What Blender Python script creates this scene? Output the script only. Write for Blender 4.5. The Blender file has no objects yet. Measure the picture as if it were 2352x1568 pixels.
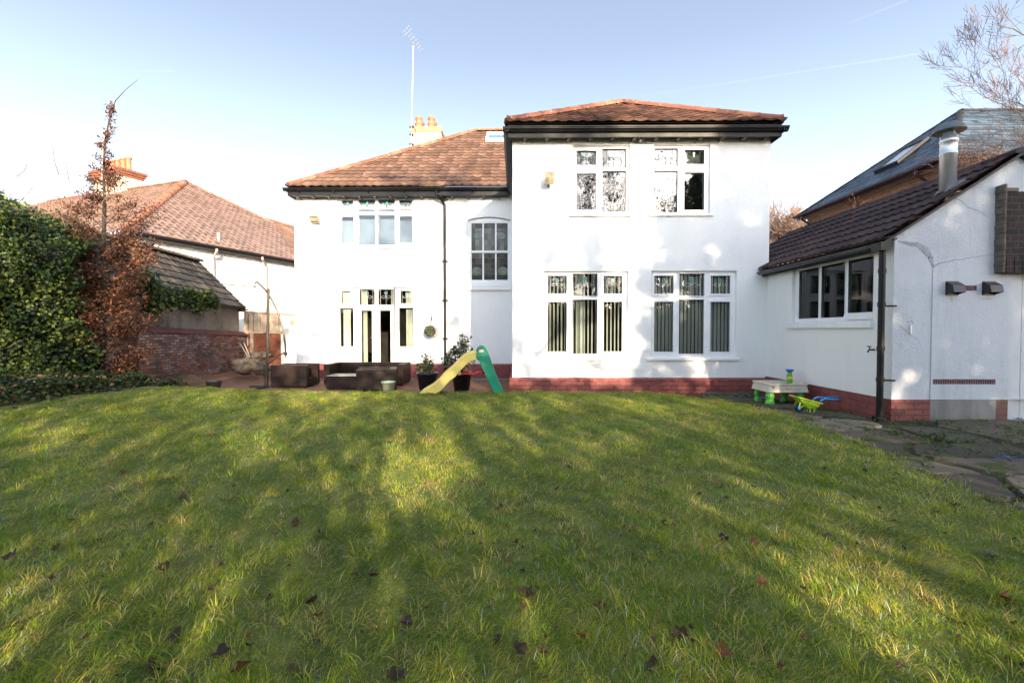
import bpy, math, random
import numpy as np
from mathutils import Vector, Matrix, Euler
R = math.radians
random.seed(7); RNG = np.random.default_rng(7)
SC = bpy.context.scene
COL = SC.collection

# ------------------------------------------------------------------ camera
F = 1078.0                                   # focal length in 2352-wide pixels
CAMPOS = Vector((0, 0, 1.55))
ROT = Euler((R(90 - 1.43), 0, R(0.53)), 'XYZ')
cam_d = bpy.data.cameras.new('camera'); cam = bpy.data.objects.new('camera', cam_d); COL.objects.link(cam)
cam.location = CAMPOS; cam.rotation_euler = ROT
cam_d.sensor_width = 36; cam_d.lens = 36 * F / 2352; cam_d.clip_end = 6000; cam_d.clip_start = 0.05
SC.camera = cam
RM = ROT.to_matrix(); RMI = RM.transposed()

# ------------------------------------------------------------------ light
EL, AZ = R(13.5), R(17)
SKYSAT, SKYTINT = 0.66, (0.98, 0.985, 1.05)
SUN = Vector((math.sin(AZ) * math.cos(EL), -math.cos(AZ) * math.cos(EL), math.sin(EL)))   # towards the sun
w = bpy.data.worlds.new('World'); SC.world = w; w.use_nodes = True
nt = w.node_tree; bg = nt.nodes['Background']
sky = nt.nodes.new('ShaderNodeTexSky'); sky.sky_type = 'NISHITA'; sky.sun_disc = False
sky.sun_elevation = EL; sky.sun_rotation = math.pi - AZ
sky.air_density = 1.0; sky.dust_density = 0.7; sky.ozone_density = 1.2; sky.altitude = 0
hsv = nt.nodes.new('ShaderNodeHueSaturation'); hsv.inputs['Saturation'].default_value = SKYSAT; nt.links.new(sky.outputs[0], hsv.inputs['Color'])
tint = nt.nodes.new('ShaderNodeMix'); tint.data_type = 'RGBA'; tint.blend_type = 'MULTIPLY'; tint.inputs[0].default_value = 1; tint.inputs[7].default_value = (*SKYTINT, 1)
nt.links.new(hsv.outputs[0], tint.inputs[6])
# the winter sky is brightest round the sun and deepest opposite it
gen = nt.nodes.new('ShaderNodeTexCoord'); dot = nt.nodes.new('ShaderNodeVectorMath'); dot.operation = 'DOT_PRODUCT'; dot.inputs[1].default_value = tuple(SUN)
nt.links.new(gen.outputs['Generated'], dot.inputs[0]); mr = nt.nodes.new('ShaderNodeMapRange'); mr.inputs['From Min'].default_value = -1; mr.inputs['From Max'].default_value = 1
mr.inputs['To Min'].default_value = 0.42; mr.inputs['To Max'].default_value = 1.15; nt.links.new(dot.outputs['Value'], mr.inputs['Value'])
sepz = nt.nodes.new('ShaderNodeSeparateXYZ'); nt.links.new(gen.outputs['Generated'], sepz.inputs[0])
hz = nt.nodes.new('ShaderNodeMapRange'); hz.inputs['From Min'].default_value = 0.0; hz.inputs['From Max'].default_value = 0.5; hz.inputs['To Min'].default_value = 0.35; hz.inputs['To Max'].default_value = 0.0
nt.links.new(sepz.outputs[2], hz.inputs['Value']); ad = nt.nodes.new('ShaderNodeMath'); ad.operation = 'ADD'; nt.links.new(mr.outputs[0], ad.inputs[0]); nt.links.new(hz.outputs[0], ad.inputs[1])
vm = nt.nodes.new('ShaderNodeVectorMath'); vm.operation = 'SCALE'; nt.links.new(tint.outputs[2], vm.inputs[0]); nt.links.new(ad.outputs[0], vm.inputs['Scale'])
nt.links.new(vm.outputs[0], bg.inputs[0]); bg.inputs[1].default_value = 0.12
sd = bpy.data.lights.new('sun', 'SUN'); sd.energy = 3.0; sd.angle = R(0.55); sd.color = (1.0, 0.80, 0.56)
so = bpy.data.objects.new('sun', sd); COL.objects.link(so)
so.rotation_euler = SUN.to_track_quat('Z', 'Y').to_euler()
so.location = (10, -30, 20)
SC.view_settings.view_transform = 'Standard'; SC.view_settings.look = 'None'
SC.view_settings.gamma = 1.0; SC.view_settings.exposure = 2.15
SC.cycles.max_bounces = 8; SC.cycles.transparent_max_bounces = 16

# ------------------------------------------------------------------ geometry of the view
def ray(px, py):
    return RM @ Vector(((px - 1176) / F, -(py - 784) / F, -1))
def at(px, py, Y):
    d = ray(px, py); return CAMPOS + d * (Y / d.y)
def atx(px, py, X):
    d = ray(px, py); return CAMPOS + d * (X / d.x)
def atz(px, py, z):
    d = ray(px, py); return CAMPOS + d * ((z - CAMPOS.z) / d.z)
def atplane(px, py, p0, n):
    d = ray(px, py); return CAMPOS + d * ((p0 - CAMPOS).dot(n) / d.dot(n))
def px_of(p):
    c = RMI @ (Vector(p) - CAMPOS)
    return (1176 + F * c.x / -c.z, 784 - F * c.y / -c.z)

# ------------------------------------------------------------------ materials
def new_mat(name):
    m = bpy.data.materials.new(name); m.use_nodes = True
    return m, m.node_tree, m.node_tree.nodes['Principled BSDF']
def N(nt, t, **kw):
    n = nt.nodes.new(t)
    for k, v in kw.items():
        if k in n.inputs: n.inputs[k].default_value = v
        else: setattr(n, k, v)
    return n
def ramp(nt, fac, stops):
    r = nt.nodes.new('ShaderNodeValToRGB'); e = r.color_ramp.elements
    while len(e) < len(stops): e.new(0.5)
    for el, (p, c) in zip(e, stops):
        el.position = p; el.color = (*c, 1) if len(c) == 3 else c
    nt.links.new(fac, r.inputs[0]); return r.outputs[0]
def coords(nt, kind='Object'):
    return nt.nodes.new('ShaderNodeTexCoord').outputs[kind]
def noise(nt, vec, scale, detail=5, rough=.6):
    n = N(nt, 'ShaderNodeTexNoise'); n.inputs['Scale'].default_value = scale
    n.inputs['Detail'].default_value = detail; n.inputs['Roughness'].default_value = rough
    nt.links.new(vec, n.inputs['Vector']); return n.outputs['Fac']
def mapping(nt, vec, scale=(1, 1, 1), rot=(0, 0, 0), loc=(0, 0, 0)):
    m = nt.nodes.new('ShaderNodeMapping'); m.inputs['Scale'].default_value = scale
    m.inputs['Rotation'].default_value = rot; m.inputs['Location'].default_value = loc
    nt.links.new(vec, m.inputs['Vector']); return m.outputs[0]
def bump(nt, bsdf, h, strength=.3, dist=.01):
    b = nt.nodes.new('ShaderNodeBump'); b.inputs['Strength'].default_value = strength; b.inputs['Distance'].default_value = dist
    nt.links.new(h, b.inputs['Height']); nt.links.new(b.outputs[0], bsdf.inputs['Normal'])
def mix(nt, fac, a, b, mode='MIX'):
    m = nt.nodes.new('ShaderNodeMix'); m.data_type = 'RGBA'; m.blend_type = mode
    for s, v in ((m.inputs[0], fac), (m.inputs[6], a), (m.inputs[7], b)):
        if isinstance(v, (int, float)): s.default_value = v
        elif isinstance(v, tuple): s.default_value = (*v, 1) if len(v) == 3 else v
        else: nt.links.new(v, s)
    return m.outputs[2]

def simple(name, col, rough=.5, metal=0, var=.15, scale=6, bmp=.1, bscale=60, spec=.5, bdist=.004):
    m, nt, b = new_mat(name); v = coords(nt)
    n = noise(nt, v, scale)
    d = tuple(c * (1 - var) for c in col); l = tuple(min(1, c * (1 + var)) for c in col)
    nt.links.new(ramp(nt, n, [(.3, d), (.7, l)]), b.inputs['Base Color'])
    b.inputs['Roughness'].default_value = rough; b.inputs['Metallic'].default_value = metal
    b.inputs['Specular IOR Level'].default_value = spec
    if bmp: bump(nt, b, noise(nt, v, bscale), bmp, bdist)
    return m

def render_mat(name, col, stain=(.5, .5, .48), amt=.2, coarse=.35):
    m, nt, b = new_mat(name); v = coords(nt)
    big = noise(nt, v, .9, 6, .65); streak = noise(nt, mapping(nt, v, (3, 3, .35)), 1.5, 6, .7)
    f1 = ramp(nt, big, [(.48, (0, 0, 0)), (.75, (1, 1, 1))]); f2 = ramp(nt, streak, [(.5, (0, 0, 0)), (.78, (1, 1, 1))])
    mu = nt.nodes.new('ShaderNodeMath'); mu.operation = 'MULTIPLY_ADD'
    nt.links.new(f1, mu.inputs[0]); mu.inputs[1].default_value = amt; 
    m2 = nt.nodes.new('ShaderNodeMath'); m2.operation = 'MULTIPLY'; nt.links.new(f2, m2.inputs[0]); m2.inputs[1].default_value = amt
    nt.links.new(m2.outputs[0], mu.inputs[2])
    nt.links.new(mix(nt, mu.outputs[0], col, stain), b.inputs['Base Color'])
    b.inputs['Roughness'].default_value = .85
    h = nt.nodes.new('ShaderNodeMath'); h.operation = 'ADD'
    nt.links.new(noise(nt, v, 45, 4), h.inputs[0]); nt.links.new(noise(nt, v, 6, 3), h.inputs[1])
    bump(nt, b, h.outputs[0], coarse, .012)
    return m

def brick_mat(name, c1, c2, mortar, stain=None, stain_amt=0., w=.225, h=.075, msize=.01, axis='xz', rough=.85, bs=.6, extra=None):
    m, nt, b = new_mat(name); v = coords(nt)
    sep = nt.nodes.new('ShaderNodeSeparateXYZ'); nt.links.new(v, sep.inputs[0])
    cmb = nt.nodes.new('ShaderNodeCombineXYZ')
    if axis == 'auto':
        a = nt.nodes.new('ShaderNodeMath'); a.operation = 'ADD'; nt.links.new(sep.outputs[0], a.inputs[0]); nt.links.new(sep.outputs[1], a.inputs[1])
        nt.links.new(a.outputs[0], cmb.inputs[0]); nt.links.new(sep.outputs[2], cmb.inputs[1])
    else:
        nt.links.new(sep.outputs['xyz'.index(axis[0])], cmb.inputs[0]); nt.links.new(sep.outputs['xyz'.index(axis[1])], cmb.inputs[1])
    br = nt.nodes.new('ShaderNodeTexBrick'); nt.links.new(cmb.outputs[0], br.inputs['Vector'])
    br.inputs['Scale'].default_value = 1; br.inputs['Mortar Size'].default_value = msize
    br.inputs['Brick Width'].default_value = w; br.inputs['Row Height'].default_value = h
    br.inputs['Color1'].default_value = (*c1, 1); br.inputs['Color2'].default_value = (*c2, 1); br.inputs['Mortar'].default_value = (*mortar, 1)
    br.inputs['Mortar Smooth'].default_value = .3; br.inputs['Bias'].default_value = 0
    out = br.outputs['Color']
    n = noise(nt, v, 8, 6, .7)
    out = mix(nt, ramp(nt, n, [(.35, (.0,) * 3), (.7, (1,) * 3)]), mix(nt, 1.0, out, (.62, .6, .58), 'MULTIPLY'), out)
    if stain:
        s = ramp(nt, noise(nt, mapping(nt, v, (1, 1, .5)), 2.6, 9, .85), [(.49, (0,) * 3), (.58, (1,) * 3)])
        ma = nt.nodes.new('ShaderNodeMath'); ma.operation = 'MULTIPLY'; nt.links.new(s, ma.inputs[0]); ma.inputs[1].default_value = stain_amt
        out = mix(nt, ma.outputs[0], out, stain)
    if extra:
        s = ramp(nt, noise(nt, v, 1.7, 8, .8), [(.52, (0,) * 3), (.62, (1,) * 3)])
        out = mix(nt, s, out, extra)
    nt.links.new(out, b.inputs['Base Color']); b.inputs['Roughness'].default_value = rough
    hh = nt.nodes.new('ShaderNodeMath'); hh.operation = 'MULTIPLY_ADD'; nt.links.new(br.outputs['Fac'], hh.inputs[0]); hh.inputs[1].default_value = -1
    nt.links.new(noise(nt, v, 40), hh.inputs[2])
    bump(nt, b, hh.outputs[0], bs, .012)
    return m

def rnd_mat(name, stops, rough=.8, trans=0., nscale=3, nmix=.4, bmp=0, spots=None, spec=.4, gloss=None):
    """colour picked per leaf / tile / blade through the 'rnd' attribute"""
    m, nt, b = new_mat(name); v = coords(nt)
    at_ = nt.nodes.new('ShaderNodeAttribute'); at_.attribute_name = 'rnd'
    n = noise(nt, v, nscale, 4)
    a = nt.nodes.new('ShaderNodeMath'); a.operation = 'MULTIPLY_ADD'; nt.links.new(n, a.inputs[0]); a.inputs[1].default_value = nmix
    s = nt.nodes.new('ShaderNodeMath'); s.operation = 'ADD'; s.inputs[1].default_value = -nmix * .5
    nt.links.new(at_.outputs['Fac'], s.inputs[0]); nt.links.new(s.outputs[0], a.inputs[2])
    c = ramp(nt, a.outputs[0], stops)
    if spots:
        sp = ramp(nt, noise(nt, v, spots[1], 3, .5), [(spots[2], (0,) * 3), (spots[2] + .03, (1,) * 3)])
        c = mix(nt, sp, c, spots[0])
    nt.links.new(c, b.inputs['Base Color']); b.inputs['Roughness'].default_value = rough
    b.inputs['Specular IOR Level'].default_value = spec
    if bmp: bump(nt, b, noise(nt, v, 50), bmp, .006)
    if trans:
        t = nt.nodes.new('ShaderNodeBsdfTranslucent'); nt.links.new(c, t.inputs[0])
        ms = nt.nodes.new('ShaderNodeMixShader'); ms.inputs[0].default_value = trans
        out = nt.nodes['Material Output']
        nt.links.new(b.outputs[0], ms.inputs[1]); nt.links.new(t.outputs[0], ms.inputs[2]); nt.links.new(ms.outputs[0], out.inputs[0])
    return m

def glass_mat(name, refl=.1, tint=(.8, .85, .85), wavy=0., rough=0.0, ripple=18):
    m = bpy.data.materials.new(name); m.use_nodes = True; nt = m.node_tree; nt.nodes.clear()
    out = nt.nodes.new('ShaderNodeOutputMaterial'); tr = nt.nodes.new('ShaderNodeBsdfTransparent'); gl = nt.nodes.new('ShaderNodeBsdfGlossy')
    tr.inputs[0].default_value = (*tint, 1); gl.inputs['Roughness'].default_value = rough
    lw = nt.nodes.new('ShaderNodeFresnel'); lw.inputs[0].default_value = 1.5
    a = nt.nodes.new('ShaderNodeMath'); a.operation = 'ADD'; a.inputs[1].default_value = refl; nt.links.new(lw.outputs[0], a.inputs[0])
    ms = nt.nodes.new('ShaderNodeMixShader'); nt.links.new(a.outputs[0], ms.inputs[0]); nt.links.new(tr.outputs[0], ms.inputs[1]); nt.links.new(gl.outputs[0], ms.inputs[2])
    nt.links.new(ms.outputs[0], out.inputs[0])
    if wavy:
        b = nt.nodes.new('ShaderNodeBump'); b.inputs['Strength'].default_value = wavy; b.inputs['Distance'].default_value = .01
        nt.links.new(noise(nt, coords(nt), ripple, 2), b.inputs['Height']); nt.links.new(b.outputs[0], gl.inputs['Normal'])
    return m

M = {}
M['wall'] = render_mat('white_render', (.82, .82, .80), (.62, .62, .62), .16, .3)
M['oldwall'] = render_mat('weathered_shaded_render', (.52, .54, .57), (.25, .27, .29), .40, .7)  # base lowered to carry the gable's deeper shade; stains are weathering
M['farwall'] = render_mat('far_white_render', (.84, .80, .74), (.6, .58, .52), .15)
M['plinth'] = brick_mat('red_painted_brick', (.30, .070, .062), (.33, .085, .075), (.20, .05, .048), w=.235, h=.085, msize=.006, axis='auto', bs=.9, rough=.6, stain=(.13, .055, .045), stain_amt=.4)
M['oldplinth'] = brick_mat('flaking_red_brick', (.27, .06, .055), (.33, .09, .07), (.16, .08, .06), w=.235, h=.08, msize=.012, axis='auto', bs=1, stain=(.16, .11, .08), stain_amt=.7)
M['pvc'] = simple('white_window_plastic', (.85, .85, .86), .35, var=.02, bmp=0)
M['oldpaint'] = simple('white_gloss_paint_on_wood', (.80, .81, .82), .45, var=.05, bmp=.2, bscale=30)
M['doorpaint'] = simple('grey_white_door_paint', (.50, .52, .54), .5, var=.06, bmp=.2, bscale=30)  # greyer than the white gloss paint
M['black'] = simple('black_gloss_paint', (.007, .007, .008), .4, var=.3, bmp=.15, bscale=30, spec=.25)
M['soffit'] = simple('dark_soffit_paint', (.018, .017, .018), .6, var=.3)
M['soffitwood'] = simple('rafter_end_wood', (.10, .07, .05), .7, var=.3)
TILESTOPS = [(0, (.10, .054, .037)), (.35, (.150, .082, .055)), (.7, (.18, .100, .068)), (1, (.225, .13, .09))]
M['tile'] = rnd_mat('red_clay_tile', TILESTOPS, .85, nscale=4.5, nmix=.6, bmp=.3, spots=((.55, .48, .30), 9, .71))
M['tileR'] = rnd_mat('mossy_red_clay_tile', [(0, (.045, .024, .018)), (.4, (.095, .044, .030)), (.75, (.135, .062, .042)), (1, (.175, .085, .056))], .85, nscale=2.2, nmix=.9, bmp=.4, spots=((.42, .36, .2), 11, .76))
M['ridge'] = rnd_mat('lichened_ridge_tile', [(0, (.16, .06, .035)), (.5, (.28, .10, .06)), (1, (.34, .16, .09))], .9, nscale=3, nmix=.7, bmp=.5, spots=((.42, .38, .22), 16, .64))
M['brown'] = rnd_mat('dark_brown_concrete_tile', [(0, (.026, .015, .015)), (.5, (.045, .024, .023)), (1, (.075, .042, .038))], .7, nscale=4, nmix=.6, bmp=.4)
M['slate'] = rnd_mat('blue_grey_slate', [(0, (.028, .042, .055)), (.5, (.05, .075, .10)), (1, (.10, .14, .18))], .45, nscale=3, nmix=.5, bmp=.3)
M['shedtile'] = rnd_mat('grey_brown_old_tile', [(0, (.055, .045, .036)), (.5, (.11, .088, .067)), (1, (.17, .14, .10))], .9, nscale=1.5, nmix=.9, bmp=.5)
M['fartile'] = rnd_mat('pale_red_roof_tile', [(0, (.17, .10, .072)), (.5, (.22, .132, .096)), (1, (.28, .175, .13))], .9, nscale=2, nmix=.7, bmp=.2, spots=((.6, .55, .48), 6, .74))
M['lead'] = simple('lead_flashing', (.18, .19, .20), .5, metal=.3)
M['steel'] = simple('stainless_steel_flue', (.78, .78, .80), .42, metal=.85, var=.12, scale=5, bmp=.12, bscale=7, bdist=.02)
M['capsteel'] = simple('weathered_steel_cowl', (.16, .19, .19), .5, metal=.6, var=.3)
M['stockbrick'] = brick_mat('orange_stock_brick', (.50, .24, .11), (.42, .18, .08), (.45, .36, .26), axis='auto')
M['darkbrick'] = brick_mat('dark_old_brick', (.015, .011, .010), (.045, .017, .014), (.05, .045, .036), w=.19, h=.082, msize=.011, axis='xz', bs=1.0)
M['boundbrick'] = brick_mat('old_whitewashed_brick', (.42, .33, .31), (.13, .045, .032), (.07, .055, .045), stain=(.24, .07, .04), stain_amt=.8, axis='auto', bs=1, msize=.013, extra=(.05, .038, .034))
M['redbrick'] = brick_mat('red_orange_brick', (.36, .11, .05), (.26, .07, .035), (.16, .12, .09), axis='auto', bs=.8)
M['coping'] = simple('red_clay_coping', (.13, .038, .036), .7, var=.4, scale=4)
M['dirtyrender'] = render_mat('dirty_grey_render', (.21, .18, .145), (.055, .045, .036), .95, .6)
M['concrete'] = render_mat('grey_concrete_base', (.24, .23, .21), (.10, .10, .085), .7, .7)
M['mortaredge'] = simple('rough_mortar_edge', (.13, .11, .085), .95, var=.3, scale=12, bmp=.8, bscale=30)
M['timber'] = simple('weathered_fence_timber', (.34, .28, .22), .9, var=.4, scale=5, bmp=.4)
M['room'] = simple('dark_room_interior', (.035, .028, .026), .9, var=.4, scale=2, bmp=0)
M['blind'] = simple('pale_fabric_blind', (.44, .47, .44), .9, var=.06, bmp=.1)
M['blindpale'] = simple('pale_roller_blind', (.20, .25, .31), .9, var=.04, bmp=0)
M['curtain'] = simple('cream_curtain', (.62, .62, .55), .9, var=.08, bmp=0)
M['leadcame'] = simple('bright_lead_came', (.75, .72, .66), .35, metal=.4, var=.1, bmp=0)
M['darkcame'] = simple('dark_lead_came', (.10, .12, .12), .5, metal=.2, var=.1, bmp=0)
M['teal'] = simple('teal_stained_glass', (.03, .42, .34), .25, var=.15, bmp=0)
M['tealdark'] = simple('teal_glass_drop', (.02, .22, .19), .25, var=.15, bmp=0)
M['glass'] = glass_mat('window_glass', .0, (.82, .86, .84))
M['glassmirror'] = glass_mat('upstairs_window_glass', .16, (.35, .38, .38), wavy=.22, ripple=3.5)
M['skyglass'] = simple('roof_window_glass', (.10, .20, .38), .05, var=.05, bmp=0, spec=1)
M['glasspale'] = glass_mat('pale_upstairs_glass', .03, (.85, .9, .93))
M['glassext'] = glass_mat('outbuilding_window_glass', .01, (.45, .5, .5), wavy=.04, ripple=3)
M['chimneyrender'] = render_mat('cream_chimney_render', (.62, .50, .36), (.4, .3, .2), .4)
M['chimneybrick'] = brick_mat('buff_brick', (.60, .36, .16), (.52, .30, .13), (.5, .42, .3), axis='auto')
M['pot'] = simple('terracotta_chimney_pot', (.42, .15, .08), .8, var=.25, scale=4)
M['mast'] = simple('galvanised_aerial_pole', (.75, .75, .75), .4, metal=.2, var=.05, bmp=0)
M['lampcase'] = simple('grey_lamp_housing', (.30, .27, .23), .5, var=.2)
M['lampglass'] = simple('yellowed_lamp_glass', (.38, .32, .20), .15, var=.4, scale=14, bmp=0, spec=.8)
M['vent'] = simple('dark_brown_vent_plastic', (.035, .028, .028), .4, var=.2)
M['ventbrick'] = simple('dark_red_air_brick', (.13, .04, .035), .8, var=.35, scale=20)
M['crack'] = simple('grey_filler_crack', (.33, .35, .38), .95, var=.15, scale=9, bmp=.4)
M['crackdark'] = simple('hairline_crack', (.16, .15, .14), .95, var=.2)
M['gutterbrown'] = simple('brown_plastic_gutter', (.075, .032, .034), .35, var=.15)
M['greygutter'] = simple('dark_green_grey_gutter', (.028, .035, .038), .35, var=.3)
M['wicker'] = None

def wicker():
    m, nt, b = new_mat('brown_woven_rattan'); v = coords(nt)
    n = noise(nt, mapping(nt, v, (1, 1, 12)), 3, 4)
    sep = nt.nodes.new('ShaderNodeSeparateXYZ'); nt.links.new(v, sep.inputs[0])
    a = nt.nodes.new('ShaderNodeMath'); a.operation = 'ADD'; nt.links.new(sep.outputs[0], a.inputs[0]); nt.links.new(sep.outputs[1], a.inputs[1])
    cmb = nt.nodes.new('ShaderNodeCombineXYZ'); nt.links.new(a.outputs[0], cmb.inputs[0]); nt.links.new(sep.outputs[2], cmb.inputs[1])
    br = nt.nodes.new('ShaderNodeTexBrick'); nt.links.new(cmb.outputs[0], br.inputs['Vector'])
    br.inputs['Scale'].default_value = 1; br.inputs['Brick Width'].default_value = .03; br.inputs['Row Height'].default_value = .012
    br.inputs['Mortar Size'].default_value = .0022; br.inputs['Mortar Smooth'].default_value = .5
    br.inputs['Color1'].default_value = (.026, .015, .012, 1); br.inputs['Color2'].default_value = (.013, .009, .008, 1); br.inputs['Mortar'].default_value = (.012, .008, .007, 1)
    nt.links.new(mix(nt, ramp(nt, n, [(.4, (0,) * 3), (.7, (.55,) * 3)]), br.outputs['Color'], (.045, .024, .016)), b.inputs['Base Color'])
    b.inputs['Roughness'].default_value = .5; b.inputs['Specular IOR Level'].default_value = .2; bump(nt, b, br.outputs['Fac'], -.7, .006)
    return m
M['wicker'] = wicker()
M['tabletop'] = simple('frosted_glass_table_top', (.62, .58, .50), .15, var=.08, bmp=0)
M['stand'] = simple('dark_bronze_parasol_metal', (.055, .045, .04), .4, metal=.5, var=.2)
M['potblack'] = simple('glossy_black_planter', (.010, .012, .016), .3, var=.3)
M['soil'] = simple('dark_potting_soil', (.03, .022, .016), 1, var=.4, bmp=.6)
M['potgreen'] = simple('pale_green_plastic_bucket', (.36, .46, .32), .45, var=.12, scale=5)
M['potgrey'] = simple('dark_grey_plastic_pot', (.05, .055, .06), .5, var=.2)
M['slideyellow'] = simple('faded_yellow_plastic', (.80, .62, .17), .42, var=.10, scale=5, bmp=.05)
M['slidegreen'] = simple('green_slide_plastic', (.006, .24, .13), .38, var=.14, scale=6, bmp=.05)
M['slidered'] = simple('red_plastic_bar', (.45, .02, .03), .4, var=.1, bmp=0)
M['logo'] = simple('pale_sticker', (.75, .68, .60), .4, var=.03, bmp=0)
M['logored'] = simple('red_print', (.55, .10, .08), .4, var=.03, bmp=0)
M['tray'] = simple('sun_bleached_cream_plastic', (.56, .52, .42), .5, var=.14, scale=7, bmp=.08, bscale=20)
M['leggreen'] = simple('bright_green_plastic', (.09, .40, .05), .38, var=.1, bmp=0)
M['limeplastic'] = simple('lime_green_plastic', (.32, .50, .03), .35, var=.08, bmp=0)
M['blueplastic'] = simple('bright_blue_plastic', (.01, .24, .62), .35, var=.08, bmp=0)
M['deepblue'] = simple('deep_blue_plastic', (.01, .10, .45), .35, var=.08, bmp=0)
M['yellowplastic'] = simple('yellow_plastic', (.80, .50, .05), .35, var=.05, bmp=0)
M['orangeplastic'] = simple('orange_plastic', (.75, .25, .04), .4, var=.05, bmp=0)
M['rubber'] = simple('black_rubber', (.012, .012, .014), .6, var=.2)
M['hose'] = simple('green_garden_hose', (.015, .12, .06), .4, var=.1, bmp=0)
M['darkbark'] = simple('dark_bark', (.05, .038, .03), .95, var=.4, scale=10, bmp=.6, bscale=25)
M['bark'] = simple('grey_brown_bark', (.13, .10, .08), .95, var=.4, scale=10, bmp=.6, bscale=25)
M['birch'] = simple('pale_birch_bark', (.42, .33, .27), .9, var=.35, scale=9, bmp=.4)
M['twig'] = simple('pinkish_brown_twigs', (.25, .165, .12), .9, var=.3, scale=5, bmp=0)
M['drift'] = simple('weathered_stump_wood', (.13, .10, .078), .95, var=.55, scale=7, bmp=1, bscale=18, bdist=.03)
M['metalgrey'] = simple('dull_metal', (.25, .24, .22), .45, metal=.6, var=.2)
M['hook'] = simple('rusty_iron', (.07, .045, .035), .8, var=.3)
M['ivy'] = rnd_mat('ivy_leaf', [(0, (.008, .018, .006)), (.4, (.024, .050, .010)), (.78, (.070, .105, .016)), (1, (.20, .23, .03))], .45, .18, nscale=1.2, nmix=.7, spec=.35)
M['ivybed'] = rnd_mat('low_ivy_leaf', [(0, (.012, .022, .008)), (.5, (.034, .058, .014)), (.85, (.10, .11, .025)), (1, (.25, .13, .06))], .5, .15, nscale=2, nmix=.4)
M['beech'] = rnd_mat('dry_copper_leaf', [(0, (.035, .016, .010)), (.45, (.10, .040, .020)), (.78, (.26, .095, .036)), (1, (.48, .21, .09))], .7, .25, nscale=1.3, nmix=.6)
M['beechdark'] = rnd_mat('withered_brown_leaf', [(0, (.045, .022, .016)), (.5, (.13, .058, .036)), (1, (.27, .13, .075))], .8, .2, nscale=1.2, nmix=.5)
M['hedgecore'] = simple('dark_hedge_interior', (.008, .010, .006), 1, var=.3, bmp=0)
M['laurel'] = rnd_mat('glossy_shrub_leaf', [(0, (.025, .045, .018)), (.5, (.06, .09, .03)), (1, (.16, .18, .08))], .35, .15)
M['ball'] = rnd_mat('topiary_leaf', [(0, (.04, .06, .03)), (.5, (.12, .15, .07)), (1, (.28, .30, .18))], .6, .1)
M['evergreen'] = rnd_mat('shade_tree_leaf', [(0, (.03, .045, .025)), (1, (.09, .12, .06))], .6, .0)
M['weed'] = rnd_mat('paving_weed_leaf', [(0, (.03, .06, .015)), (.6, (.07, .12, .03)), (1, (.14, .17, .06))], .7, .2)
M['deadleaf'] = rnd_mat('dead_sycamore_leaf', [(0, (.022, .013, .008)), (.45, (.065, .030, .016)), (.75, (.14, .055, .022)), (1, (.34, .13, .04))], .6, .15, nscale=30, nmix=.25, bmp=.5)
M['grass'] = rnd_mat('grass_blade', [(0, (.09, .17, .024)), (.3, (.19, .29, .030)), (.52, (.33, .41, .036)), (.72, (.57, .51, .085)), (.85, (.66, .48, .22)), (1, (.30, .17, .08))], .6, .38, nscale=1.6, nmix=.6, spec=.04)
M['white'] = simple('white_paper', (.85, .85, .85), .7, var=.03, bmp=0)
M['bluecloth'] = simple('blue_plastic_scrap', (.03, .07, .30), .5, var=.2, bmp=0)

def ground_mats():
    m, nt, b = new_mat('lawn_soil_and_moss'); v = coords(nt)
    c = ramp(nt, noise(nt, v, 5, 8, .75), [(.3, (.055, .05, .018)), (.45, (.10, .125, .025)), (.6, (.16, .17, .035)), (.8, (.26, .20, .08))])
    nt.links.new(c, b.inputs['Base Color']); b.inputs['Roughness'].default_value = 1; bump(nt, b, noise(nt, v, 60), .8, .02); M['lawn'] = m
    m, nt, b = new_mat('leaf_litter_soil'); v = coords(nt)
    c = ramp(nt, noise(nt, v, 14, 8, .8), [(.3, (.03, .02, .012)), (.5, (.10, .06, .035)), (.7, (.20, .12, .07))])
    nt.links.new(c, b.inputs['Base Color']); b.inputs['Roughness'].default_value = 1; bump(nt, b, noise(nt, v, 50), 1, .03); M['litter'] = m
    m, nt, b = new_mat('mossy_joint_soil'); v = coords(nt)
    c = ramp(nt, noise(nt, v, 4.5, 8, .8), [(.35, (.018, .014, .010)), (.5, (.04, .04, .014)), (.62, (.075, .105, .018)), (.8, (.11, .13, .03))])
    nt.links.new(c, b.inputs['Base Color']); b.inputs['Roughness'].default_value = 1; bump(nt, b, noise(nt, v, 45), 1, .02); M['moss'] = m
    M['flag'] = rnd_mat('weathered_flagstone', [(0, (.06, .048, .034)), (.5, (.11, .088, .060)), (1, (.18, .145, .10))], .9, nscale=7, nmix=.8, bmp=1, spots=((.055, .070, .016), 5, .56))
    M['paver'] = brick_mat('red_brick_pavers', (.33, .15, .08), (.25, .11, .06), (.09, .06, .04), w=.21, h=.105, msize=.006, axis='xy', bs=.7, stain=(.16, .13, .09), stain_amt=.35)
ground_mats()

# ------------------------------------------------------------------ mesh helpers
def link_mesh(me, name, parent=None, mat=None, smooth=False):
    o = bpy.data.objects.new(name, me); COL.objects.link(o)
    if mat is not None: me.materials.append(mat)
    if smooth: me.polygons.foreach_set('use_smooth', [True] * len(me.polygons))
    if parent is not None:
        o.parent = parent; o.matrix_parent_inverse = world_of(parent).inverted()
    return o
def world_of(o):
    mtx = Matrix.LocRotScale(o.location, o.rotation_euler, o.scale)
    if o.parent is not None: mtx = world_of(o.parent) @ o.matrix_parent_inverse @ mtx
    return mtx

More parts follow.
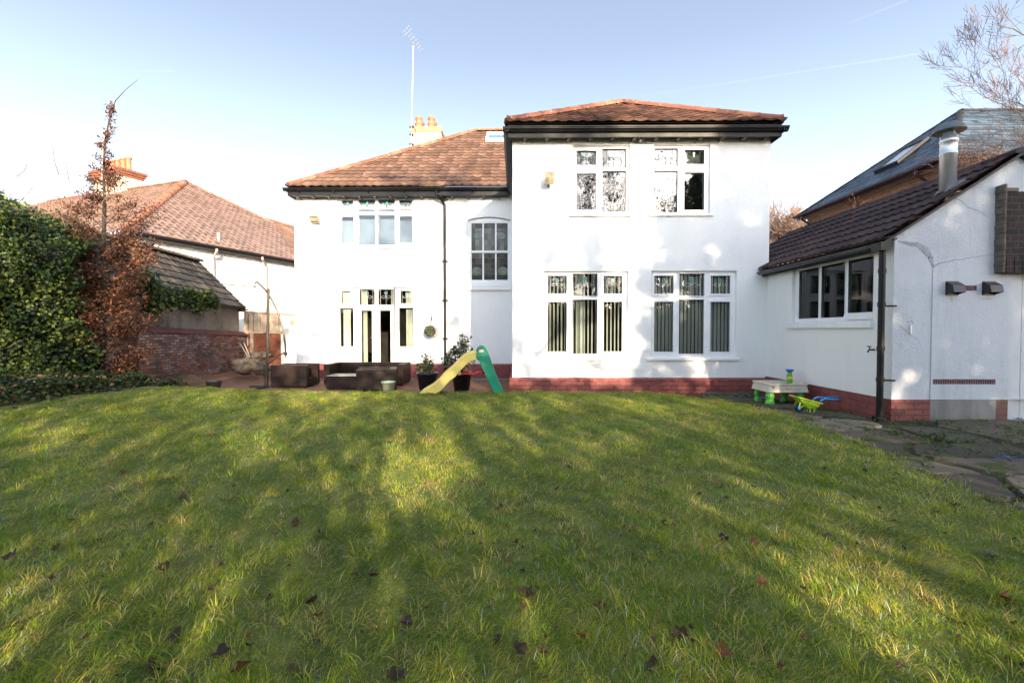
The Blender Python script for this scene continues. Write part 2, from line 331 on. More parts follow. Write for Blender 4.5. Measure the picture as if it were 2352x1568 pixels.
class MB:
    def __init__(s): s.v = []; s.f = []; s.r = []
    def add(s, vs, fs, r=None):
        b = len(s.v); s.v += [tuple(v) for v in vs]; s.f += [tuple(b + i for i in f) for f in fs]
        s.r += [(random.random() if r is None else r)] * len(fs); return s
    def quad(s, a, b, c, d, r=None): return s.add([a, b, c, d], [(0, 1, 2, 3)], r)
    def box(s, x0, x1, y0, y1, z0, z1, T=None, r=None):
        vs = [Vector((x, y, z)) for z in (z0, z1) for y in (y0, y1) for x in (x0, x1)]
        if T is not None: vs = [T @ v for v in vs]
        return s.add(vs, [(0, 2, 3, 1), (4, 5, 7, 6), (0, 1, 5, 4), (2, 6, 7, 3), (0, 4, 6, 2), (1, 3, 7, 5)], r)
    def beam(s, a, b, wd, ht, up=Vector((0, 0, 1)), r=None):
        a = Vector(a); b = Vector(b); d = (b - a).normalized(); sd = d.cross(up).normalized(); u = sd.cross(d).normalized()
        vs = []
        for p in (a, b):
            for i, j in ((-1, -1), (1, -1), (1, 1), (-1, 1)): vs.append(p + sd * i * wd / 2 + u * j * ht / 2)
        return s.add(vs, [(0, 1, 2, 3), (7, 6, 5, 4), (0, 4, 5, 1), (1, 5, 6, 2), (2, 6, 7, 3), (3, 7, 4, 0)], r)
    def tube(s, pts, rad, n=8, caps=True, r=None):
        pts = [Vector(p) for p in pts]; k = len(pts)
        rads = rad if isinstance(rad, (list, tuple)) else [rad] * k
        vs = []; prev = None
        for i, p in enumerate(pts):
            d = (pts[min(i + 1, k - 1)] - pts[max(i - 1, 0)]).normalized()
            a = d.orthogonal().normalized() if prev is None else (prev - d * prev.dot(d)).normalized()
            prev = a; b = d.cross(a)
            for j in range(n):
                t = 2 * math.pi * j / n; vs.append(p + (a * math.cos(t) + b * math.sin(t)) * rads[i])
        fs = [(i * n + j, i * n + (j + 1) % n, (i + 1) * n + (j + 1) % n, (i + 1) * n + j) for i in range(k - 1) for j in range(n)]
        if caps: fs += [tuple(range(n))[::-1], tuple((k - 1) * n + j for j in range(n))]
        return s.add(vs, fs, r)
    def lathe(s, prof, c, n=24, T=None, r=None):
        vs = []
        for rr, z in prof:
            for j in range(n):
                t = 2 * math.pi * j / n; p = Vector((rr * math.cos(t), rr * math.sin(t), z))
                vs.append((T @ p if T is not None else p) + Vector(c))
        k = len(prof)
        fs = [(i * n + j, i * n + (j + 1) % n, (i + 1) * n + (j + 1) % n, (i + 1) * n + j) for i in range(k - 1) for j in range(n)]
        fs += [tuple(range(n))[::-1], tuple((k - 1) * n + j for j in range(n))]
        return s.add(vs, fs, r)
    def prism(s, poly, fn, d0, d1, r=None):
        """poly of (a,b); fn(a,b,depth)->point"""
        n = len(poly); vs = [fn(a, b, d0) for a, b in poly] + [fn(a, b, d1) for a, b in poly]
        fs = [tuple(range(n)), tuple(range(2 * n - 1, n - 1, -1))] + [(i, i + n, (i + 1) % n + n, (i + 1) % n) for i in range(n)]
        return s.add(vs, fs, r)
    def sphere(s, c, rad, n=12, m=8, sq=(1, 1, 1), r=None):
        prof = [(rad * math.sin(math.pi * i / m), -rad * math.cos(math.pi * i / m)) for i in range(m + 1)]
        prof[0] = (rad * .02, -rad); prof[-1] = (rad * .02, rad)
        T = Matrix.Diagonal((*sq, 1)); return s.lathe(prof, c, n, T, r)
    def holed(s, a0, a1, b0, b1, holes, fn, d0, d1):
        """front sheet with rectangular holes and their reveals. fn(a,b,d)"""
        A = sorted({a0, a1, *[h[0] for h in holes], *[h[1] for h in holes]}); B = sorted({b0, b1, *[h[2] for h in holes], *[h[3] for h in holes]})
        A = [a for a in A if a0 <= a <= a1]; B = [b for b in B if b0 <= b <= b1]
        for i in range(len(A) - 1):
            for j in range(len(B) - 1):
                ca, cb = (A[i] + A[i + 1]) / 2, (B[j] + B[j + 1]) / 2
                if any(h[0] < ca < h[1] and h[2] < cb < h[3] for h in holes): continue
                s.quad(fn(A[i], B[j], d0), fn(A[i + 1], B[j], d0), fn(A[i + 1], B[j + 1], d0), fn(A[i], B[j + 1], d0))
        for h in holes:
            x0, x1, z0, z1 = h
            s.quad(fn(x0, z0, d0), fn(x0, z0, d1), fn(x0, z1, d1), fn(x0, z1, d0)); s.quad(fn(x1, z0, d0), fn(x1, z1, d0), fn(x1, z1, d1), fn(x1, z0, d1))
            s.quad(fn(x0, z1, d0), fn(x0, z1, d1), fn(x1, z1, d1), fn(x1, z1, d0)); s.quad(fn(x0, z0, d0), fn(x1, z0, d0), fn(x1, z0, d1), fn(x0, z0, d1))
        return s
    def build(s, name, mat, parent=None, smooth=False, bevel=0, segs=2):
        me = bpy.data.meshes.new(name); me.from_pydata(s.v, [], s.f); me.update()
        a = me.attributes.new('rnd', 'FLOAT', 'FACE'); a.data.foreach_set('value', s.r)
        o = link_mesh(me, name, parent, mat, smooth)
        if bevel:
            bm = o.modifiers.new('bevel', 'BEVEL'); bm.width = bevel; bm.segments = segs; bm.limit_method = 'ANGLE'; bm.angle_limit = R(35)
        return o

def tag(o, label=None, cat=None, group=None, kind=None):
    if label: o['label'] = label
    if cat: o['category'] = cat
    if group: o['group'] = group
    if kind: o['kind'] = kind
    return o
def thing(name, loc, label, cat, group=None, rz=0):
    o = bpy.data.objects.new(name, None); COL.objects.link(o); o.location = loc; o.rotation_euler = (0, 0, rz)
    o.empty_display_size = .1
    return tag(o, label, cat, group)
def part_empty(name, loc, parent):
    o = bpy.data.objects.new(name, None); COL.objects.link(o); o.parent = parent; o.matrix_parent_inverse = world_of(parent).inverted(); o.location = loc; return o

def np_mesh(name, V, Fc, rnd, mat, parent=None, domain='FACE', smooth=False):
    V = np.ascontiguousarray(V, np.float32); Fc = np.ascontiguousarray(Fc, np.int32); k = Fc.shape[1]
    me = bpy.data.meshes.new(name); me.vertices.add(len(V)); me.vertices.foreach_set('co', V.ravel())
    me.loops.add(Fc.size); me.loops.foreach_set('vertex_index', Fc.ravel())
    me.polygons.add(len(Fc)); me.polygons.foreach_set('loop_start', np.arange(0, Fc.size, k, dtype=np.int32))
    me.update(calc_edges=True); me.validate()
    a = me.attributes.new('rnd', 'FLOAT', domain); a.data.foreach_set('value', np.ascontiguousarray(rnd, np.float32))
    return link_mesh(me, name, parent, mat, smooth)

def leaf_mesh(name, P, size, mat, parent=None, up=.3, aspect=.6, var=.4, rnd=None, rng=RNG, out=None):
    """P (n,3) leaf positions; folded diamond leaves"""
    n = len(P); d = rng.normal(size=(n, 3)); d /= np.linalg.norm(d, axis=1)[:, None]
    nor = rng.normal(size=(n, 3)) + np.array([0, 0, up * 3])
    if out is not None: nor = nor + out
    nor /= np.linalg.norm(nor, axis=1)[:, None]
    d = d - nor * (d * nor).sum(1)[:, None]; d /= np.linalg.norm(d, axis=1)[:, None]
    s = np.cross(nor, d); L = size * (1 + var * (rng.random(n) * 2 - 1)); L = L[:, None]
    b = P; t = P + d * L - nor * L * .12; mid = P + d * L * .5
    l = mid + s * L * aspect * .5 + nor * L * .12; r = mid - s * L * aspect * .5 + nor * L * .12
    V = np.stack([b, l, t, r], 1).reshape(-1, 3); i = np.arange(n) * 4
    Fc = np.stack([np.stack([i, i + 1, i + 2], 1), np.stack([i, i + 2, i + 3], 1)], 1).reshape(-1, 3)
    rr = rng.random(n) if rnd is None else rnd
    return np_mesh(name, V, Fc, np.repeat(rr, 2), mat, parent)

def fnY(Y0):   # front facing the camera, depth d goes away from it
    return lambda a, b, d: Vector((a, Y0 + d, b))
def fnX(X0):   # wall facing -X; a = Y
    return lambda a, b, d: Vector((X0 + d, a, b))

def fbm(x, y, s=0):
    return (np.sin(x * 1.3 + s) * np.cos(y * 1.7 - s) + .5 * np.sin(x * 2.9 + y * 2.1 + s * 2) + .35 * np.sin(x * 5.3 - y * 4.1 + s * 3) + .25 * np.cos(x * 8.9 + y * 9.7 + s)) / 2.1

# ------------------------------------------------------------------ terrain
def sstep(a, b, x):
    t = np.clip((x - a) / (b - a), 0, 1); return t * t * (3 - 2 * t)
PATHX = 3.72
def path_z(Y):
    return np.interp(Y, [-6, 2, 3.5, 5, 6.4, 9.5, 12], [.05, .12, .20, .31, .36, .22, .2])
def lawn_z(X, Y):
    X = np.asarray(X, float); Y = np.asarray(Y, float)
    z = .05 * np.clip(Y, 0, 8.4)
    z = z + .018 * fbm(X * 2.2, Y * 2.2) + .017 * fbm(X * 5.2, Y * 5.2, 2) + .008 * fbm(X * 11, Y * 11, 5)
    wr = sstep(2.2, PATHX, X); z = z * (1 - wr) + (path_z(Y) + .02) * wr
    yb = 8.45 + .75 * sstep(-3.5, -7, X)
    f = sstep(yb, yb + .75, Y) * (1 - sstep(3.0, 3.7, X) * .7); z = z * (1 - f) + .02 * f
    return z

XR0 = at(1177, 600, 9.5).x; XR1 = at(1766, 600, 9.5).x; YR = 9.5; YL = 13.57; XL0 = at(677, 600, YL).x
XE = XR1 - .02; YG = XE * F / (2044 - 1186)
PZ = .10

# ================================================================== SETTING
def sheet(name, xs, ys, zf, mat, kind='structure'):
    X, Y = np.meshgrid(xs, ys); Z = zf(X, Y); V = np.stack([X, Y, Z], -1).reshape(-1, 3)
    nx = len(xs); i = np.arange(len(ys) - 1)[:, None] * nx + np.arange(nx - 1)[None, :]; i = i.ravel()
    Fc = np.stack([i, i + 1, i + nx + 1, i + nx], 1)
    o = np_mesh(name, V, Fc, np.zeros(len(Fc)), mat, smooth=True); tag(o, kind=kind); return o
gr_far = np.array([-1500, -300, -60, -20, -13, 13, 40, 300, 1500.])
sheet('ground', gr_far, gr_far + 5, lambda X, Y: X * 0 - .12, M['litter'])
sheet('lawn', np.arange(-9.6, 3.66, .07), np.arange(-7, 9.75, .07), lawn_z, M['lawn'])
def bed_z(X, Y): return .30 + .05 * fbm(X * 2, Y * 2) - .25 * sstep(9.6, 10.4, Y) * sstep(-9.2, -8.2, X)
def bed_edge(Y): return np.interp(Y, [4, 7, 8.2, 9.3, 10.5], [-9.8, -7.75, -7.3, -6.95, -6.9])
sheet('flower_bed', np.arange(-16, -6.5, .12), np.arange(3, 13, .12), lambda X, Y: bed_z(X, Y) - .5 * sstep(bed_edge(Y) - .1, bed_edge(Y) + .15, X) , M['litter'])
sheet('patio', np.linspace(-10.2, 5.0, 40), np.linspace(8.95, 24, 40), lambda X, Y: PZ + 0 * X, M['paver'])

# crazy paving path: flags over mossy soil
sheet('path', np.arange(2.4, 9.2, .1), np.arange(.5, 9.6, .1), lambda X, Y: path_z(Y) - .03 + .012 * fbm(X * 3, Y * 3) - .4 * (1 - sstep(3.35, 3.6, X + (Y > 7.6) * 1.5)), M['moss'])
def flags():
    rg = random.Random(5); mb = MB()
    pts = {}
    gx, gy = .62, .52; nx, ny = 11, 18; x0, y0 = 3.42, .6
    for i in range(nx + 1):
        for j in range(ny + 1):
            pts[i, j] = (x0 + (i + .5 * (j % 2) * .6) * gx + rg.uniform(-.16, .16), y0 + j * gy + rg.uniform(-.13, .13))
    used = set()
    for i in range(nx):
        for j in range(ny):
            if (i, j) in used: continue
            if rg.random() < .22 and i + 1 < nx and (i + 1, j) not in used:
                q = [pts[i, j], pts[i + 1, j], pts[i + 2, j], pts[i + 2, j + 1], pts[i + 1, j + 1], pts[i, j + 1]]; used.add((i + 1, j))
            else: q = [pts[i, j], pts[i + 1, j], pts[i + 1, j + 1], pts[i, j + 1]]
            cx = sum(p[0] for p in q) / len(q); cy = sum(p[1] for p in q) / len(q)
            if cx < 3.62 and not (cy > 7.9): continue
            if cy > 6.35 and cx > XE: continue
            if cy > 9.2 or cx > 9: continue
            if 3.6 < cy < 5.5 and cx > 5.1 + (cy - 3.6) * .3 and rg.random() < .8: continue      # weedy patch
            if rg.random() < .06: continue
            k = .91 - .07 * rg.random(); n = len(q); top = []; 
            for a in range(n):      # chamfer the corners for a broken outline
                p, nx_, pv = q[a], q[(a + 1) % n], q[a - 1]
                for o2 in (pv, nx_):
                    f = rg.uniform(.08, .2); top.append((p[0] + (o2[0] - p[0]) * f, p[1] + (o2[1] - p[1]) * f))
            top = [(cx + (a - cx) * k, cy + (b - cy) * k) for a, b in top]
            tz = rg.uniform(-.008, .012); tx, ty = rg.uniform(-.012, .012), rg.uniform(-.012, .012)
            zz = lambda a, b: float(path_z(b)) + tz + tx * (a - cx) + ty * (b - cy)
            m = len(top); vs = [(a, b, zz(a, b)) for a, b in top] + [(cx + (a - cx) * 1.03, cy + (b - cy) * 1.03, zz(a, b) - .05) for a, b in top]
            mb.add(vs, [tuple(range(m))] + [(a, a + m, (a + 1) % m + m, (a + 1) % m) for a in range(m)], rg.random())
    # strip of slabs along the foot of the red plinth
    x = 2.6
    while x < 5.0:
        wd = rg.uniform(.45, .7); x1 = min(x + wd, 5.05)
        mb.box(x + .01, x1 - .015, 9.02 + rg.uniform(-.03, .03), 9.42, .1, .225 + rg.uniform(0, .01)); x += wd
    o = mb.build('path_flagstones', M['flag'], bevel=.008); tag(o, kind='structure')
flags()

# ================================================================== WINDOWS
def window(name, parent, Y0, fr, panes, sill=None, glass='glass', blinds=None, leads=True, fnmk=fnY, rev=.07, sash=(), frmat='pvc', cut=None, tealm='tealdark', room=True, came='leadcame', label=None):
    """all boxes (x0,x1,z0,z1) in world metres on the wall plane; frame set back by rev"""
    fn = fnmk(Y0); b = MB()
    b.holed(fr[0], fr[1], fr[2], fr[3], panes, fn, rev, rev + .05)
    for i in sash:     # opening sash: raised border round its pane
        x0, x1, z0, z1 = panes[i]; e = .045
        b.holed(x0 - e, x1 + e, z0 - e, z1 + e, [(x0 - .004, x1 + .004, z0 - .004, z1 + .004)], fn, rev - .022, rev - .001)
        for (a0, a1, c0, c1) in ((x0 - e, x1 + e, z1 + e, None), (x0 - e, x1 + e, z0 - e, None)):
            b.quad(fn(a0, c0, rev - .022), fn(a1, c0, rev - .022), fn(a1, c0, rev), fn(a0, c0, rev))
        for a in (x0 - e, x1 + e): b.quad(fn(a, z0 - e, rev - .022), fn(a, z1 + e, rev - .022), fn(a, z1 + e, rev), fn(a, z0 - e, rev))
    for (x0, x1, z0, z1) in panes:      # glazing bead
        e = .012
        b.holed(x0 - e, x1 + e, z0 - e, z1 + e, [(x0, x1, z0, z1)], fn, rev - .028 if sash else rev - .006, rev + .02)
    w_ = b.build(name, M[frmat], parent)
    if label: w_['label'] = label
    g = MB()
    for (x0, x1, z0, z1) in panes:
        q_ = [fn(x0 - .003, z0 - .003, rev + .022), fn(x1 + .003, z0 - .003, rev + .022), fn(x1 + .003, z1 + .003, rev + .022), fn(x0 - .003, z1 + .003, rev + .022)]
        g.quad(*(q_ if fnmk is fnY else q_[::-1]))
    g.build('pane', M[glass], w_)
    if sill:
        s = MB(); x0, x1, zt, th, dp = sill
        vs = []
        for x in (x0, x1): vs += [fn(x, zt, rev), fn(x, zt - .012, -dp), fn(x, zt - th, -dp), fn(x, zt - th, rev)]
        s.add(vs, [(0, 1, 2, 3), (7, 6, 5, 4), (0, 4, 5, 1), (1, 5, 6, 2), (2, 6, 7, 3), (3, 7, 4, 0)])
        s.build('sill', M[frmat], w_, bevel=.004)
    if leads:
        rr = .0035
        for i in leads:
            L = MB(); T = MB()
            x0, x1, z0, z1 = panes[i]; cx = (x0 + x1) / 2; W = x1 - x0; H = z1 - z0; d = rev + .014; zc = z0 + H * .50
            P = lambda a, c: fn(a, c, d)
            u = min(W, H) 
            for a in ((x0 + W * .13, x1 - W * .13) if W / H < 1.2 else (x0 + W * .2, x1 - W * .2)): L.tube([P(a, z0), P(a, z1)], rr, 5)
            L.tube([P(cx, z0), P(cx, zc)], rr, 5)
            for a, a2 in ((x0, x0 + W * .13), (x1 - W * .13, x1)): L.tube([P(a, z0 + H * .89), P(a2, z0 + H * .89)], rr, 5)
            for sg in (-1, 1):
                L.tube([P(cx + sg * u * (.03 + .14 * (1 - math.cos(t))), zc + sg * u * .0 + u * .075 * math.sin(t)) for t in np.linspace(0, 2 * math.pi, 13)], rr * 1.2, 5, False)
                L.tube([P(cx + sg * u * .31, zc), P(cx + sg * min(W * .37, u * .42), zc)], rr, 5)
            drop = [(cx + u * (.02 + .055 * t ** .7) * sg, zc + u * (.04 + .27 * t)) for sg in (1,) for t in np.linspace(0, 1, 6)]
            top = [(cx + u * .075 * math.cos(t), zc + u * .31 + u * .06 * math.sin(t)) for t in np.linspace(.2, math.pi - .2, 6)]
            lf = [(2 * cx - a, c) for a, c in drop][::-1]
            pol = drop + top + lf
            T.prism(pol, fn, d - .002, d + .003); L.tube([P(a, c) for a, c in pol + pol[:1]], rr, 5, False)
            L.sphere(P(cx, zc), rr * 2.4, 8, 6)
            L.build('leading', M[came], w_); T.build('stained_drop', M[tealm], w_)
    if blinds:
        bl = MB(); kind, d0, mt = blinds
        for k in kind:
            bl.add(*k) if isinstance(k, tuple) and len(k) == 2 else None
        if bl.v: bl.build('blind', M[mt], w_)
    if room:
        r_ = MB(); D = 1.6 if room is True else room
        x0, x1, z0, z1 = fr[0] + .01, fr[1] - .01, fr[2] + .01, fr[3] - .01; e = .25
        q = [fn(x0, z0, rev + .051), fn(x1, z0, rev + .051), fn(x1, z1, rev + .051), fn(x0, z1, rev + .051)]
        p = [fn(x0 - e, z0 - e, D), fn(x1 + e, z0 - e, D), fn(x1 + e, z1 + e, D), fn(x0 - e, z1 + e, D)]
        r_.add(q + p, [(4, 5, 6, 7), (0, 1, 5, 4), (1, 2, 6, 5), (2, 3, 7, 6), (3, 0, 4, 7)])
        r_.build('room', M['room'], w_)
    return w_
def slats(fn, x0, x1, z0, z1, pitch, ang, wd=.085, d=.16, skip=()):
    vs = []; fs = []; x = x0; i = 0; c, s_ = math.cos(ang), math.sin(ang)
    while x < x1:
        if i not in skip:
            b = len(vs); a2 = ang + random.uniform(-.06, .06); c, s_ = math.cos(a2), math.sin(a2)
            vs += [fn(x - wd / 2 * c, z0, d - wd / 2 * s_), fn(x + wd / 2 * c, z0, d + wd / 2 * s_), fn(x + wd / 2 * c, z1, d + wd / 2 * s_), fn(x - wd / 2 * c, z1, d - wd / 2 * s_)]
            fs.append((b, b + 1, b + 2, b + 3))
        x += pitch; i += 1
    return vs, fs
def bxp(zm, Y, x0, x1, y0, y1):
    """crop pixel box -> world box on plane Y.  zm=(ox,oy,scale) maps crop px to 2352 px"""
    ox, oy, s = zm; xm, ym = (x0 + x1) / 2, (y0 + y1) / 2
    a = at(ox + x0 * s, oy + ym * s, Y).x; b = at(ox + x1 * s, oy + ym * s, Y).x
    c = at(ox + xm * s, oy + y0 * s, Y).z; d = at(ox + xm * s, oy + y1 * s, Y).z
    return (a, b, d, c)
def align(panes):
    """snap nearly equal edges so the grid stays clean"""
    out = [list(p) for p in panes]
    for k in range(4):
        for i in range(len(out)):
            for j in range(i):
                if abs(out[i][k] - out[j][k]) < .025: out[i][k] = out[j][k]; break
    return [tuple(p) for p in out]
Z4 = (574.2, 229.7, .26856); Z3 = (574.2, 602.9, .26856); Z5 = (1148.4, 201, .29297); Z6 = (1148.4, 574.2, .29297); ZA = (1062.3, 493.8, .1172)

# ================================================================== MAIN HOUSE
house = thing('white_house', ((XL0 + XE) / 2, 14, 0), 'large white rendered two storey house with red tiled hipped roofs and black gutters', 'house')
ZE = 5.50     # underside of the eaves
rv = .07
# ---- window boxes
LF_fr = bxp(Z4, YL, 742, 1408, 822, 1252)
LF_p = align([bxp(Z4, YL, *q) for q in ((773, 880, 852, 941), (921, 1066, 842, 957), (1090, 1236, 842, 957), (1271, 1383, 852, 941), (773, 880, 993, 1222), (921, 1066, 980, 1237), (1090, 1236, 980, 1237), (1271, 1383, 993, 1222))])
LG_fr = bxp(Z3, YL, 745, 1405, 212, 1004)
zb = at(1000, 803, YL).z
LGp_t = align([bxp(Z3, YL, *q) for q in ((775, 863, 240, 348), (930, 1061, 227, 361), (1091, 1224, 227, 361), (1284, 1380, 240, 348))])
LGp_b = align([bxp(Z3, YL, *q) for q in ((765, 881, 386, 718), (1273, 1393, 386, 718), (950, 1041, 409, 985), (1110, 1200, 409, 985))])
AR = bxp(ZA, YL, 100, 940, 36, 1345)
RF1 = bxp(Z5, YR, 573, 1018, 452, 992); RF1p = align([bxp(Z5, YR, *q) for q in ((603, 760, 490, 604), (805, 993, 474, 620), (603, 757, 668, 955), (805, 990, 650, 970))])
RF2 = bxp(Z5, YR, 1203, 1650, 445, 990); RF2p = align([bxp(Z5, YR, *q) for q in ((1213, 1402, 470, 614), (1453, 1612, 480, 596), (1213, 1398, 650, 974), (1450, 1607, 660, 956))])
RG1 = bxp(Z6, YR, 345, 1003, 165, 842); RG1p = align([bxp(Z6, YR, *q) for q in ((377, 526, 200, 340), (572, 767, 183, 358), (816, 964, 200, 340), (376, 524, 404, 796), (570, 765, 387, 814), (814, 962, 404, 797))])
RG2 = bxp(Z6, YR, 1187, 1853, 163, 842); RG2p = align([bxp(Z6, YR, *q) for q in ((1215, 1367, 199, 341), (1412, 1609, 182, 358), (1660, 1814, 199, 341), (1213, 1366, 404, 798), (1409, 1606, 387, 814), (1656, 1810, 404, 799))])
zbL = at(900, 835, YL).z; zbR = at(1400, 867.5, YR).z
DR = (LGp_b[2][0] - .12, LGp_b[3][1] + .12)      # door frame x range
side_sill_z = at(800, 804, YL).z
# ---- walls
fl, fr_ = fnY(YL), fnY(YR)
wl = MB()
holesL = [LF_fr, (LG_fr[0], DR[0], side_sill_z, LG_fr[3]), (DR[0], DR[1], zbL, LG_fr[3]), (DR[1], LG_fr[1], side_sill_z, LG_fr[3]), AR]
wl.holed(XL0, XR0 + .3, zbL, ZE + .12, holesL, fl, 0, .13)
wl.quad((XL0, YL, zbL), (XL0, 24, zbL), (XL0, 24, ZE + .12), (XL0, YL, ZE + .12))
# arched head infill
ax0, ax1, az0, az1 = AR; rise = az1 - at(1110, 504.9, YL).z; arc = [(ax0 + (ax1 - ax0) * t, az1 - rise * (2 * t - 1) ** 2) for t in np.linspace(0, 1, 17)]
for (a, c), (a2, c2) in zip(arc[:-1], arc[1:]):
    wl.quad(fl(a, c, .0), fl(a2, c2, .0), fl(a2, az1 + .001, .0), fl(a, az1 + .001, .0)); wl.quad(fl(a, c, 0), fl(a2, c2, 0), fl(a2, c2, .13), fl(a, c, .13))
wl.build('wall', M['wall'], house)
wr_ = MB()
wr_.holed(XR0, XR1, zbR, ZE + .12, [RF1, RF2, RG1, RG2], fr_, 0, .13)
wr_.quad((XR0, YR, zbR), (XR0, YL + .2, zbR), (XR0, YL + .2, ZE + .12), (XR0, YR, ZE + .12))
wr_.quad((XR1, YR, zbR), (XR1, YR, ZE + .12), (XR1, 24, ZE + .12), (XR1, 24, zbR))
wr_.build('wall', M['wall'], house)
# ---- plinths (real projecting courses)
pl = MB()
pl.box(XR0 - .06, XR1 + .02, YR - .06, YR + .05, -.1, zbR - .075)
pl.box(XR0 - .06, XR0 + .05, YR + .05, YL, -.1, zbR - .075)
n = 26; L_ = (XR1 - XR0 + .06) / n
for i in range(n):
    a = XR0 - .06 + i * L_
    pl.add([(a + .003, YR - .06, zbR - .075), (a + L_ - .003, YR - .06, zbR - .075), (a + L_ - .003, YR - .06, zbR - .03), (a + .003, YR - .06, zbR - .03), (a + .003, YR + .01, zbR + .012), (a + L_ - .003, YR + .01, zbR + .012), (a + .003, YR + .01, zbR - .075), (a + L_ - .003, YR + .01, zbR - .075)], [(0, 1, 2, 3), (3, 2, 5, 4), (0, 3, 4, 6), (1, 7, 5, 2)])
pl.build('plinth', M['plinth'], house)
pl = MB()
for a, b in ((XL0 - .05, DR[0] - .02), (DR[1] + .02, XR0 - .061)):
    pl.box(a, b, YL - .05, YL + .05, PZ + .04, zbL - .05)
    pl.add([(a, YL - .05, zbL - .05), (b, YL - .05, zbL - .05), (b, YL + .01, zbL + .004), (a, YL + .01, zbL + .004), (a, YL + .01, zbL - .05), (b, YL + .01, zbL - .05)], [(0, 1, 2, 3), (0, 3, 4), (1, 5, 2)])
pl.box(XL0 - .05, XL0 + .05, YL + .05, 24, -.1, zbL - .05)
pl.build('plinth', M['plinth'], house)
st = MB(); st.box(XL0 - .1, XR0 - .1, YL - .10, YL - .051, PZ - .02, PZ + .055); st.box(DR[0] - .1, DR[1] + .1, YL - .32, YL - .101, PZ - .02, PZ + .10)
st.build('doorstep', M['concrete'], house, bevel=.01)
ab = MB(); c = at(1191 - 64, 864, YL); c.x = at(941.7 + 1555 * .10254, 763.7 + 1010 * .10254, YL).x; cz = at(1100, 867.5, YL - .05).z
ab.holed(c.x - .115, c.x + .115, cz - .07, cz + .07, [(c.x - .1 + .042 * i, c.x - .1 + .042 * i + .026, cz - .055 + .04 * j, cz - .055 + .04 * j + .024) for i in range(5) for j in range(3)], fnY(YL - .056), 0, .03)
ab.build('air_brick', M['plinth'], house)

# ---- windows
fnl = fnY(YL)
pb = MB()
win = window('window', house, YL, LF_fr, LF_p, sill=(LF_fr[0] - .12, LF_fr[1] + .14, LF_fr[2] + .0, .06, .05), glass='glasspale', leads=(0, 1, 2, 3), came='darkcame', tealm='teal', sash=(0, 3, 4, 7),
             blinds=([([fnl(LF_fr[0] + .02, LF_fr[2] + .02, .3), fnl(LF_fr[1] - .02, LF_fr[2] + .02, .3), fnl(LF_fr[1] - .02, LF_fr[3] - .02, .3), fnl(LF_fr[0] + .02, LF_fr[3] - .02, .3)], [(0, 1, 2, 3)])], 0, 'blindpale'))
bar = MB(); zt = LF_p[1]; bar.box(LF_fr[0] + .03, LF_fr[1] - .03, YL + .24, YL + .26, zt[2] + (zt[3] - zt[2]) * .33, zt[2] + (zt[3] - zt[2]) * .8); bar.build('curtain_rail', M['white'], win)
# french doors with side lights
side1 = (LG_fr[0], DR[0], side_sill_z, LG_fr[3]); side2 = (DR[1], LG_fr[1], side_sill_z, LG_fr[3])
def curt(fn, items, d=.22):
    out = []
    for (x0, x1, z0, z1) in items:
        k = 14; vs = []; fs = []
        for i in range(k + 1):
            x = x0 + (x1 - x0) * i / k; dd = d + .018 * math.sin(i * 1.9)
            vs += [fn(x, z0, dd), fn(x, z1, dd)]
        fs = [(2 * i, 2 * i + 2, 2 * i + 3, 2 * i + 1) for i in range(k)]; out.append((vs, fs))
    return out
def frac(p, a, b, zlo=0, zhi=1): return (p[0] + (p[1] - p[0]) * a, p[0] + (p[1] - p[0]) * b, p[2] + (p[3] - p[2]) * zlo - .02, p[2] + (p[3] - p[2]) * zhi)
window('side_window', house, YL, side1, [LGp_t[0], LGp_b[0]], sill=(side1[0] - .09, side1[1] - .02, side_sill_z, .05, .05), leads=(0,), sash=(0, 1), tealm='teal', blinds=(curt(fnl, [frac(LGp_b[0], .1, .63, 0, .96), frac(LGp_t[0], .0, .75)]), 0, 'curtain'))
window('side_window', house, YL, side2, [LGp_t[3], LGp_b[1]], sill=(side2[0] + .02, side2[1] + .09, side_sill_z, .05, .05), leads=(0,), sash=(0, 1), tealm='teal', blinds=(curt(fnl, [frac(LGp_b[1], .4, .93, 0, .96), frac(LGp_t[3], .35, 1.0)]), 0, 'curtain'))
dfr = (DR[0], DR[1], zbL + .0, LG_fr[3]); zdoor = PZ + .10
tpn = [LGp_t[1], LGp_t[2]]
trans = window('fanlight', house, YL, (DR[0], DR[1], LGp_t[1][2] - .09, LG_fr[3]), tpn, leads=(0, 1), tealm='tealdark', blinds=(curt(fnl, [frac(tpn[0], .05, .42), frac(tpn[1], .75, 1.0)]), 0, 'curtain'))
ztop = LGp_t[1][2] - .09
dj = MB(); e = .075
dj.box(DR[0], DR[0] + e, YL + .04, YL + .13, zdoor, ztop); dj.box(DR[1] - e, DR[1], YL + .04, YL + .13, zdoor, ztop)
dj.box(DR[0] + e, DR[1] - e, YL + .042, YL + .128, ztop - .05, ztop - .001)
door_frame = dj.build('door_frame', M['pvc'], house, bevel=.004)
xm = (LGp_b[2][1] + LGp_b[3][0]) / 2
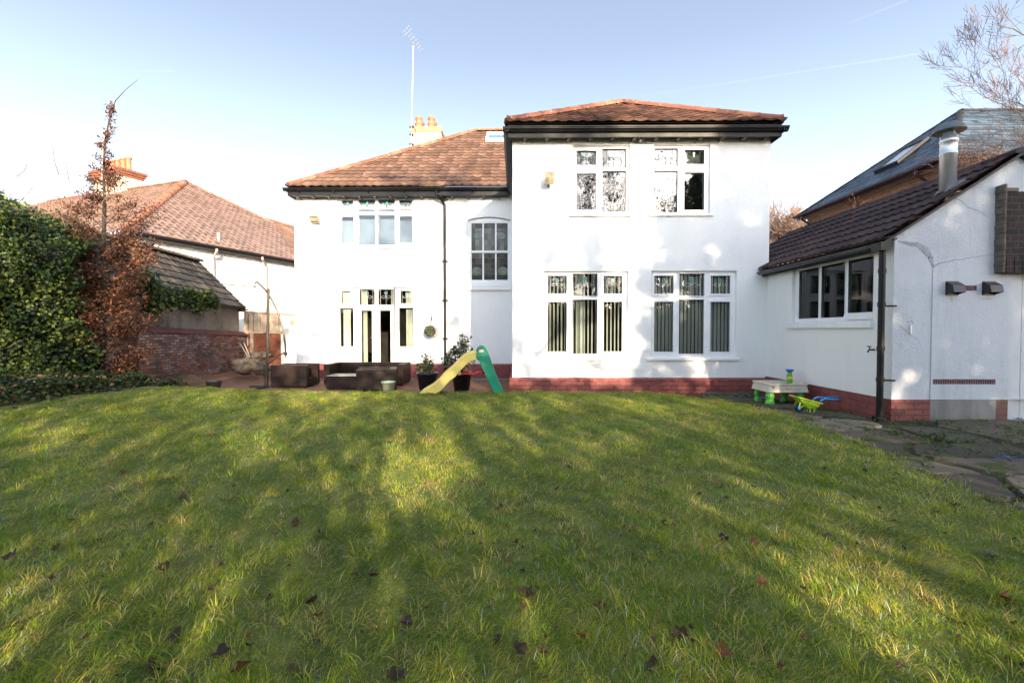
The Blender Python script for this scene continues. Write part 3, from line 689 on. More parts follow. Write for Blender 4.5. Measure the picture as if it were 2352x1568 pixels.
for k, (a, b_, p) in enumerate(((DR[0] + e + .004, xm - .003, LGp_b[2]), (xm + .003, DR[1] - e - .004, LGp_b[3]))):
    d = MB(); pp = (p[0], p[1], zdoor + .12, p[3]); d.holed(a, b_, zdoor + .01, ztop - .055, [pp], fnl, .05, .10)
    d.holed(pp[0] - .014, pp[1] + .014, pp[2] - .014, pp[3] + .014, [pp], fnl, .042, .07)
    for xx in (a, b_): d.quad(fnl(xx, zdoor, .05), fnl(xx, ztop - .055, .05), fnl(xx, ztop - .055, .1), fnl(xx, zdoor, .1))
    dd = d.build('glazed_door', M['pvc'], house)
    g = MB(); g.quad(fnl(pp[0], pp[2], .075), fnl(pp[1], pp[2], .075), fnl(pp[1], pp[3], .075), fnl(pp[0], pp[3], .075)); g.build('pane', M['glass'], dd)
    if k == 0:
        h = MB(); hx = xm - .05; hz = at(900, 778, YL).z; h.box(hx - .014, hx + .014, YL + .035, YL + .05, hz - .12, hz + .12); h.beam((hx, YL + .02, hz + .03), (hx - .11, YL + .02, hz + .03), .02, .016); h.beam((hx, YL + .02, hz + .03), (hx, YL + .045, hz + .03), .02, .016)
        h.build('handle', M['metalgrey'], dd, bevel=.003)
        c_ = MB()
        for it in curt(fnl, [(pp[0], pp[0] + (pp[1] - pp[0]) * .38, pp[2], pp[3])]): c_.add(*it)
        c_.build('curtain', M['curtain'], dd)
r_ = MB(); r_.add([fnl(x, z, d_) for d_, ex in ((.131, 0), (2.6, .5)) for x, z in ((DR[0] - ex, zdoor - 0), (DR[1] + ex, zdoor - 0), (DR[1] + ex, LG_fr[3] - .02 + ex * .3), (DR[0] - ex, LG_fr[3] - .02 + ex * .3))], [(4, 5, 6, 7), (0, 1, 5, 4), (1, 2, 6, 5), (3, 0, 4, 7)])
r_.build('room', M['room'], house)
# upstairs right
window('window', house, YR, RF1, RF1p, sill=(RF1[0] - .08, RF1[1] + .03, RF1[2], .05, .05), glass='glassmirror', leads=(0, 1), came='darkcame', tealm='teal', sash=(0, 2), blinds=(curt(fnY(YR), [(RF1[0] + .03, RF1[1] - .03, RF1p[0][2] - .12, RF1p[1][3] + .02)]), 0, 'curtain'))
window('window', house, YR, RF2, RF2p, sill=(RF2[0] - .09, RF2[1] + .05, RF2[2], .05, .05), glass='glassmirror', leads=(0, 1), came='darkcame', tealm='teal', sash=(1, 3), blinds=(curt(fnY(YR), [(RF2[0] + .03, RF2[1] - .03, RF2p[0][2] - .12, RF2p[1][3] + .02)]), 0, 'curtain'))
fnr = fnY(YR)
def blind_set(frm, pitch, ang, extra=()):
    s_ = [slats(fnr, frm[0] - .02, frm[1] + .02, frm[2] - .03, frm[3] + .1, pitch, ang)]
    for a, b_ in extra: s_[0] = (s_[0][0] + [fnr(a, frm[2], .19), fnr(b_, frm[2], .17), fnr(b_, frm[3] + .1, .17), fnr(a, frm[3] + .1, .19)], s_[0][1] + [tuple(len(s_[0][0]) + q for q in range(4))])
    for a, b_ in (): s_ += [([fnr(a, frm[2], .19), fnr(b_, frm[2], .17), fnr(b_, frm[3] + .1, .17), fnr(a, frm[3] + .1, .19)], [(0, 1, 2, 3)])]
    return (s_, 0, 'blind')
window('window', house, YR, RG1, RG1p, sill=(RG1[0] - .08, RG1[1] + .06, RG1[2], .055, .06), leads=(0, 1, 2), sash=(0, 2, 3, 5), blinds=blind_set(RG1, .078, R(60), ((at(1148.4 + .293 * 622, 700, YR).x, at(1148.4 + .293 * 668, 700, YR).x),)))
window('window', house, YR, RG2, RG2p, sill=(RG2[0] - .09, RG2[1] + .06, RG2[2], .055, .06), leads=(0, 1, 2), sash=(0, 2, 3, 5), blinds=blind_set(RG2, .076, R(27)))
# stair window with stained glass (sash window)
def stair():
    def C(x, y): p = at(ZA[0] + x * ZA[2], ZA[1] + y * ZA[2], YL); return (p.x, p.z)
    cols = [(170, 385), (415, 635), (665, 885)]
    up = align([bxp(ZA, YL, a, b, 150, 690) for a, b in cols]); lo = align([bxp(ZA, YL, a, b, 735, 1265) for a, b in cols])
    zm_ = at(1100, ZA[1] + 712 * ZA[2], YL).z
    f = MB(); f.holed(AR[0], AR[1], AR[2], AR[3], [(AR[0] + .045, AR[1] - .045, AR[2] + .02, up[0][3] + .035)], fnl, .06, .10)
    w_ = f.build('stair_window', M['oldpaint'], house)
    w_['label'] = 'arched sash window with stained glass'
    s1 = MB(); s1.holed(AR[0] + .045, AR[1] - .045, zm_ - .02, up[0][3] + .035, up, fnl, .075, .12); s1.build('sash_frame', M['oldpaint'], w_)
    s2 = MB(); s2.holed(AR[0] + .045, AR[1] - .045, AR[2] + .02, zm_ + .015, lo, fnl, .10, .14); s2.build('sash_frame', M['oldpaint'], w_)
    # stained glass quarries
    rg = random.Random(3); q = MB(); L = MB(); gr = MB(); pu = MB()
    D = .115
    pale = lambda: rg.uniform(.55, 1)
    x0, x1 = up[0][0], up[2][1]; 
    NX, NYu, NYl = 9, 5, 5
    xs = [C(v, 0)[0] for v in (170, 242, 318, 400, 487, 560, 650, 735, 812, 885)]
    ysu = [C(0, v)[1] for v in (690, 588, 472, 358, 247, 150)]; ysl = [C(0, v)[1] for v in (1265, 1165, 1050, 943, 833, 735)]
    for rows, dd, base in ((ysu, .10, .75), (ysl, .125, .30)):
        for j in range(5):
            for i in range(9):
                edge = (i in (0, 8)) or (rows is ysu and j == 4)
                v = base + rg.uniform(-.15, .15) + (.15 if rows is ysl and j > 3 else 0) - (.2 if rows is ysl and j < 1 else 0)
                if edge: v = v - .2
                q.quad(fnl(xs[i], rows[j], dd), fnl(xs[i + 1], rows[j], dd), fnl(xs[i + 1], rows[j + 1], dd), fnl(xs[i], rows[j + 1], dd), max(0, min(1, v)))
        for y in rows[1:-1]: L.beam(fnl(x0, y, dd - .004), fnl(x1, y, dd - .004), .006, .006)
        for x in xs[1:-1]: L.beam(fnl(x, rows[0], dd - .004), fnl(x, rows[-1], dd - .004), .006, .006)
    def curve(pts, dd, r=.007):
        pts = [C(*p) for p in pts]; out = []
        for i in range(len(pts) - 1):
            p0 = pts[max(i - 1, 0)]; p1 = pts[i]; p2 = pts[i + 1]; p3 = pts[min(i + 2, len(pts) - 1)]
            for t in np.linspace(0, 1, 5)[:-1]:
                out.append(fnl(*[.5 * (2 * p1[k] + (p2[k] - p0[k]) * t + (2 * p0[k] - 5 * p1[k] + 4 * p2[k] - p3[k]) * t * t + (3 * p1[k] - p0[k] - 3 * p2[k] + p3[k]) * t ** 3) for k in (0, 1)], dd))
        out.append(fnl(*pts[-1], dd)); L.tube(out, r, 6)
    for sg in (0, 1):
        m_ = (lambda p: (1055 - p[0], p[1])) if sg else (lambda p: p)
        for pth, dd in (([(527, 175), (470, 240), (380, 300), (280, 320), (220, 360), (215, 440), (250, 500)], .092), ([(527, 150), (430, 165), (330, 200), (240, 250), (200, 330)], .092), ([(180, 1165), (260, 1180), (390, 1150), (440, 1135), (490, 1150), (527, 1185)], .117)):
            curve([m_(p) for p in pth], dd)
        for cx, cy, rx, ry, dd in ((290, 390, 75, 75, .094), (265, 1085, 95, 80, .119)):
            pol = [C(*m_((cx + rx * math.cos(t) * (1 + .1 * math.sin(3 * t)), cy + ry * math.sin(t)))) for t in np.linspace(0, 2 * math.pi, 15)[:-1]]; MB().prism(pol, fnl, dd, dd + .003).build('stained_flower', M['greenglass'], w_)
        for cx, cy, rx, ry, dd in ((335, 385, 55, 62, .091), (300, 1085, 60, 36, .116)):
            pol = [C(*m_((cx + rx * math.cos(t) * (1 + .25 * math.sin(2 * t + 1)), cy + ry * math.sin(t)))) for t in np.linspace(0, 2 * math.pi, 13)[:-1]]; MB().prism(pol, fnl, dd, dd + .002).build('stained_flower', M['purpleglass'], w_)
    q.build('stained_glass', M['quarry'], w_); L.build('leading', M['darkcame'], w_); 
    s = MB(); a = C(38, 1370); b = C(965, 1475); s.box(a[0], b[0], YL - .09, YL + .02, b[1], a[1]); s.box(AR[0] + .03, AR[1] - .03, YL - .02, YL + .09, a[1] - .002, AR[2] + .03)
    s.build('sill', M['wall'], w_, bevel=.01)
    # dripping brick arch edge
    hd = MB()
    for (a, c_), (a2, c2) in zip(arc[:-1], arc[1:]):
        hd.add([fnl(a, c_ - .035, .055), fnl(a2, c2 - .035, .055), fnl(a2, c2, .055), fnl(a, c_, .055)], [(0, 1, 2, 3)])
    hd.build('arch_board', M['metalgrey'], w_)
M['quarry'] = rnd_mat('textured_clear_stained_glass', [(0, (.015, .012, .009)), (.3, (.045, .042, .035)), (.55, (.10, .095, .08)), (.8, (.17, .175, .16)), (1, (.28, .30, .30))], .45, nscale=9, nmix=.25, bmp=.4, spec=.25)
M['greenglass'] = simple('green_stained_glass', (.05, .12, .07), .2, var=.3, scale=30, bmp=.3); M['purpleglass'] = simple('purple_stained_glass', (.07, .065, .11), .2, var=.3, scale=30, bmp=.3)
stair()

# ================================================================== ROOFS
def roof_face(mb, O, U, Vd, urange, L, course=.33, tile=.30, prof='roll', amp=.022, step=.035, sub=6):
    """O origin on eave, U along eave, Vd up the slope (unit); urange(v)->(u0,u1)"""
    O, U, Vd = Vector(O), Vector(U).normalized(), Vector(Vd).normalized(); Nn = U.cross(Vd)
    if Nn.z < 0: Nn = -Nn
    nc = max(1, int(math.ceil(L / course))); du = tile / sub
    umin = min(urange(0)[0], urange(L)[0]); umax = max(urange(0)[1], urange(L)[1])
    us = np.arange(math.floor(umin / tile) * tile, umax + tile, du)
    for i in range(nc):
        v0, v1 = i * course, min((i + 1) * course, L)
        off = 0 if prof == 'roll' else (tile / 2 * (i % 2))
        rows = []
        gap = step * .55
        for v, h in (((v0 + .055, -1), (v0 + .055, gap), (v0, gap), (v0, step), (v1, 0.004)) if i else ((v0 + .01, -1), (v0 + .01, -1), (v0, -1), (v0, step), (v1, 0.004))):
            a, b = urange(v); row = []
            for u in us:
                u2 = u + off; uc = min(max(u2, a), b); ph = (u2 / tile) % 1.0
                if prof == 'roll': k = amp * (math.cos(2 * math.pi * ph) * .5 + .5) ** 1.5
                elif prof == 'double': k = amp * abs(math.sin(2 * math.pi * ph))
                else: k = (0 if .03 < ph < .97 else -.006)
                row.append(O + U * uc + Vd * v + Nn * ((h + k) if h > 0 else (k - .01)))
            rows.append(row)
        n = len(us); base = len(mb.v); mb.v += [tuple(p) for r_ in rows for p in r_]
        for r_ in range(4):
            for j in range(n - 1):
                a, b, c, d = base + r_ * n + j, base + r_ * n + j + 1, base + (r_ + 1) * n + j + 1, base + (r_ + 1) * n + j
                if (Vector(mb.v[a]) - Vector(mb.v[b])).length < 1e-5 and (Vector(mb.v[c]) - Vector(mb.v[d])).length < 1e-5: continue
                mb.f.append((a, b, c, d))
                t = int(math.floor((us[j] + off) / tile)); rr = ((t * 73.13 + i * 37.77) * 12.9898 % 1 + math.sin(t * 12.9 + i * 78.2) * 43.7) % 1
                mb.r.append(rr)
def ridge_line(mb, a, b, rad=.12, seg=.42, flat=.8, sink=.05):
    a, b = Vector(a), Vector(b); d = b - a; n = max(1, int(d.length / seg)); dn = d.normalized(); sd = dn.cross(Vector((0, 0, 1))).normalized(); up = sd.cross(dn).normalized()
    for i in range(n):
        p, q = a + d * (i / n), a + d * ((i + 1.06) / n); vs = []
        for k, P in enumerate((p, q)):
            rr = rad * (1.06 if k == 0 else .97)
            for t in np.linspace(0, math.pi, 8): vs.append(P + sd * math.cos(t) * rr + up * (math.sin(t) * rr * flat - sink))
        fs = [(j, j + 1, 8 + j + 1, 8 + j) for j in range(7)] + [tuple(range(8))[::-1], tuple(range(8, 16))]
        mb.add(vs, fs)
def hip(mb, A, B, P0, P1, **k):
    """face with eave A->B and top edge P0->P1 (P0 above A side)"""
    A, B, P0, P1 = map(Vector, (A, B, P0, P1)); U = (B - A).normalized(); V0 = (P0 - A); v = V0 - U * V0.dot(U); L = v.length; Vd = v / L
    u0t, u1t, W = V0.dot(U), (P1 - A).dot(U), (B - A).length
    roof_face(mb, A, U, Vd, lambda q: (u0t * q / L, W + (u1t - W) * q / L), L, **k)

ZR = 5.60   # tile edge height at gutters
gx0 = at(1161, 288, 9.22).x; gx1 = at(1806, 288, 9.22).x; YE = 9.22
w2 = (gx1 - gx0) / 2; apex = Vector((at(1428, 230, YE + w2).x, YE + w2, at(1428, 231, YE + w2).z - .08)); 
rb = MB()
hip(rb, (gx0, YE, ZR), (gx1, YE, ZR), apex, apex, course=.27, tile=.25, amp=.022, step=.026)
back = Vector((apex.x, 17.5, apex.z))
hip(rb, (gx0, 17.5, ZR), (gx0, YE, ZR), back, apex, course=.30, sub=3)
hip(rb, (gx1, YE, ZR), (gx1, 24, ZR), apex, (apex.x, 24, apex.z), course=.30, sub=3)
rR = rb.build('roof', M['tileR'], house)
b_ = MB(); dz_ = Vector((0, 0, -.035)); A_, B_ = Vector((gx0 + .02, YE + .03, ZR)), Vector((gx1 - .02, YE + .03, ZR)); b_.add([A_ + dz_, B_ + dz_, apex + dz_, Vector((gx1 - .02, 18, ZR)) + dz_, Vector((apex.x, 18, apex.z)) + dz_, Vector((gx0 + .02, 18, ZR)) + dz_], [(0, 1, 2), (1, 3, 4, 2), (0, 2, 4, 5)]); b_.build('roof_deck', M['soffit'], rR)
rg_ = MB(); ridge_line(rg_, (gx0 + .05, YE + .05, ZR + .05), apex + Vector((0, 0, .06)), .13); ridge_line(rg_, (gx1 - .05, YE + .05, ZR + .05), apex + Vector((0, 0, .06)), .13); ridge_line(rg_, apex + Vector((0, 0, .06)), back + Vector((0, 0, .06)), .12)
rg_.build('ridge_tiles', M['ridge'], rR)
lx0 = at(655, 427, 13.25).x; YLE = 13.25; lw = 4.9
lap = Vector((lx0 + lw, YLE + lw, at(1090, 302, YLE + lw).z)); lap2 = Vector((5.4 - lw * .2, YLE + lw, lap.z))
lb = MB()
hip(lb, (lx0, YLE, ZR), (5.3, YLE, ZR), lap, lap2, course=.31, tile=.25, amp=.022, step=.03, sub=6)
hip(lb, (lx0, YLE + 2 * lw, ZR), (lx0, YLE, ZR), lap, lap, course=.34, sub=3)
hip(lb, (5.3, YLE + 2 * lw, ZR), (lx0, YLE + 2 * lw, ZR), lap2, lap, course=.5, sub=1)
rL = lb.build('roof', M['tile'], house)
rg_ = MB(); ridge_line(rg_, (lx0 + .05, YLE + .05, ZR + .05), lap + Vector((0, 0, .05)), .13, .40); ridge_line(rg_, lap + Vector((0, 0, .05)), lap2 + Vector((0, 0, .05)), .14, .4)
rg_.build('ridge_tiles', M['ridge'], rL)
# roof window on the left roof
sl = (lap - Vector((lx0 + lw, YLE, ZR))).normalized(); nn = Vector((1, 0, 0)).cross(sl)
Om = Vector((lx0, YLE, ZR)); p_ = atplane(574.2 + 2120 * .26856, 229.7 + 335 * .26856, Om, nn)
def onroof(u, v, h): return p_ + Vector((1, 0, 0)) * u + sl * v + nn * h
sw = MB(); sw.holed(-.42, .42, -.5, .5, [(-.34, .34, -.40, .40)], lambda a, b, d: onroof(a, b, .13 - d), 0, .1)
for a0, a1, b0, b1 in ((-.42, .42, -.5, -.5), (-.42, -.42, -.5, .5), (.42, .42, -.5, .5), (-.42, .42, .5, .5)): sw.quad(onroof(a0, b0, 0), onroof(a1, b1, 0), onroof(a1, b1, .13), onroof(a0, b0, .13))
so_ = sw.build('roof_window', M['white'], rL)
sg_ = MB(); sg_.quad(onroof(-.34, -.4, .09), onroof(.34, -.4, .09), onroof(.34, .4, .09), onroof(-.34, .4, .09)); sg_.build('pane', M['skyglass'], so_)
# flashing strip
# eaves: gutters, fascias, soffits
def gutter(mb, a, b, rad=.06, depth=.09, n=8):
    """ogee gutter from a to b, a/b on the outer top lip line"""
    a, b = Vector(a), Vector(b); d = (b - a).normalized(); out = d.cross(Vector((0, 0, 1))).normalized()
    prof = [(.0, 0), (-.008, 0), (-.012, -.03), (-.035, -.055), (-.05, -.085), (-.11, -.085), (-.12, -.02), (-.108, -.02), (-.10, -.075), (-.055, -.072), (-.03, -.04), (.0, -.008)]
    vs = []
    for P in (a, b):
        for o_, z in prof: vs.append(P + out * o_ + Vector((0, 0, z)))
    k = len(prof); mb.add(vs, [(i, (i + 1) % k, (i + 1) % k + k, i + k) for i in range(k)] + [tuple(range(k)), tuple(range(2 * k - 1, k - 1, -1))])
gt = MB(); yo = 9.16; xo0, xo1 = at(1155, 289, yo).x, at(1815, 287, yo).x; zg = at(1480, 289, yo).z
gutter(gt, (xo0, yo, zg), (xo1, yo, zg))
gutter(gt, (xo0, YLE + .2, zg), (xo0, yo, zg)); gutter(gt, (xo1, yo, zg), (xo1, 20, zg))
gt.build('gutter', M['black'], house)
fa = MB(); fa.box(xo0 + .10, xo1 - .10, yo + .10, yo + .13, zg - .17, zg + .055); fa.box(xo0 + .10, xo0 + .13, yo + .13, YLE, zg - .17, zg + .02); fa.box(xo1 - .13, xo1 - .10, yo + .13, 20, zg - .17, zg + .02)
fa.build('fascia', M['black'], house)
sf = MB(); sf.box(xo0 + .13, xo1 - .13, yo + .13, YR + .02, zg - .13, zg - .11); sf.box(xo0 + .13, XR0 + .02, YR, YLE, zg - .13, zg - .11)
for s_ in (XR0, XR1):     # boxed eave ends as seen from below
    pass
sf.build('soffit', M['soffit'], house)
re = MB()
for k in range(12):
    x = XR0 + .25 + k * (XR1 - XR0 - .4) / 11; re.box(x - .03, x + .03, yo + .135, YR, zg - .175, zg - .131)
re.build('rafter_ends', M['soffitwood'], house)
gt = MB(); yl = 13.19; xl0 = at(648, 428, yl).x; xl1 = XR0 - .12; zgl = at(900, 430, yl).z
gutter(gt, (xl0, yl, zgl), (xl1, yl, zgl)); gutter(gt, (xl0, 20, zgl), (xl0, yl, zgl))
for k in range(7): 
    x = xl0 + .45 + k * .98; gt.beam((x, yl + .0, zgl - .045), (x + .001, yl + .1, zgl - .09), .03, .1)
gt.build('gutter', M['black'], house)
fa = MB(); fa.box(xl0 + .10, xl1, yl + .10, yl + .13, zgl - .2, zgl + .02); fa.box(xl0 + .10, xl0 + .13, yl + .13, 20, zgl - .2, zgl + .02); fa.build('fascia', M['black'], house)
sf = MB(); sf.box(xl0 + .13, xl1, yl + .13, YL + .02, zgl - .19, zgl - .17); sf.box(xl0 + .13, XL0 + .02, YL, 20, zgl - .19, zgl - .17); sf.build('soffit', M['soffit'], house)
re = MB()
for k in range(15):
    x = XL0 + .2 + k * .44
    if x < XR0: re.box(x - .025, x + .025, yl + .135, YL, zgl - .235, zgl - .191)
re.build('rafter_ends', M['soffitwood'], house)
fi = MB()
for (x, sg) in ((gx0 + .02, -1), (gx1 - .02, 1)):
    pts = [(x + sg * (.02 + .05 * (1 - t)) * math.cos(4.5 * t) if t > .3 else x + sg * .02, YE + .05, ZR + .02 + .02 * math.sin(9 * t) + .15 * min(t, .6)) for t in np.linspace(0, 1, 14)]
    fi.tube(pts, .008, 6)
fi.build('hip_iron', M['black'], house)
# downpipe
dp = MB(); xd = at(1022, 600, YL - .07).x; yd = YL - .07
ztop = at(1002, 436, yl + .06).z
pts = [(at(1002, 436, yl + .06).x, yl + .06, ztop - .02), (at(1002, 445, yl + .06).x, yl + .06, ztop - .14), (xd - .07, YL - .12, ztop - .25), (xd - .005, yd, ztop - .36), (xd, yd, PZ + .1)]
dp.tube(pts, .036, 12)
for py in (458, 600, 690, 778, 836): 
    z = at(1022, py, yd).z; dp.tube([(xd, yd, z - .035), (xd, yd, z + .035)], .045, 12); dp.box(xd - .085, xd + .085, YL - .045, YL - .001, z - .015, z + .015)
dp.build('downpipe', M['black'], house, smooth=False)
# chimney
cy = 19.0; ca = at(944, 334, cy); cb = at(1013, 296, cy); ct = at(978, 296, cy).z
ch = MB(); ch.box(ca.x, cb.x, cy, cy + 1.0, 6.2, ct - .12)
cho = ch.build('chimney', M['chimneyrender'], house)
cc = MB(); cc.box(ca.x - .04, cb.x + .04, cy - .04, cy + 1.04, ct - .12, ct); cc.box(ca.x - .02, cb.x + .02, cy - .02, cy + 1.02, ct, ct + .07); cc.build('chimney_cap', M['chimneybrick'], cho)
pt_prof = [(.17, 0), (.17, .1), (.15, .14), (.14, .2), (.165, .21), (.165, .25), (.135, .28), (.125, .4), (.15, .42), (.15, .5), (.11, .5), (.10, .3)]
for k, (px, yy) in enumerate(((962.5, .3), (991.5, .3), (967, .75), (996, .75))):
    p = MB(); p.lathe(pt_prof, (at(px, 290, cy + yy).x, cy + yy, ct + .07), 16); p.build('chimney_pot', M['pot'], cho, smooth=True)

# ================================================================== OUTBUILDING (right)
ext = thing('outbuilding', (6.8, 8.5, .3), 'white rendered single storey outbuilding with dark tiled gable roof and steel flue', 'outbuilding')
fx = fnX(XE); fg = fnY(YG)
XG1 = 8.65; RX = at(2338, 333, YG).x; RZ = at(2338, 333, YG).z; EZ = at(2048, 545, YG).z
zpe = at(2040, 917, YG).z
yw0 = atx(1829, 700, XE).y; yw1 = atx(1997.5, 700, XE).y
p1 = (atx(1872.4, 700, XE).y, atx(1827.7, 700, XE).y); p2 = (atx(1931.7, 700, XE).y, atx(1878.2, 700, XE).y); p3 = (atx(1997.6, 700, XE).y, atx(1939, 700, XE).y)
zwb = atx(1828, 732, XE).z; zwt = atx(1828, 623, XE).z; zp3 = atx(1939, 719, XE).z
WE = (p3[0] - .06, p1[1] + .12, zwb - .07, zwt + .07)
ew = MB(); ew.holed(YG, 11.4, zpe, EZ, [WE], fx, 0, .13); ew.build('wall', M['wall'], ext)
window('window', ext, XE, WE, [(p1[0], p1[1], zwb, zwt), (p2[0], p2[1], zwb, zwt), (p3[0], p3[1], zp3, zwt)], sill=(WE[0] - .02, WE[1] + .1, WE[2] + .01, .11, .05), glass='glassext', leads=False, fnmk=fnX, frmat='oldpaint', rev=.06)
s_ = MB(); s_.box(XE + .015, XE + .06, p3[0] - .03, p3[1] + .03, zp3 - .10, zp3 - .02); s_.build('casement_rail', M['oldpaint'], ext, bevel=.004)
# gable wall with door opening at right
dx0 = at(2318, 800, YG).x; zdt = at(2335, 630, YG).z
gw = MB(); gw.holed(XE, XG1, zpe, EZ, [(dx0, XG1 - .2, zpe, zdt)], fg, 0, .13)
gw.add([(XE, YG, EZ), (XG1, YG, EZ), (RX, YG, RZ - .16)], [(0, 1, 2)])
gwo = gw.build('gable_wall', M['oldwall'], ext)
# slightly proud lower panel where the old opening was filled in
pxl = at(2140, 700, YG).x; zpt = at(2200, 615, YG).z
fp = MB(); slot = bxp((2900 / 1.7415, 1100 / 1.7415, .606 / 1.7415), YG, 1366, 1780, 686, 720); slot2 = bxp((2900 / 1.7415, 1100 / 1.7415, .606 / 1.7415), YG, 1562, 1658, 69, 104)
fp.holed(pxl, dx0 - .01, zpe, zpt, [slot, slot2], fg, -.012, .03); fp.quad(fg(pxl, zpe, -.012), fg(pxl, zpe, 0), fg(pxl, zpt, 0), fg(pxl, zpt, -.012)); fp.quad(fg(pxl, zpt, -.012), fg(pxl, zpt, 0), fg(dx0 - .01, zpt, 0), fg(dx0 - .01, zpt, -.012)); fp.quad(fg(dx0 - .01, zpe, -.012), fg(dx0 - .01, zpe, 0), fg(dx0 - .01, zpt, 0), fg(dx0 - .01, zpt, -.012))
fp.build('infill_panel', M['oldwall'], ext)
for sl_, nb in ((slot, 4), (slot2, 1)):
    a = MB(); wdt = (sl_[1] - sl_[0]) / nb
    a.quad(fg(sl_[0], sl_[2], .022), fg(sl_[1], sl_[2], .022), fg(sl_[1], sl_[3], .022), fg(sl_[0], sl_[3], .022))
    for i in range(nb):
        for k in range(9): x = sl_[0] + wdt * (i + (k + .5) / 9); a.box(x - wdt * .03, x + wdt * .03, YG - .006, YG + .02, sl_[2] + .002, sl_[3] - .002)
    a.build('air_brick', M['ventbrick'], ext)
# base
gz0 = .25
bs = MB(); bs.box(XE - .02, at(2133, 940, YG).x, YG - .025, YG + .1, gz0 - .2, zpe); bs.build('plinth', M['oldplinth'], ext)
bs = MB(); bs.box(XE - .022, XE + .1, YG + .1, 11.3, gz0 - .3, zpe); bs.build('plinth', M['plinth'], ext)
bs = MB(); bs.box(at(2133, 940, YG).x, at(2284, 940, YG).x, YG - .018, YG + .1, gz0 - .2, zpe - .005); bs.build('concrete_base', M['concrete'], ext)
bs = MB(); bs.box(at(2284, 940, YG).x, dx0 - .01, YG - .01, YG + .1, gz0 - .2, zpe); bs.build('plinth', M['oldplinth'], ext)
# cracks and filler
def strip(pts, wds, mat, name, off=-.003, Y0=YG):
    mb = MB(); P = [at(x, y, Y0) for x, y in pts]
    rg = random.Random(4); Q = []
    for i in range(len(P) - 1):
        for t in (0, .25, .5, .75): Q.append((P[i].lerp(P[i + 1], t) + Vector((rg.uniform(-.006, .006), 0, rg.uniform(-.006, .006))), wds[i] * (1 - t) + wds[i + 1] * t))
    Q.append((P[-1], wds[-1]))
    for i in range(len(Q) - 1):
        (a, wa), (b, wb) = Q[i], Q[i + 1]; d = (b - a).normalized(); n_ = Vector((-d.z, 0, d.x)); 
        o_ = Vector((0, off, 0))
        mb.quad(a + n_ * wa / 2 + o_, a - n_ * wa / 2 + o_, b - n_ * wb / 2 + o_, b + n_ * wb / 2 + o_)
    mb.build(name, M[mat], gwo)
strip([(2062, 553), (2085, 560), (2108, 562), (2125, 574), (2136, 590), (2142, 612)], [.02, .05, .06, .09, .07, .03], 'crack', 'filled_crack')
strip([(2142, 612), (2165, 602), (2200, 597), (2240, 590), (2290, 582)], [.03, .02, .012, .01, .006], 'crack', 'filled_crack')
strip([(2176, 438), (2190, 452), (2207, 462), (2222, 476), (2247, 484), (2268, 500)], [.003, .004, .006, .004, .004, .003], 'crackdark', 'crack')
strip([(2062, 740), (2085, 765), (2110, 782), (2116, 800)], [.002, .003, .003, .002], 'crackdark', 'crack')
# brick pier corbelled out over the door
bx0 = at(2309, 530, YG - .12).x; bz0 = at(2310, 626, YG - .12).z; bz1 = at(2310, 440, YG - .12).z
bp = MB(); bp.box(bx0, 8.3, YG - .12, YG + .01, bz0, bz1); bpo = bp.build('brick_pier', M['darkbrick'], ext)
me_ = MB(); 
rgx = random.Random(2); zz = bz0
while zz < bz1 + .05:
    h_ = rgx.uniform(.05, .09); me_.box(bx0 - rgx.uniform(.012, .024), bx0 + .008, YG - .126 - rgx.uniform(0, .008), YG + .01, zz, zz + h_); zz += h_
me_.box(bx0 - .03, bx0 + .16, YG - .13, YG + .01, bz1, bz1 + .05); me_.build('mortar_fillet', M['mortaredge'], bpo, bevel=.012)
sc = MB(); 
for i in range(9): sc.box(bx0 + .02 + i * .105, bx0 + .115 + i * .105, YG - .128, YG - .1, bz0 - .003, bz0 + .2)
sc.build('soldier_course', M['darkbrick'], bpo, bevel=.004)
# garage door
gd = MB(); gd.box(dx0, dx0 + .09, YG + .03, YG + .12, .33, zdt)
for i in range(12):
    x = dx0 + .1 + i * .13; gd.box(x, x + .125, YG + .07, YG + .10, .33, zdt)
gd.build('wooden_door', M['doorpaint'], ext, bevel=.004)
ds = MB(); ds.box(dx0 - .03, 8.6, YG - .06, YG + .13, .2, .33); ds.build('doorstep', M['concrete'], ext, bevel=.008)
# roof
eo = .17; rx0 = XE - eo; slope = (RZ - EZ) / (RX - XE); rz0 = EZ + .06 - eo * slope + .04; rzR = RZ - .09
rb = MB(); y0r, y1r = YG - .07, 11.45
hip(rb, (rx0, y0r, rz0), (rx0, y1r, rz0), (RX, y0r, rzR), (RX, y1r, rzR), course=.29, tile=.16, amp=.022, step=.03, sub=5)
hip(rb, (RX * 2 - rx0, y0r, rz0), (RX * 2 - rx0, y1r, rz0), (RX, y0r, rzR), (RX, y1r, rzR), course=.29, tile=.32, amp=.02, sub=3)
er = rb.build('roof', M['brown'], ext)
rr_ = MB(); ridge_line(rr_, (RX, y0r, rzR + .02), (RX, y1r, rzR + .0), .10, .45, sink=.06); rr_.build('ridge_tiles', M['brown'], er)
vg = MB()
for sg in (1, -1):
    a = Vector((RX - sg * (RX - rx0), YG - .045, rz0 - .045)); b = Vector((RX, YG - .045, rzR - .045)); vg.beam(a, b, .04, .03)
vg.build('verge_board', M['soffit'], er)
fa = MB(); fa.box(rx0 + .06, rx0 + .09, y0r + .02, 9.6, rz0 - .14, rz0 - .02); fa.box(rx0 + .09, XE + .02, y0r + .05, 9.55, EZ - .03, EZ - .012); fa.build('fascia', M['soffit'], er)
g_ = MB(); gxc = rx0 - .02; gzc = rz0 - .055
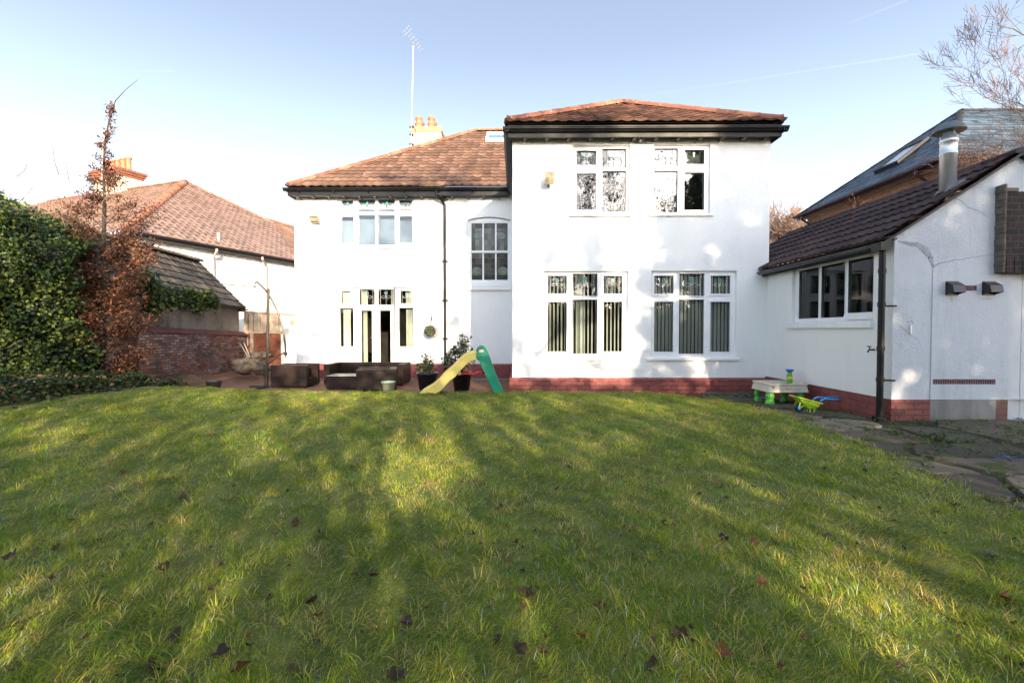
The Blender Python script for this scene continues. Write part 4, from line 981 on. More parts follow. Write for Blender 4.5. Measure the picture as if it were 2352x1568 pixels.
def halfround(mb, a, b, rad):
    a, b = Vector(a), Vector(b); d = (b - a).normalized(); sd = d.cross(Vector((0, 0, 1))).normalized(); vs = []
    for P in (a, b):
        for t in np.linspace(0, math.pi, 9): vs.append(P + sd * math.cos(t) * rad - Vector((0, 0, 1)) * math.sin(t) * rad)
        for t in np.linspace(math.pi, 0, 9): vs.append(P + sd * math.cos(t) * (rad - .006) - Vector((0, 0, 1)) * math.sin(t) * (rad - .006))
    mb.add(vs, [(i, (i + 1) % 18, (i + 1) % 18 + 18, i + 18) for i in range(18)] + [tuple(range(18)), tuple(range(35, 17, -1))])
halfround(g_, (gxc, 9.45, gzc), (gxc, y0r + .02, gzc), .058)
for y in (8.9, 8.1, 7.3, 6.55): halfround(g_, (gxc, y + .05, gzc + .003), (gxc, y - .05, gzc + .003), .066)
g_.build('gutter', M['greygutter'], ext)
dpx, dpy = gxc + .03, atx(2026, 640, gxc + .03).y; dq = MB()
dq.box(gxc - .06, gxc + .06, dpy - .09, dpy + .09, gzc - .1, gzc + .01); dq.tube([(dpx, dpy, gzc - .08), (dpx, dpy, .36)], .04, 14)
for py in (625, 700, 870, 800): 
    z = atx(2010, py, dpx).z; dq.tube([(dpx, dpy, z - .03), (dpx, dpy, z + .03)], .047, 12)
for py in (704, 871): 
    z = atx(2010, py, dpx).z; dq.beam((dpx, dpy, z), (XE + .0, dpy - .05, z), .02, .022)
dq.box(dpx - .055, dpx + .055, dpy - .06, dpy + .06, .3, .38)
dq.build('downpipe', M['black'], ext)
# flue
fy = 6.6; fxc = at(2177, 430, fy).x; fr0 = .094; zf = at(2177, 437, fy).z - .12; zc = at(2177, 300, fy).z; zt_ = at(2177, 281, fy).z
fl_ = MB(); zr = at(2177, 356, fy).z
fl_.lathe([(fr0, zf), (fr0, zr), (fr0 + .006, zr + .005), (fr0 + .006, zr + .02), (fr0, zr + .025), (fr0, zc - .17), (fr0 + .008, zc - .165), (fr0 + .008, zc - .13), (fr0, zc - .125), (fr0, zc - .08), (fr0 - .01, zc - .08), (fr0 - .012, zf + .1)], (fxc, fy, 0), 32)
flo = fl_.build('flue', M['steel'], ext, smooth=False)
for p in flo.data.polygons: p.use_smooth = len(p.vertices) == 4
cw = MB(); cw.lathe([(.185, zc - .02), (.187, zc - .012), (.16, zc + .035), (.10, zt_ - .02), (.03, zt_), (.001, zt_), (.03, zt_ - .012), (.1, zt_ - .035), (.15, zc + .015)], (fxc, fy, 0), 28)
for t in (.3, 2.4, 4.5): cw.beam((fxc + .085 * math.cos(t), fy + .085 * math.sin(t), zc - .1), (fxc + .11 * math.cos(t), fy + .11 * math.sin(t), zc + .02), .02, .006)
cw.lathe([(.075, zc - .1), (.075, zc + .02)], (fxc, fy, 0), 16)
cw.build('cowl', M['capsteel'], flo)
ls = MB(); ls.box(-.16, .16, -.16, .16, -.01, .02, Matrix.Translation((fxc, fy, zf + .13)) @ Matrix.Rotation(-math.atan(slope), 4, 'Y')); ls.build('flashing', M['lead'], flo)
lf_ = MB(); lf_.beam((XE + .02, 9.46, rz0 + .12), (rx0 - .03, 9.44, rz0 + .0), .16, .012); lf_.build('lead_flashing', M['lead'], er)
# hooded vents, tap, meter mark
for k, (x0, x1, y0, y1) in enumerate(((2171, 2205, 646, 676), (2255, 2290, 646, 676))):
    v = MB(); cx = at(x0, 661, YG).x; cx1 = at(x1 - 7, 661, YG).x; z1, z0 = at(x0, 646, YG - .1).z, at(x0, 676, YG - .1).z
    prof = [(YG - .013, z1), (YG - .03, z1), (YG - .11, z1 - .05), (YG - .13, z0 + .045), (YG - .13, z0 + .03), (YG - .013, z0)]
    for xx in (cx, cx1): v.add([(xx, a, b) for a, b in prof], [tuple(range(6)) if xx == cx1 else tuple(range(6))[::-1]])
    for (a, b), (c, d) in list(zip(prof[:-1], prof[1:]))[:4]: v.quad((cx, a, b), (cx1, a, b), (cx1, c, d), (cx, c, d))
    v.quad((cx, YG - .1, z0 + .025), (cx1, YG - .1, z0 + .025), (cx1, YG - .02, z0 + .05), (cx, YG - .02, z0 + .05))
    v.box(cx - .01, cx1 + .01, YG - .013, YG - .003, z0 - .01, z1 + .01)
    v.build('vent_hood', M['vent'], ext)
strip([(2083, 742), (2088, 738), (2094, 738), (2097, 744)], [.006] * 4, 'crackdark', 'mark')
hk = MB(); h0 = at(2092, 750, YG - .01); hk.box(h0.x - .008, h0.x + .008, YG - .018, YG - .002, h0.z - .09, h0.z + .02); hk.build('bracket', M['mast'], ext)
tp = thing('garden_tap', atx(2006, 803, XE - .02), 'small dark garden tap on the wall left of the black outbuilding downpipe', 'tap')
tl = tp.location; t_ = MB(); t_.tube([tl + Vector((.03, 0, 0)), tl + Vector((-.06, 0, 0)), tl + Vector((-.08, 0, -.035))], .012, 8); t_.build('spout', M['hook'], tp)
t_ = MB(); t_.tube([tl + Vector((-.05, 0, 0)), tl + Vector((-.06, 0, .045))], .007, 8); t_.tube([tl + Vector((-.06, -.035, .045)), tl + Vector((-.06, .035, .047))], .008, 8); t_.build('handle', M['hook'], tp)

# ================================================================== NEIGHBOUR, RIGHT (slate roof)
nb = thing('brick_house', (12, 13, 0), 'orange brick neighbouring house with blue grey slate hipped roof and brown gutters', 'house')
ez = 5.2; NX = 9.05; ny0, ny1 = 10.0, 15.35; apx = Vector((11.75, (ny0 + ny1) / 2, 7.35)); apr = Vector((20, apx.y, 7.35))
rb = MB()
hip(rb, (NX, ny1, ez), (NX, ny0, ez), apx, apx, course=.19, tile=.3, prof='flat', step=.012, sub=3)
hip(rb, (NX, ny0, ez), (22, ny0, ez), apx, apr, course=.19, tile=.3, prof='flat', step=.012, sub=3)
hip(rb, (22, ny1, ez), (NX, ny1, ez), apr, apx, course=.5, prof='flat', sub=1)
nr = rb.build('roof', M['slate'], nb)
rr_ = MB(); ridge_line(rr_, (NX, ny0, ez + .02), apx, .09); ridge_line(rr_, (NX, ny1, ez + .02), apx, .09); ridge_line(rr_, apx, apr, .10, .45); rr_.build('ridge_tiles', M['soffit'], nr)
wb_ = MB(); wb_.box(NX + .22, 22, ny0 + .22, ny1 - .22, -.1, ez - .02); wb_.build('wall', M['stockbrick'], nb)
wb_ = MB(); wb_.box(NX + .05, NX + .22, ny0 + .05, ny1 - .05, ez - .12, ez - .10); wb_.box(NX + .22, 22, ny0 + .05, ny0 + .22, ez - .12, ez - .10); wb_.build('soffit', simple('cream_soffit', (.45, .36, .26), .8), nb)
wb_ = MB(); wb_.box(NX + .02, NX + .05, ny0 + .02, ny1, ez - .135, ez - .0); wb_.box(NX + .05, 22, ny0 + .02, ny0 + .05, ez - .135, ez); wb_.build('fascia', M['gutterbrown'], nb)
g_ = MB(); halfround(g_, (NX - .045, ny1 + .05, ez - .01), (NX - .045, ny0 - .05, ez - .01), .06); halfround(g_, (NX - .05, ny0 - .045, ez - .01), (22, ny0 - .045, ez - .01), .06)
for y in (10.6, 11.6, 12.7, 13.8, 14.8): halfround(g_, (NX - .045, y + .04, ez - .01), (NX - .045, y - .04, ez - .01), .067)
for y in (15.0, 10.75): g_.tube([(NX - .045, y, ez - .06), (NX - .045, y, ez - .16), (NX + .17, y, ez - .30), (NX + .18, y, ez - 1.5)], .035, 8)
g_.build('gutter', M['gutterbrown'], nb)
ns = (apx - Vector((NX, apx.y, ez))).normalized(); nU = Vector((0, -1, 0)); nN = nU.cross(ns); nN = nN if nN.z > 0 else -nN
q0 = atplane(2072, 362, Vector((NX, 12, ez)), nN); q0.y = q0.y
def onn(u, v, h): return q0 + nU * u + ns * v + nN * h
sk = MB(); sk.holed(-.40, .40, -.5, .5, [(-.33, .33, -.42, .42)], lambda a, b, d: onn(a, b, .10 - d), 0, .08)
for a0, a1, b0, b1 in ((-.40, .40, -.5, -.5), (-.40, -.40, -.5, .5), (.40, .40, -.5, .5), (-.40, .40, .5, .5)): sk.quad(onn(a0, b0, 0), onn(a1, b1, 0), onn(a1, b1, .10), onn(a0, b0, .10))
sko = sk.build('roof_window', M['soffit'], nr); s2 = MB(); s2.quad(onn(-.33, -.42, .07), onn(.33, -.42, .07), onn(.33, .42, .07), onn(-.33, .42, .07)); s2.build('pane', simple('sky_coloured_glass', (.55, .62, .68), .05, spec=1, bmp=0, var=.02), sko)  # the pane's pale base colour imitates reflected sky

# ================================================================== NEIGHBOUR, LEFT
nl = thing('white_house', (-18, 27, 0), 'distant white neighbouring house with pale red roof and a long chimney stack behind the hedge', 'house')
C0 = Vector((-15.55, 18.6, 5.5)); u_ = Vector((.32, .947, 0)).normalized(); v_ = Vector((-u_.y, u_.x, 0))
wN = 9.1; apN = C0 + (u_ + v_) * wN; apN.z = at(425, 418, apN.y).z
D0 = C0 + u_ * 2 * wN; rb = MB()
hip(rb, D0, C0, apN, apN, course=.42, tile=.36, amp=.03, step=.045, sub=4)
lftr = apN + v_ * 14.0; Cl = C0 + v_ * (14.0 + 2 * wN)
hip(rb, C0, Cl, apN, lftr, course=.42, tile=.36, amp=.03, step=.045, sub=4)
wz = 9.17; k_ = wz - 5.5; wr = k_ / ((apN.z - 5.5) / wN)     # run of the wing's slope
Pa = C0 + u_ * 13.0 + v_ * wr; Pa.z = wz; Pb = C0 + u_ * 30 + v_ * wr; Pb.z = wz
hip(rb, C0 + u_ * 30, C0 + u_ * 9, Pb, Pa - u_ * 4 * 0, course=.42, tile=.36, amp=.03, step=.045, sub=4)
nlr = rb.build('roof', M['fartile'], nl)
rr_ = MB(); ridge_line(rr_, C0, apN + Vector((0, 0, .05)), .2, .45); ridge_line(rr_, apN + Vector((0, 0, .05)), lftr + Vector((0, 0, .05)), .16, .5); ridge_line(rr_, Pa - u_ * 1.0, Pb, .15, .5); ridge_line(rr_, apN + Vector((0, 0, .05)), D0, .15, .5); rr_.build('ridge_tiles', M['ridge'], nlr)
def fN(off): return lambda a, b, d: C0 + u_ * a + v_ * (off + d) + Vector((0, 0, b - 5.5))
wn = MB(); f_ = fN(.45)
def uvN(px, py, off=.45):
    p = atplane(px, py, C0 + v_ * off, v_); return ((p - C0).dot(u_), p.z)
winsN = []
for x0, x1, y0, y1 in ((399.5, 419, 574, 592), (430, 448, 578, 594)):
    a0, z1 = uvN(x0, y0); a1, z0 = uvN(x1, y1); winsN.append((a0, a1, z0, z1))
blinds_ = []
for x0, x1, y0, y1 in ((500, 530, 593, 650), (553, 582, 601, 655)):
    a0, z1 = uvN(x0, y0); a1, z0 = uvN(x1, y1); blinds_.append((a0, a1, z0, z1))
wn.holed(.45, 29.5, -.1, 5.45, winsN + blinds_, f_, 0, .2)
wn.quad(C0 + u_ * .45 + v_ * .45 + Vector((0, 0, -5.6)), C0 + u_ * .45 + v_ * 20 + Vector((0, 0, -5.6)), C0 + u_ * .45 + v_ * 20, C0 + u_ * .45 + v_ * .45)
wn.build('wall', M['farwall'], nl)
for i, wv in enumerate(winsN + blinds_):
    b = MB(); nx_ = 3 if i < 2 else 1; cw_ = (wv[1] - wv[0]) / nx_
    b.holed(*wv, [(wv[0] + .03 + cw_ * k, wv[0] + cw_ * (k + 1) - .03, wv[2] + .04 + (wv[3] - wv[2]) / 2 * j, wv[2] + (wv[3] - wv[2]) / 2 * (j + 1) - .03) for k in range(nx_) for j in range(2)] , f_, .06, .1)
    wo = b.build('window', M['pvc'], nl); g = MB(); g.quad(f_(wv[0], wv[2], .09), f_(wv[1], wv[2], .09), f_(wv[1], wv[3], .09), f_(wv[0], wv[3], .09)); g.build('pane', M['room'] if i < 2 else M['farwall'], wo)
    s_ = MB(); a = f_(wv[0] - .1, wv[2] - .03, -.05); s_.beam(a, f_(wv[1] + .1, wv[2] - .03, -.05), .12, .07); s_.build('sill', M['oldpaint'], wo)
g_ = MB(); f0 = fN(-.02); g_.beam(f0(-.1, 5.47, 0), f0(29.5, 5.47, 0), .12, .10); gl_ = f0
g_.build('gutter', M['black'], nl)
g_ = MB(); g_.quad(f0(0, 5.33, .07), f0(29.5, 5.33, .07), f_(29.5, 5.33, 0), f_(0, 5.33, 0)); g_.quad(f0(0, 5.33, .06), f0(29.5, 5.33, .06), f0(29.5, 5.45, .06), f0(0, 5.45, .06)); g_.build('soffit', M['soffit'], nl)
for px, y0 in ((497, 548), (602, 588)):
    a0, z0 = uvN(px, y0, 0); a1, _ = uvN(px - (9 if px < 500 else -8), 600, .4)
    g_ = MB(); f4 = fN(.35); g_.tube([f0(a0, 5.4, 0), f0(a0, 5.3, 0), f4(a1, 4.95, 0), f4(a1, .3, 0)], .06, 8); g_.build('downpipe', M['lampcase'], nl)
g_ = MB(); a0, z0 = uvN(497, 548, .6); pN = fN(.7)(a0 + .2, 5.6, 0); g_.tube([pN, pN + Vector((0, 0, .75))], .07, 8); g_.build('soil_pipe', M['lampcase'], nl)
s_dir = 6.6; cb_ = apN + v_ * s_dir; ct_ = at(255, 404, cb_.y).z
rot = Matrix.Translation((cb_.x, cb_.y, 0)) @ Matrix.Rotation(math.atan2(u_.y, u_.x), 4, 'Z')
ch = MB(); ch.box(-.6, .9, -1.35, 1.35, 9, ct_ - .25, rot); cho = ch.build('chimney', M['chimneyrender'], nl)
cc = MB()
for i, e in enumerate((.05, .12, .19)): cc.box(-.6 - e, .9 + e, -1.35 - e, 1.35 + e, ct_ - .25 + i * .16, ct_ - .25 + (i + 1) * .16, rot)
cc.build('chimney_cap', M['redbrick'], cho)
for i in range(5):
    p = MB(); p.lathe([(.2, 0), (.2, .1), (.16, .16), (.15, .8), (.19, .82), (.19, .95), (.12, .95), (.1, .6)], rot @ Vector((.15, -1.1 + .55 * i, ct_ + .22)), 14); p.build('chimney_pot', M['pot'], cho)
sp = thing('metal_flue_pipe', rot @ Vector((-.75, .3, ct_ - .8)), 'slim white pipe rising beside the chimney of the distant neighbouring house', 'pipe')
g_ = MB(); b0 = at(236, 447, cb_.y - 1.2); b1 = at(237, 300, cb_.y - 1.2); sp.location = b0; g_.tube([b0 - Vector((0, 0, 1)), b1], [.09, .07], 10); g_.build('pole', M['mast'], sp)

# ================================================================== LEFT GARDEN: brick wall, shed, fence
bwP1 = Vector((-9.62, 12.3, 0)); bwP2 = Vector((-9.92, 17.2, 0)); bwP0 = bwP1 + (bwP1 - bwP2) * .1
bw = thing('brick_wall', bwP1, 'old whitewashed brick boundary wall with sloping red coping along the patio', 'wall')
def wallseg(mb, A, B, z0, z1, th=.24):
    d = (B - A).normalized(); n_ = Vector((-d.y, d.x, 0)); n_ = n_ if n_.x < 0 else -n_
    vs = [A, B, B + n_ * th, A + n_ * th]; za = z1 if isinstance(z1, tuple) else (z1, z1)
    tops = [za[0], za[1], za[1], za[0]]
    mb.add([Vector((p.x, p.y, z0)) for p in vs] + [Vector((p.x, p.y, t)) for p, t in zip(vs, tops)], [(0, 1, 5, 4), (1, 2, 6, 5), (2, 3, 7, 6), (3, 0, 4, 7), (4, 5, 6, 7)])
b = MB(); wallseg(b, bwP0, bwP2, -.1, (1.50, 1.32)); b.build('brickwork', M['boundbrick'], bw)
b = MB(); dW = (bwP2 - bwP0); nn_ = 24
for i in range(nn_):
    a0 = bwP0 + dW * (i / nn_); a1 = bwP0 + dW * ((i + .94) / nn_); zt = 1.50 - .18 * i / nn_
    prof = [(.05, 0), (.05, .03), (-.12, .15), (-.29, .03), (-.29, 0)]
    vs = [Vector((p.x + o_, p.y, zt + h)) for p in (a0, a1) for o_, h in prof]
    b.add(vs, [(i2, i2 + 1, i2 + 6, i2 + 5) for i2 in range(4)] + [(0, 1, 2, 3, 4), (9, 8, 7, 6, 5)])
b.build('coping', M['coping'], bw)
sh = thing('shed', (-11, 14.5, 0), 'small garden building with mossy dark tiled roof behind the whitewashed brick wall', 'shed')
d1 = (bwP2 - bwP1).normalized(); sA = bwP1 + Vector((-.26, 0, 0)) - d1 * 2.5; sB = bwP2 + Vector((-.26, -.05, 0))
seA = 2.52; seB = at(565, 706, 17.2).z
b = MB(); wallseg(b, sA, sB, .5, (seA + .05, seB + .0), 3.4); b.build('wall', M['dirtyrender'], sh)
E0 = sA + Vector((.18, 0, seA + .04)); E1 = sB + Vector((.18, .12, seB - .03)); T1 = at(460, 600, 17.3); T0 = T1 + (E0 - E1); T0.z = T1.z + .12
b = MB(); hip(b, E0, E1, T0, T1, course=.34, tile=.28, amp=.018, step=.04, sub=5)
T2 = T1 + Vector((-1.7, 0, -1.7)); b.quad(T0, T1, T2, T2 + (T0 - T1))
sr = b.build('roof', M['shedtile'], sh); b = MB(); dn_ = Vector((-.03, 0, -.03)); b.quad(E0 + dn_, E1 + dn_, T1 + dn_, T0 + dn_); b.build('roof_deck', M['soffit'], sr); b = MB(); ridge_line(b, T0 + Vector((0, 0, .04)), T1 + Vector((0, 0, .04)), .13); b.build('ridge_tiles', M['shedtile'], sr)
b = MB(); b.quad(E1 + Vector((0, .0, -.02)), T1 - Vector((0, 0, .03)), T1 + Vector((0, 0, -1.8)), Vector((E1.x, E1.y, T1.z - 1.83))); b.build('gable_wall', M['dirtyrender'], sh)
b = MB(); halfround(b, E1 + Vector((.06, 0, -.03)), E0 + Vector((.06, 0, -.03)), .05); b.build('gutter', M['black'], sh)
YF = 17.3
rw = thing('low_brick_wall', (at(600, 800, YF).x, YF, 0), 'low orange brick wall under the timber fence at the side passage', 'wall')
xa, xb = at(562, 780, YF).x, at(646, 780, YF).x
b = MB(); b.box(xa, xb, YF, YF + .24, -.1, at(600, 727, YF).z - .35); b.build('brickwork', M['redbrick'], rw)
fn_ = thing('timber_fence', (at(600, 740, YF).x, YF, 1.3), 'weathered board fence panel on top of the low orange brick wall', 'fence')
zt0, zb0 = at(600, 716, YF).z, at(600, 727, YF).z - .35
zt0 = at(600, 716, YF - .05).z; zb0 = at(600, 762, YF - .05).z
b = MB(); rgx = random.Random(8); x = xa
while x < xb - .02:
    w0 = rgx.uniform(.09, .14); b.box(x, min(x + w0, xb), YF - .02 - rgx.uniform(0, .01), YF + .01, zb0, zt0 - .02 - rgx.uniform(0, .02)); x += w0 + .006
b.build('boards', M['timber'], fn_)
rw_o = rw.children[0]; 
b = MB(); b.beam((xa - .25, YF - .05, zt0 + .03), (XL0 + .1, YF - .05, zt0 - .22), .1, .05); b.beam((xa, YF - .05, zb0), (xb + .05, YF - .05, zb0 - .02), .07, .1); b.build('rail', M['timber'], fn_)
for px in (567, 579, 615):
    b = MB(); xx = at(px, 740, YF - .06).x; b.box(xx - .05, xx + .05, YF - .1, YF - .021, .9 if px != 579 else .35, zt0 + .0); b.build('post', M['timber'], fn_)
# raise brickwork to meet fence
wg = thing('white_gate_wall', (at(662, 780, YF).x, YF, 0), 'white painted wall piece closing the side passage beside the house corner', 'wall')
b = MB(); b.box(xb, XL0 + 1.2, YF - .03, YF + .2, -.05, at(660, 722, YF).z); b.build('wall_panel', M['wall'], wg)
b = MB(); p_ = at(668, 773, YF - .04); b.box(p_.x - .07, p_.x + .07, YF - .045, YF - .028, p_.z - .06, p_.z + .06); b.build('plaque', simple('blue_grey_plaque', (.30, .42, .45), .5), wg)
b = MB(); p_ = at(674, 739, YF - .04); b.prism([(p_.x - .1, p_.z), (p_.x, p_.z + .12), (p_.x + .12, p_.z + .12), (p_.x + .12, p_.z - .15), (p_.x - .05, p_.z - .12)], fnY(YF - .12), 0, .1); b.build('meter_box', M['lampcase'], wg)

# ================================================================== THINGS ON THE HOUSE
def lamp(name, loc, label, rz, tilt, w_, h_, dp_):
    t = thing(name, loc, label, 'floodlight'); T = Matrix.Translation(loc) @ Matrix.Rotation(rz, 4, 'Z') @ Matrix.Rotation(tilt, 4, 'X')
    b = MB(); b.add([T @ Vector(v) for v in ((-w_ / 2, -dp_, -h_ / 2), (w_ / 2, -dp_, -h_ / 2), (w_ / 2, -dp_, h_ / 2), (-w_ / 2, -dp_, h_ / 2), (-w_ * .35, 0, -h_ * .3), (w_ * .35, 0, -h_ * .3), (w_ * .35, 0, h_ * .3), (-w_ * .35, 0, h_ * .3))], [(0, 1, 5, 4), (1, 2, 6, 5), (2, 3, 7, 6), (3, 0, 4, 7), (4, 5, 6, 7)])
    b.holed(-w_ / 2, w_ / 2, -h_ / 2, h_ / 2, [(-w_ * .42, w_ * .42, -h_ * .4, h_ * .4)], lambda a, c, d: T @ Vector((a, -dp_ + d, c)), -.01, .02)
    b.build('housing', M['lampcase'], t, bevel=.004)
    g = MB(); g.quad(*[T @ Vector(v) for v in ((-w_ * .42, -dp_ + .004, -h_ * .4), (w_ * .42, -dp_ + .004, -h_ * .4), (w_ * .42, -dp_ + .004, h_ * .4), (-w_ * .42, -dp_ + .004, h_ * .4))]); g.build('lens', M['lampglass'], t)
    a = MB(); L0 = Vector(loc); wy = YL if loc[1] > 11 else YR
    a.beam(L0 + Vector((0, 0, -h_ * .25)), Vector((L0.x, wy, L0.z - h_ * .55)), .03, .02); a.box(L0.x - w_ * .5, L0.x + w_ * .5, L0.y - dp_ * .5 - .01, L0.y - dp_ * .5 + .01, L0.z - h_ * .56, L0.z - h_ * .5); a.build('bracket', M['hook'], t)
lamp('floodlight', at(726, 500, YL - .12), 'weathered floodlight tilted downwards on the wall left of the upper four light window', R(-14), R(38), .28, .22, .1)
lamp('floodlight', at(1260, 410, YR - .12), 'square floodlight facing forward on the wall left of the upper right wing windows', R(8), R(12), .19, .24, .09)
t = thing('security_camera', at(1472, 318, YR - .1), 'tiny white wall sensor hanging under the eaves above the right wing windows', 'sensor')
b = MB(); l = t.location; b.box(l.x - .025, l.x + .025, l.y - .05, l.y + .05, l.z - .05, l.z + .04); b.tube([l + Vector((0, .05, 0)), l + Vector((-.03, .09, .05)), l + Vector((-.06, .06, .12))], .008, 6); b.build('case', M['lampcase'], t, bevel=.006)
t = thing('eaves_sensor', at(1163, 433, YL - .08), 'small dark ball sensor with a loose cable in the corner under the left gutter', 'sensor'); l = t.location
b = MB(); b.sphere(l + Vector((.02, .0, 0)), .05); b.tube([l + Vector((0, .07, 0)), l + Vector((-.05, .06, -.05)), l + Vector((-.14, .06, -.02)), l + Vector((-.2, .07, .06))], .006, 5); b.build('case', M['black'], t)
# aerial on its mast
t = thing('tv_aerial', at(944, 335, 18.9), 'tall slim television aerial mast strapped to the chimney, yagi boom at its top', 'aerial')
pt = at(949.5, 112, 18.9); pbm = at(944, 338, 18.9)
b = MB(); b.tube([pbm, pbm.lerp(pt, .45), pt + Vector((.0, 0, .1))], [.024, .022, .018], 10); b.build('mast', M['mast'], t, smooth=True)
b = MB(); a = at(930, 70, 18.9); c = at(966, 109, 18.9); a.y -= .25; c.y += .25; b.tube([a, c], .008, 6)
dr = (c - a).normalized(); cr = Vector((.25, -.35, .9)).cross(dr).normalized(); up2 = cr.cross(dr).normalized()
for k in range(8):
    p = a.lerp(c, .12 + .12 * k); L_ = .10 if k > 1 else .2
    b.tube([p - up2 * L_, p + up2 * L_], .0035, 5)
for s_ in (-1, 1): b.tube([a.lerp(c, .12) + up2 * .02, a.lerp(c, .1) + up2 * .32 * s_ + cr * .16], .004, 5); b.tube([a.lerp(c, .12) + up2 * .2 * s_ - cr * .2, a.lerp(c, .12) + up2 * .2 * s_ + cr * .25], .004, 5)
b.tube([a.lerp(c, .75), a.lerp(c, .45) + Vector((-.05, 0, -.25)), pt], .009, 5)
b.build('boom', M['metalgrey'], t)
b = MB(); 
for z in (.12, .5, .8): b.box(pbm.x - .06, pbm.x + .1, 18.86, 19.0, pbm.z + z - .015, pbm.z + z + .015)
b.tube([pbm + Vector((.03, -.02, .9)), pbm + Vector((.2, -.02, .7)), pbm + Vector((.18, -.02, .35)), pbm + Vector((.05, -.02, .25))], .012, 6)
b.build('bracket', M['hook'], t)
# hanging topiary ball
t = thing('topiary_ball', at(987, 760, 13.25), 'round clipped topiary ball hanging from an iron bracket beside the french doors', 'plant')
l = t.location; n_ = 900; P = RNG.normal(size=(n_, 3)); P /= np.linalg.norm(P, axis=1)[:, None]; P = P * (.125 + .025 * RNG.random((n_, 1))) + np.array(l)
leaf_mesh('foliage', P, .045, M['ball'], t, aspect=.5, out=(P - np.array(l)) * 10)
b = MB(); b.sphere(l, .11); b.build('core', M['hedgecore'], t)
b = MB(); hk_ = at(991, 728, 13.5); b.tube([l + Vector((0, 0, .1)), l + Vector((.03, .05, .35)), hk_], .006, 5); b.tube([l + Vector((.02, .02, .1)), l + Vector((.05, .05, .32))], .004, 5); b.tube([hk_ + Vector((0, .05, -.1)), hk_ + Vector((0, .05, .04))], .012, 6)
b.tube([l + Vector((-.02, 0, -.14)), l + Vector((.14, 0, -.18)), l + Vector((.1, 0, -.12)), l + Vector((.11, .0, -.02))], .008, 5); b.build('bracket', M['hook'], t)

# ================================================================== RATTAN FURNITURE
def box_part(name, parent, boxes, T, mat='wicker', bevel=.012):
    b = MB()
    for q in boxes: b.box(*q, T)
    return b.build(name, M[mat], parent, bevel=bevel)
def rattan_seat(name, label, cat, loc, rz, W, D, H, arm=.15, seat=.22, group='brown rattan garden furniture'):
    """origin front left corner on the ground; opening faces local -Y"""
    t = thing(name, loc, label, cat, group, rz); T = Matrix.Translation(loc) @ Matrix.Rotation(rz, 4, 'Z')
    box_part('arm', t, [(0, arm, 0, D, .03, H)], T); box_part('arm', t, [(W - arm, W, 0, D, .03, H)], T)
    box_part('backrest', t, [(arm + .002, W - arm - .002, D - arm, D - .003, .03, H - .002)], T)
    box_part('seat', t, [(arm + .002, W - arm - .002, .005, D - arm - .002, .03, seat)], T)
    for x in (.03, W - .07):
        for y in (.03, D - .07): box_part('foot', t, [(x, x + .04, y, y + .04, 0, .03)], T, 'black', 0)
    return t
# left chair: opening faces +X (rz = +90deg: local -Y -> +X)
cA = Vector((-5.22, 11.60, PZ)); rattan_seat('rattan_armchair', 'brown rattan armchair beside the parasol stand, opening to the right', 'armchair', cA, R(90), .80, .90, .565)
rattan_seat('rattan_sofa', 'long brown rattan sofa standing with its back to the french doors', 'sofa', Vector((-5.0, 12.1, PZ)), 0, 2.06, .92, .555, .14, .24)
cD = Vector((-3.92, 11.62, PZ)); rattan_seat('rattan_armchair', 'brown rattan armchair behind the pale green bucket, opening to the left', 'armchair', cD, R(-90 + 14), .78, .92, .52)
t = thing('rattan_table', (-4.15, 11.6, PZ), 'low square brown rattan table with a pale frosted top between the two armchairs', 'table', 'brown rattan garden furniture')
T = Matrix.Translation((-4.62, 11.3, PZ)); box_part('base', t, [(0, .80, 0, .62, .02, .325)], T); box_part('table_top', t, [(.02, .78, .02, .60, .326, .338)], T, 'tabletop', .003)

# parasol stand
pY = 11.7; pb_ = at(612, 890, pY); t = thing('parasol_stand', (pb_.x, pY, PZ), 'tall bare cantilever parasol frame with a curved arm and no canopy', 'parasol stand')
b = MB(); p0 = Vector((pb_.x, pY, PZ)); pt_ = at(617, 665, pY); b.tube([p0, p0.lerp(pt_, .3)], .036, 12); b.tube([p0.lerp(pt_, .3), pt_], .03, 12); b.build('pole', M['stand'], t)
b = MB(); arc_ = [at(x, y, pY) for x, y in ((586, 651), (590, 647), (600, 656), (615, 672), (625, 690), (636, 712), (645, 738), (651, 765), (655, 790), (656, 808))]; b.tube(arc_, .022, 10); b.tube([at(586, 651, pY), at(584, 655, pY), at(587, 659, pY)], .012, 6); b.tube([arc_[3] , pt_ + Vector((0, 0, .02))], .03, 8); b.build('arm', M['stand'], t)
b = MB(); q = at(656, 812, pY); b.sphere(q, .045); b.tube([q, q - Vector((0, 0, .09))], .01, 6); b.tube([q + Vector((-.02, 0, .03)), at(640, 816, pY), at(608, 842, pY)], .016, 8); b.build('crank', M['stand'], t)
b = MB(); b.beam(p0 + Vector((-.42, 0, .03)), p0 + Vector((.42, 0, .03)), .06, .035); b.beam(p0 + Vector((0, -.42, .03)), p0 + Vector((0, .42, .03)), .058, .033); b.tube([p0 + Vector((0, 0, .02)), p0 + Vector((0, 0, .35))], .045, 12); q = at(610, 840, pY); b.box(q.x - .05, q.x + .05, pY - .05, pY + .05, q.z - .05, q.z + .05); b.build('base', M['stand'], t)

